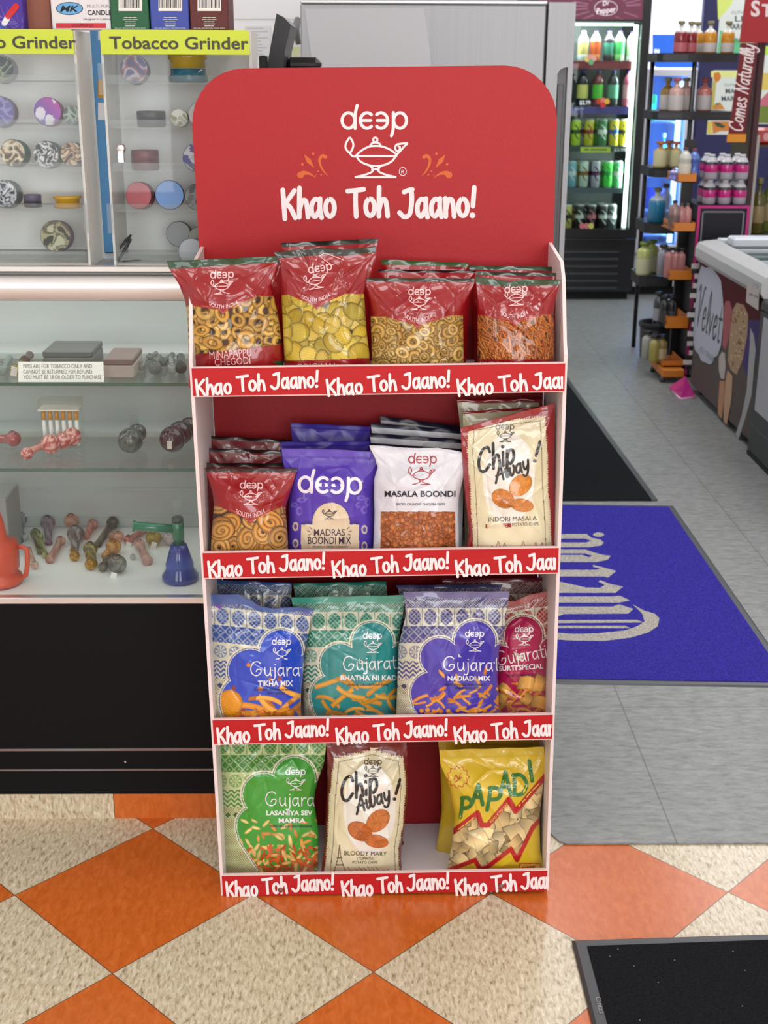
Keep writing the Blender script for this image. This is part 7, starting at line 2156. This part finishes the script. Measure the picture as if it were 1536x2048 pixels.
# pink dustpan
DYp = 5.98
dc = (1.43, 5.93, .0045)
r = root('dustpan', 'magenta dustpan standing on the floor at the corner of the ice cream freezer', 'dustpan', dc)
A_, B_, C2 = G(1345, 782, .01), G(1362, 797, .01), G(1391, 793, .01)
apex = W(1371, 752, 5.98)
MG = (196, 50, 140)
q = MB(); q.add([A_, B_, C2, apex, A_ + [0, .08, 0], C2 + [0.0, .06, 0]], [(0, 1, 3), (1, 2, 3), (0, 3, 4), (2, 5, 3), (4, 3, 5), (0, 4, 5, 2, 1)], MG, 'gloss'); q.build('pan', r, dc)
q = MB(); q.tube([A_ + [0, -.004, -.003], B_ + [0, -.004, -.003], C2 + [.0, -.004, -.003]], .007, (226, 170, 200), 'gloss', 8); q.build('rubber_lip', r, dc)

# ------------------------------------------------------------------ ice cream freezer
FX = 1.5
fa, fb = 4.842, 5.868
f_o = (FX + .38, (fa + fb) / 2, .0045)
fr = root('ice_cream_freezer', 'low ice cream freezer with brown side panel and white Velvet badge', 'freezer', f_o)
zb_, zm, zt_ = .038, .600, .688
q = MB(); q.box(FX, FX + .76, fa, fb, zb_, zm, (92, 82, 78), 'vinyl', .003)
# printed side: maroon upper part, cones, badge
fs = lambda a, b, c=0.0: SX(a, b, FX - .0012)
q.ax = (0, -1)
def S_(pts, col): q.flat(pts, [tuple(range(len(pts)))], fs, col, 'satin')
def row(py_l, py_r, xa, xb): return [(xa, py_l), (xb, py_r)]
def sp(Y, z):   # the place on the side panel
    return (np.array([[FX - .0012, Y, z]]))
def SP(pts, col):
    P = np.array([[FX - .001 - q.k * 2e-5, Y, z] for Y, z in pts]); q.k += 1
    q.add(P, [tuple(range(len(P)))], col, 'vinyl')
SP([(fb - .003, .597), (fa + .003, .597), (fa + .003, .40), (5.05, .39), (5.25, .385), (5.45, .36), (5.6, .36), (fb - .003, .38)], (84, 14, 24))
def from_px(pts): return [(float(SX(x, y, FX)[1]), float(SX(x, y, FX)[2])) for x, y in pts]
SP(from_px([(1497, 640), (1522, 640), (1519, 700), (1508, 730), (1496, 760), (1484, 720), (1488, 670)]), (72, 58, 112))
SP(from_px([(1501, 655), (1508, 670), (1512, 700), (1508, 740), (1504, 790), (1490, 840), (1477, 880), (1472, 868), (1484, 830), (1494, 780), (1497, 730), (1500, 690)]), (170, 170, 172))
SP(from_px([(1449, 612), (1452, 602), (1460, 602), (1465, 620), (1462, 660), (1452, 700), (1445, 690), (1447, 650)]), (170, 96, 100))
SP(from_px([(1438, 715), (1444, 704), (1450, 706), (1452, 730), (1449, 758), (1442, 757), (1438, 740)]), (190, 180, 176))
SP(from_px([(1440, 762), (1450, 762), (1448, 800), (1444, 838), (1436, 828), (1437, 800)]), (190, 140, 110))
SP(from_px([(1466, 620), (1474, 605), (1488, 610), (1497, 630), (1495, 670), (1486, 720), (1474, 750), (1462, 740), (1456, 720), (1459, 680)]), (176, 146, 116))
rg = np.random.default_rng(9)
for i in range(60):
    x, y = rg.uniform(1462, 1492), rg.uniform(615, 735)
    if x < 1459 + (740 - y) * .02 or x > 1496 - max(0, y - 670) * .25: continue
    SP(from_px([(x, y), (x + 2.4, y + 1), (x + 1.6, y + 4.5), (x - .6, y + 3.5)]), (120, 84, 56) if i % 2 else (214, 186, 150))
SP(from_px([(1456, 740), (1466, 752), (1464, 800), (1454, 850), (1448, 842), (1449, 800), (1452, 760)]), (196, 158, 128))
badge = [(1404, 531), (1412, 536), (1419, 534), (1422, 530), (1425, 536), (1437, 551), (1443, 562), (1446, 590), (1448, 615), (1447, 650), (1443, 690), (1437, 710), (1430, 715), (1424, 728), (1418, 728), (1410, 724), (1404, 722), (1398, 708), (1391, 700), (1388, 685), (1387, 640), (1390, 590), (1392, 566), (1397, 550)]
SP(from_px(badge), (188, 192, 206))
cxb, cyb = 1417, 628
inn = [(cxb + (x - cxb) * .9, cyb + (y - cyb) * .95) for x, y in badge]
Pn = from_px(inn + inn[:1])
for (a0, b0), (a1, b1) in zip(Pn[:-1], Pn[1:]):
    SP([(a0, b0), (a1, b1), (a1, b1 - .0012), (a0, b0 - .0012)], (130, 134, 146))
vA = SX(1393, 640, FX); vB = SX(1441, 676, FX)
fv = lambda a, b, c=0.0: np.stack([np.full_like(np.asarray(a, float), FX - .0026), vA[1] + (vB[1] - vA[1]) * np.asarray(a), .315 + np.asarray(b)], -1)
q.k = 0
body_ = 'Velvet'; 
def velvet():
    pen = 0; adv = sum(GL[c_][0] for c_ in body_)
    for n_i, ch in enumerate(body_):
        for st_ in GL[ch][1]:
            st2 = np.asarray(st_, float) * ([1.0, 1.0])
            x = (pen + st2[:, 0] + .18 * st2[:, 1]) / adv; y = st2[:, 1] * (.185 if ch == 'V' else .17) - .03 * x * 0
            V, Fc = stroke2d(np.stack([x * .60, y], 1), [.010, .019, .012]); V[:, 0] /= .60
            q.flat(V, Fc, fv, (40, 42, 50), 'satin')
        pen += GL[ch][0]
velvet()
fi = lambda a, b, c=0.0: np.stack([np.full_like(np.asarray(a, float), FX - .0026), vA[1] - np.asarray(a) * .6, .23 + np.asarray(b)], -1)
put_text(q, fi, 'ICE CREAM', .40, 0, .40, .025, (140, 144, 156), 'satin', 0, .01)
q.build('side_panel', fr, f_o)
q = MB()
prof = [(FX + .04, zm + .001), (FX - .012, zm + .001), (FX - .024, zm + .02), (FX - .024, zt_ - .03), (FX - .012, zt_ - .008), (FX + .02, zt_), (FX + .07, zt_ + .004), (FX + .07, zm + .001)]
n_ = len(prof); V = [(x, y, z) for y in (fa - .005, fb + .005) for x, z in prof]
q.add(V, [(i, (i + 1) % n_, (i + 1) % n_ + n_, i + n_) for i in range(n_)] + [tuple(range(n_)), tuple(range(n_, 2 * n_))], (190, 192, 192), 'satin', False)
q.build('top_rail', fr, f_o)
q = MB(); q.box(FX + .071, FX + .73, fb - .05, fb + .005, zm + .001, zt_ + .012, (206, 212, 220), 'satin', .004); q.build('end_rail', fr, f_o)
q = MB(); q.box(FX + .10, FX + .73, fb - .16, fb - .052, zt_ - .012, zt_ + .030, (216, 222, 230), 'satin', .008); q.build('lid_frame', fr, f_o)
q = MB(); q.box(FX + .071, FX + .73, fa, fb - .165, zm - .15, zm - .12, (40, 44, 50), 'satin')
rg = np.random.default_rng(6); q.build('inner_floor', fr, f_o)
q = MB(); q.box(FX + .071, FX + .73, fa + .0, fb - .165, zt_ - .016, zt_ - .012, (226, 238, 240), 'pane'); q.build('lid_glass', fr, f_o)
for y_ in (5.2, 5.55):
    q = MB(); q.box(FX + .071, FX + .73, y_, y_ + .025, zt_ - .0118, zt_ + .001, (190, 196, 204), 'satin'); q.build('lid_handle', fr, f_o)
for y_ in (fa + .06, fb - .08):
    q = MB(); q.lathe([(.022, 0, (30, 30, 32)), (.024, .015, (50, 50, 52)), (.014, .036, (120, 120, 122))], (FX + .05, y_, .0047), 12, 'satin'); q.build('foot', fr, f_o)
q = MB(); nt = [SX(x, y, FX - .0265) for x, y in ((1494, 568), (1518, 579), (1516, 621), (1492, 604))]
q.prism([(p_[1], p_[2]) for p_ in nt], lambda a, b, c=0.0: np.stack([FX - .0265 + np.asarray(c), a, b], -1), .0008, (196, 188, 184), 'paper')
q.ax = (0, -1); fnn = lambda a, b, c=0.0: SX(a, -np.asarray(b), FX - .0269)
for x, y in ((1500, 588), (1510, 592)): 
    V, Fc = stroke2d([(x, -y), (x + 4, -y - 2)], 5, False); q.flat(V, Fc, fnn, (150, 146, 146), 'paper')
q.build('paper_note', fr, f_o)
q = MB(); q.box(FX - .0262, FX - .0245, 4.89, 4.95, zm + .012, zm + .05, (176, 178, 176), 'satin'); q.build('rating_label', fr, f_o)
# wavy black and white edging at the far corner
q = MB()
for i in range(22):
    z0 = .10 + i * .022; w = .018 + .014 * math.sin(i * 1.3)
    q.box(FX - .004 - w, FX + .01, fb + .006, fb + .012, z0, z0 + .0218, (206, 200, 194) if i % 2 else (26, 26, 28), 'satin')
q.build('wavy_edging', fr, f_o)
gi = 'ice creams in the freezer'
for i, (x, y, c, lab) in enumerate(((.16, 5.40, (206, 214, 180), 'pale green ice cream pack under the freezer glass'), (.30, 5.62, (170, 60, 90), 'crimson ice cream pack under the freezer glass'), (.17, 5.12, (70, 60, 60), 'dark brown ice cream pack under the freezer glass'), (.34, 5.30, (190, 190, 206), 'silver ice cream pack under the freezer glass'))):
    o = (FX + x, y, zm - .1195); q = MB(); q.box(FX + x - .06, FX + x + .06, y - .1, y + .1, zm - .1195, zm - .02, c, 'satin', .012); single(q, 'ice_cream_pack', lab, 'ice cream', o, gi)
# nearer black freezer at the picture edge
ba, bb = 3.9, 4.83
b_o = (FX + .36, (ba + bb) / 2, .0045)
br2 = root('black_freezer', 'black low freezer with white panel at the right picture edge', 'freezer', b_o)
q = MB(); q.box(FX - .022, FX + .74, ba, bb, .02, .56, (34, 36, 40), 'satin', .004)
q.build('cabinet', br2, b_o)
q = MB(); q.box(FX - .024, FX + .74, ba + .01, bb - .006, .0047, .0195, (16, 16, 18), 'matte'); q.build('plinth', br2, b_o)
q = MB(); a = SX(1512, 790, FX - .024); q.box(FX - .0245, FX - .0225, ba + .05, float(a[1]), .19, .545, (176, 178, 184), 'satin', .0005); 
fq = lambda a, b, c=0.0: np.stack([np.full_like(np.asarray(a, float), FX - .0252), 4.62 - np.asarray(a), .33 + np.asarray(b)], -1)
q.ax = (0, -1); V, Fc = stroke2d(ell(.1, 0, .09, .05, 0, 360, 20), .008, False); q.flat(V, Fc, fq, (150, 60, 80), 'satin'); q.build('white_panel', br2, b_o)
q = MB(); q.box(FX - .0236, FX - .0222, ba + .02, bb - .03, .125, .129, (80, 82, 86), 'satin'); q.build('panel_seam', br2, b_o)
q = MB(); q.box(FX - .022, FX + .74, ba, bb, .5605, .600, (44, 46, 50), 'satin', .006); q.build('top_rail', br2, b_o)

# ------------------------------------------------------------------ pink bottle display and red sign
PY = 6.12
px0, px1 = wx(1396, 415, PY), wx(1500, 415, PY)
po = ((px0 + px1) / 2, PY + .16, .0045)
pr = root('shot_display', 'black floor display with a magenta frame, behind the ice cream freezer', 'display', po)
zd = wz(1450, 411, PY)
q = MB(); q.box(px0, px1, PY + .004, PY + .34, .0047, zd, (24, 24, 34), 'card'); q.build('display_box', pr, po)
for x0, x1, z0, z1 in ((px0, px0 + .012, .02, zd - .001), (px1 - .012, px1, .02, zd - .001), (px0 + .0125, px1 - .0125, zd - .013, zd - .001)):
    q = MB(); q.box(x0, x1, PY - .002, PY + .0035, z0, z1, (196, 50, 130), 'card'); q.build('frame_strip', pr, po)
for x0, x1, z0, z1 in ((px0 + .022, px0 + .028, .02, zd - .03), (px1 - .028, px1 - .022, .02, zd - .03), (px0 + .029, px1 - .029, zd - .032, zd - .026)):
    q = MB(); q.box(x0, x1, PY + .0005, PY + .0035, z0, z1, (130, 130, 140), 'card'); q.build('inner_border', pr, po)
hB = (wz(1450, 364, PY) - zd)
hB = .112
bw = (px1 - px0 - .012) / 3.4
tray0 = None
for rw in range(3):
    zr = zd + .0006 + rw * (hB + .001) - .0
    if rw == 2: break
    for cN in range(3):
        for dp in range(2):
            x = px0 + .012 + bw * (.7 + cN * 1.05); y = PY + .05 + dp * .09
            nm = ('lower', 'upper')[rw], ('first', 'middle', 'last')[cN], ('front', 'back')[dp]
            o = (x, y, zr)
            r = root('pink_label_bottle', 'pink-labelled mini bottle, %s of the %s row on the black display, %s line' % (nm[1], nm[0], nm[2]), 'bottle', o, 'pink-labelled mini bottles on the black display')
            R = bw * .47
            q = MB(); q.lathe([(R * .8, 0, (150, 146, 152)), (R * .98, .006, (176, 172, 180)), (R * .98, hB * .28, (176, 172, 180)), (R, hB * .3, (190, 30, 120)), (R, hB * .58, (196, 36, 126)), (R * .99, hB * .59, (40, 36, 44)), (R * .97, hB * .70, (46, 42, 50)), (R * .9, hB * .71, (186, 184, 190)), (R * .6, hB * .86, (196, 194, 200)), (R * .4, hB * .9, (196, 194, 200))], o, 16, 'gloss'); q.build('bottle_body', r, o)
            q = MB(); q.lathe([(R * .46, hB * .902, (206, 206, 212)), (R * .46, hB * .99, (214, 214, 220)), (R * .4, hB, (214, 214, 220))], o, 14, 'gloss'); q.build('cap', r, o)
# red sign post
SY = 6.02
so_ = (wx(1490, 200, SY), SY + .02, .0045)
sr = root('sign_stand', 'red upright sign reading Comes Naturally, beside the pink-labelled bottles', 'sign', so_)
RS, RS2 = (160, 40, 46), (112, 26, 34)
q = MB()
P = [W(x, y, SY) for x, y in ((1484, 86), (1516, 86), (1489, 268), (1458, 268))]
zlow = float(P[3][2])
q.prism([(float(p_[0]), float(p_[2])) for p_ in P][::-1], lambda a, b, c=0.0: np.stack([a, SY + np.asarray(c), b], -1), .012, RS2, 'card')
fS = lambda a, b, c=0.0: W(np.asarray(a), -np.asarray(b), SY - .0006)
brush(q, fS, 'Comes Naturally', 1484, -264, 176, 27, 2.9, (232, 214, 214), 'card', math.radians(81.3), .12, xh=1.1)
q.build('upright_board', sr, so_)
q = MB(); x0 = wx(1484, 40, SY)
q.prism([(x0, wz(1484, 85, SY)), (x0 + .42, wz(1484, 85, SY)), (x0 + .42, 1.75), (x0 + .012, 1.75)], lambda a, b, c=0.0: np.stack([a, SY - .004 + np.asarray(c), b], -1), .018, RS, 'card')
fS2 = flip(lambda a, b, c=0.0: W(np.asarray(a), b, SY - .0046))
put_text(q, fS2, 'S', 1511, -16, 18, 31, (226, 210, 210), 'card', -.03, .03); put_text(q, fS2, 'T', 1534, -20, 21, 25, (226, 210, 210), 'card', -.03, .03)
q.build('header_board', sr, so_)
xp = wx(1497, 300, 6.5)
q = MB(); q.box(xp + .004, xp + .028, 6.47, 6.494, .02, 1.66, (60, 18, 26), 'satin'); q.box(xp + .004, xp + .028, SY + .0145, 6.494, 1.62, 1.66, (60, 18, 26), 'satin'); q.build('pole', sr, so_)
q = MB(); q.box(xp - .02, xp + .028, 6.45, 6.496, .0047, .0195, (60, 18, 26), 'satin'); q.build('base_plate', sr, so_)
q = MB(); a, b = W(1453, 284, SY), W(1492, 268, SY); q.box(float(a[0]), float(b[0]), SY - .006, SY - .0006, float(a[2]), float(b[2]), (214, 140, 40), 'card'); q.build('price_strip', sr, so_)
# shelf at the picture edge
EY = 6.5
ex0 = wx(1497, 300, EY)
eo = (ex0 + .3, EY + .15, .0045)
er = root('gondola_shelf', 'dark red shelf unit with bottles at the right picture edge', 'shelf unit', eo)
q = MB(); q.box(ex0, ex0 + .03, EY, EY + .32, .0047, wz(1500, 85, EY), (74, 22, 32), 'satin'); q.build('upright', er, eo)
q = MB(); q.box(ex0 + .034, ex0 + .050, EY + .0, EY + .02, .3, wz(1500, 270, EY), (190, 184, 176), 'satin'); q.build('price_rail', er, eo)
ez = [wz(1520, y, EY) for y in (470, 290)]
for z in ez:
    q = MB(); q.box(ex0 + .051, ex0 + .6, EY + .0, EY + .32, z - .012, z, (60, 56, 50), 'satin'); q.build('shelf_board', er, eo)
q = MB(); q.box(ex0 + .6, ex0 + .63, EY, EY + .32, .0047, wz(1500, 85, EY), (74, 22, 32), 'satin'); q.build('upright', er, eo)
for px, dy, h, c, cp, lab in ((1527, .06, .27, (90, 84, 30), (120, 110, 60), 'tall olive bottle next to the end upright of the red shelf unit'), (1546, .15, .28, (96, 110, 40), (90, 100, 60), 'green-brown bottle behind the olive one on the red shelf unit')):
    bottle('wine_bottle', lab, max(px, 1512), ez[0] + .0006, EY + dy, .07, h, cp, c, c, (150, 130, 90), 'olive bottles on the red shelf unit', 'gloss', (.2, .5), 'spirit', capw=.4)
o = (wx(1530, 280, EY), EY + .06, ez[1] + .0006)
q = MB(); q.box(wx(1513, 280, EY), wx(1575, 280, EY), EY + .03, EY + .10, ez[1] + .0006, wz(1520, 256, EY), (176, 30, 30), 'foil', .012)
fe = flip(lambda a, b, c=0.0: W(np.asarray(a), b, EY + .0292)); V = ell(1533, -274, 7, 8, 0, 340, 14); q.flat(V, [tuple(range(14))], fe, (214, 150, 150), 'foil')
single(q, 'red_pack', 'shiny red pack on the upper board of the red shelf unit', 'pack', o)
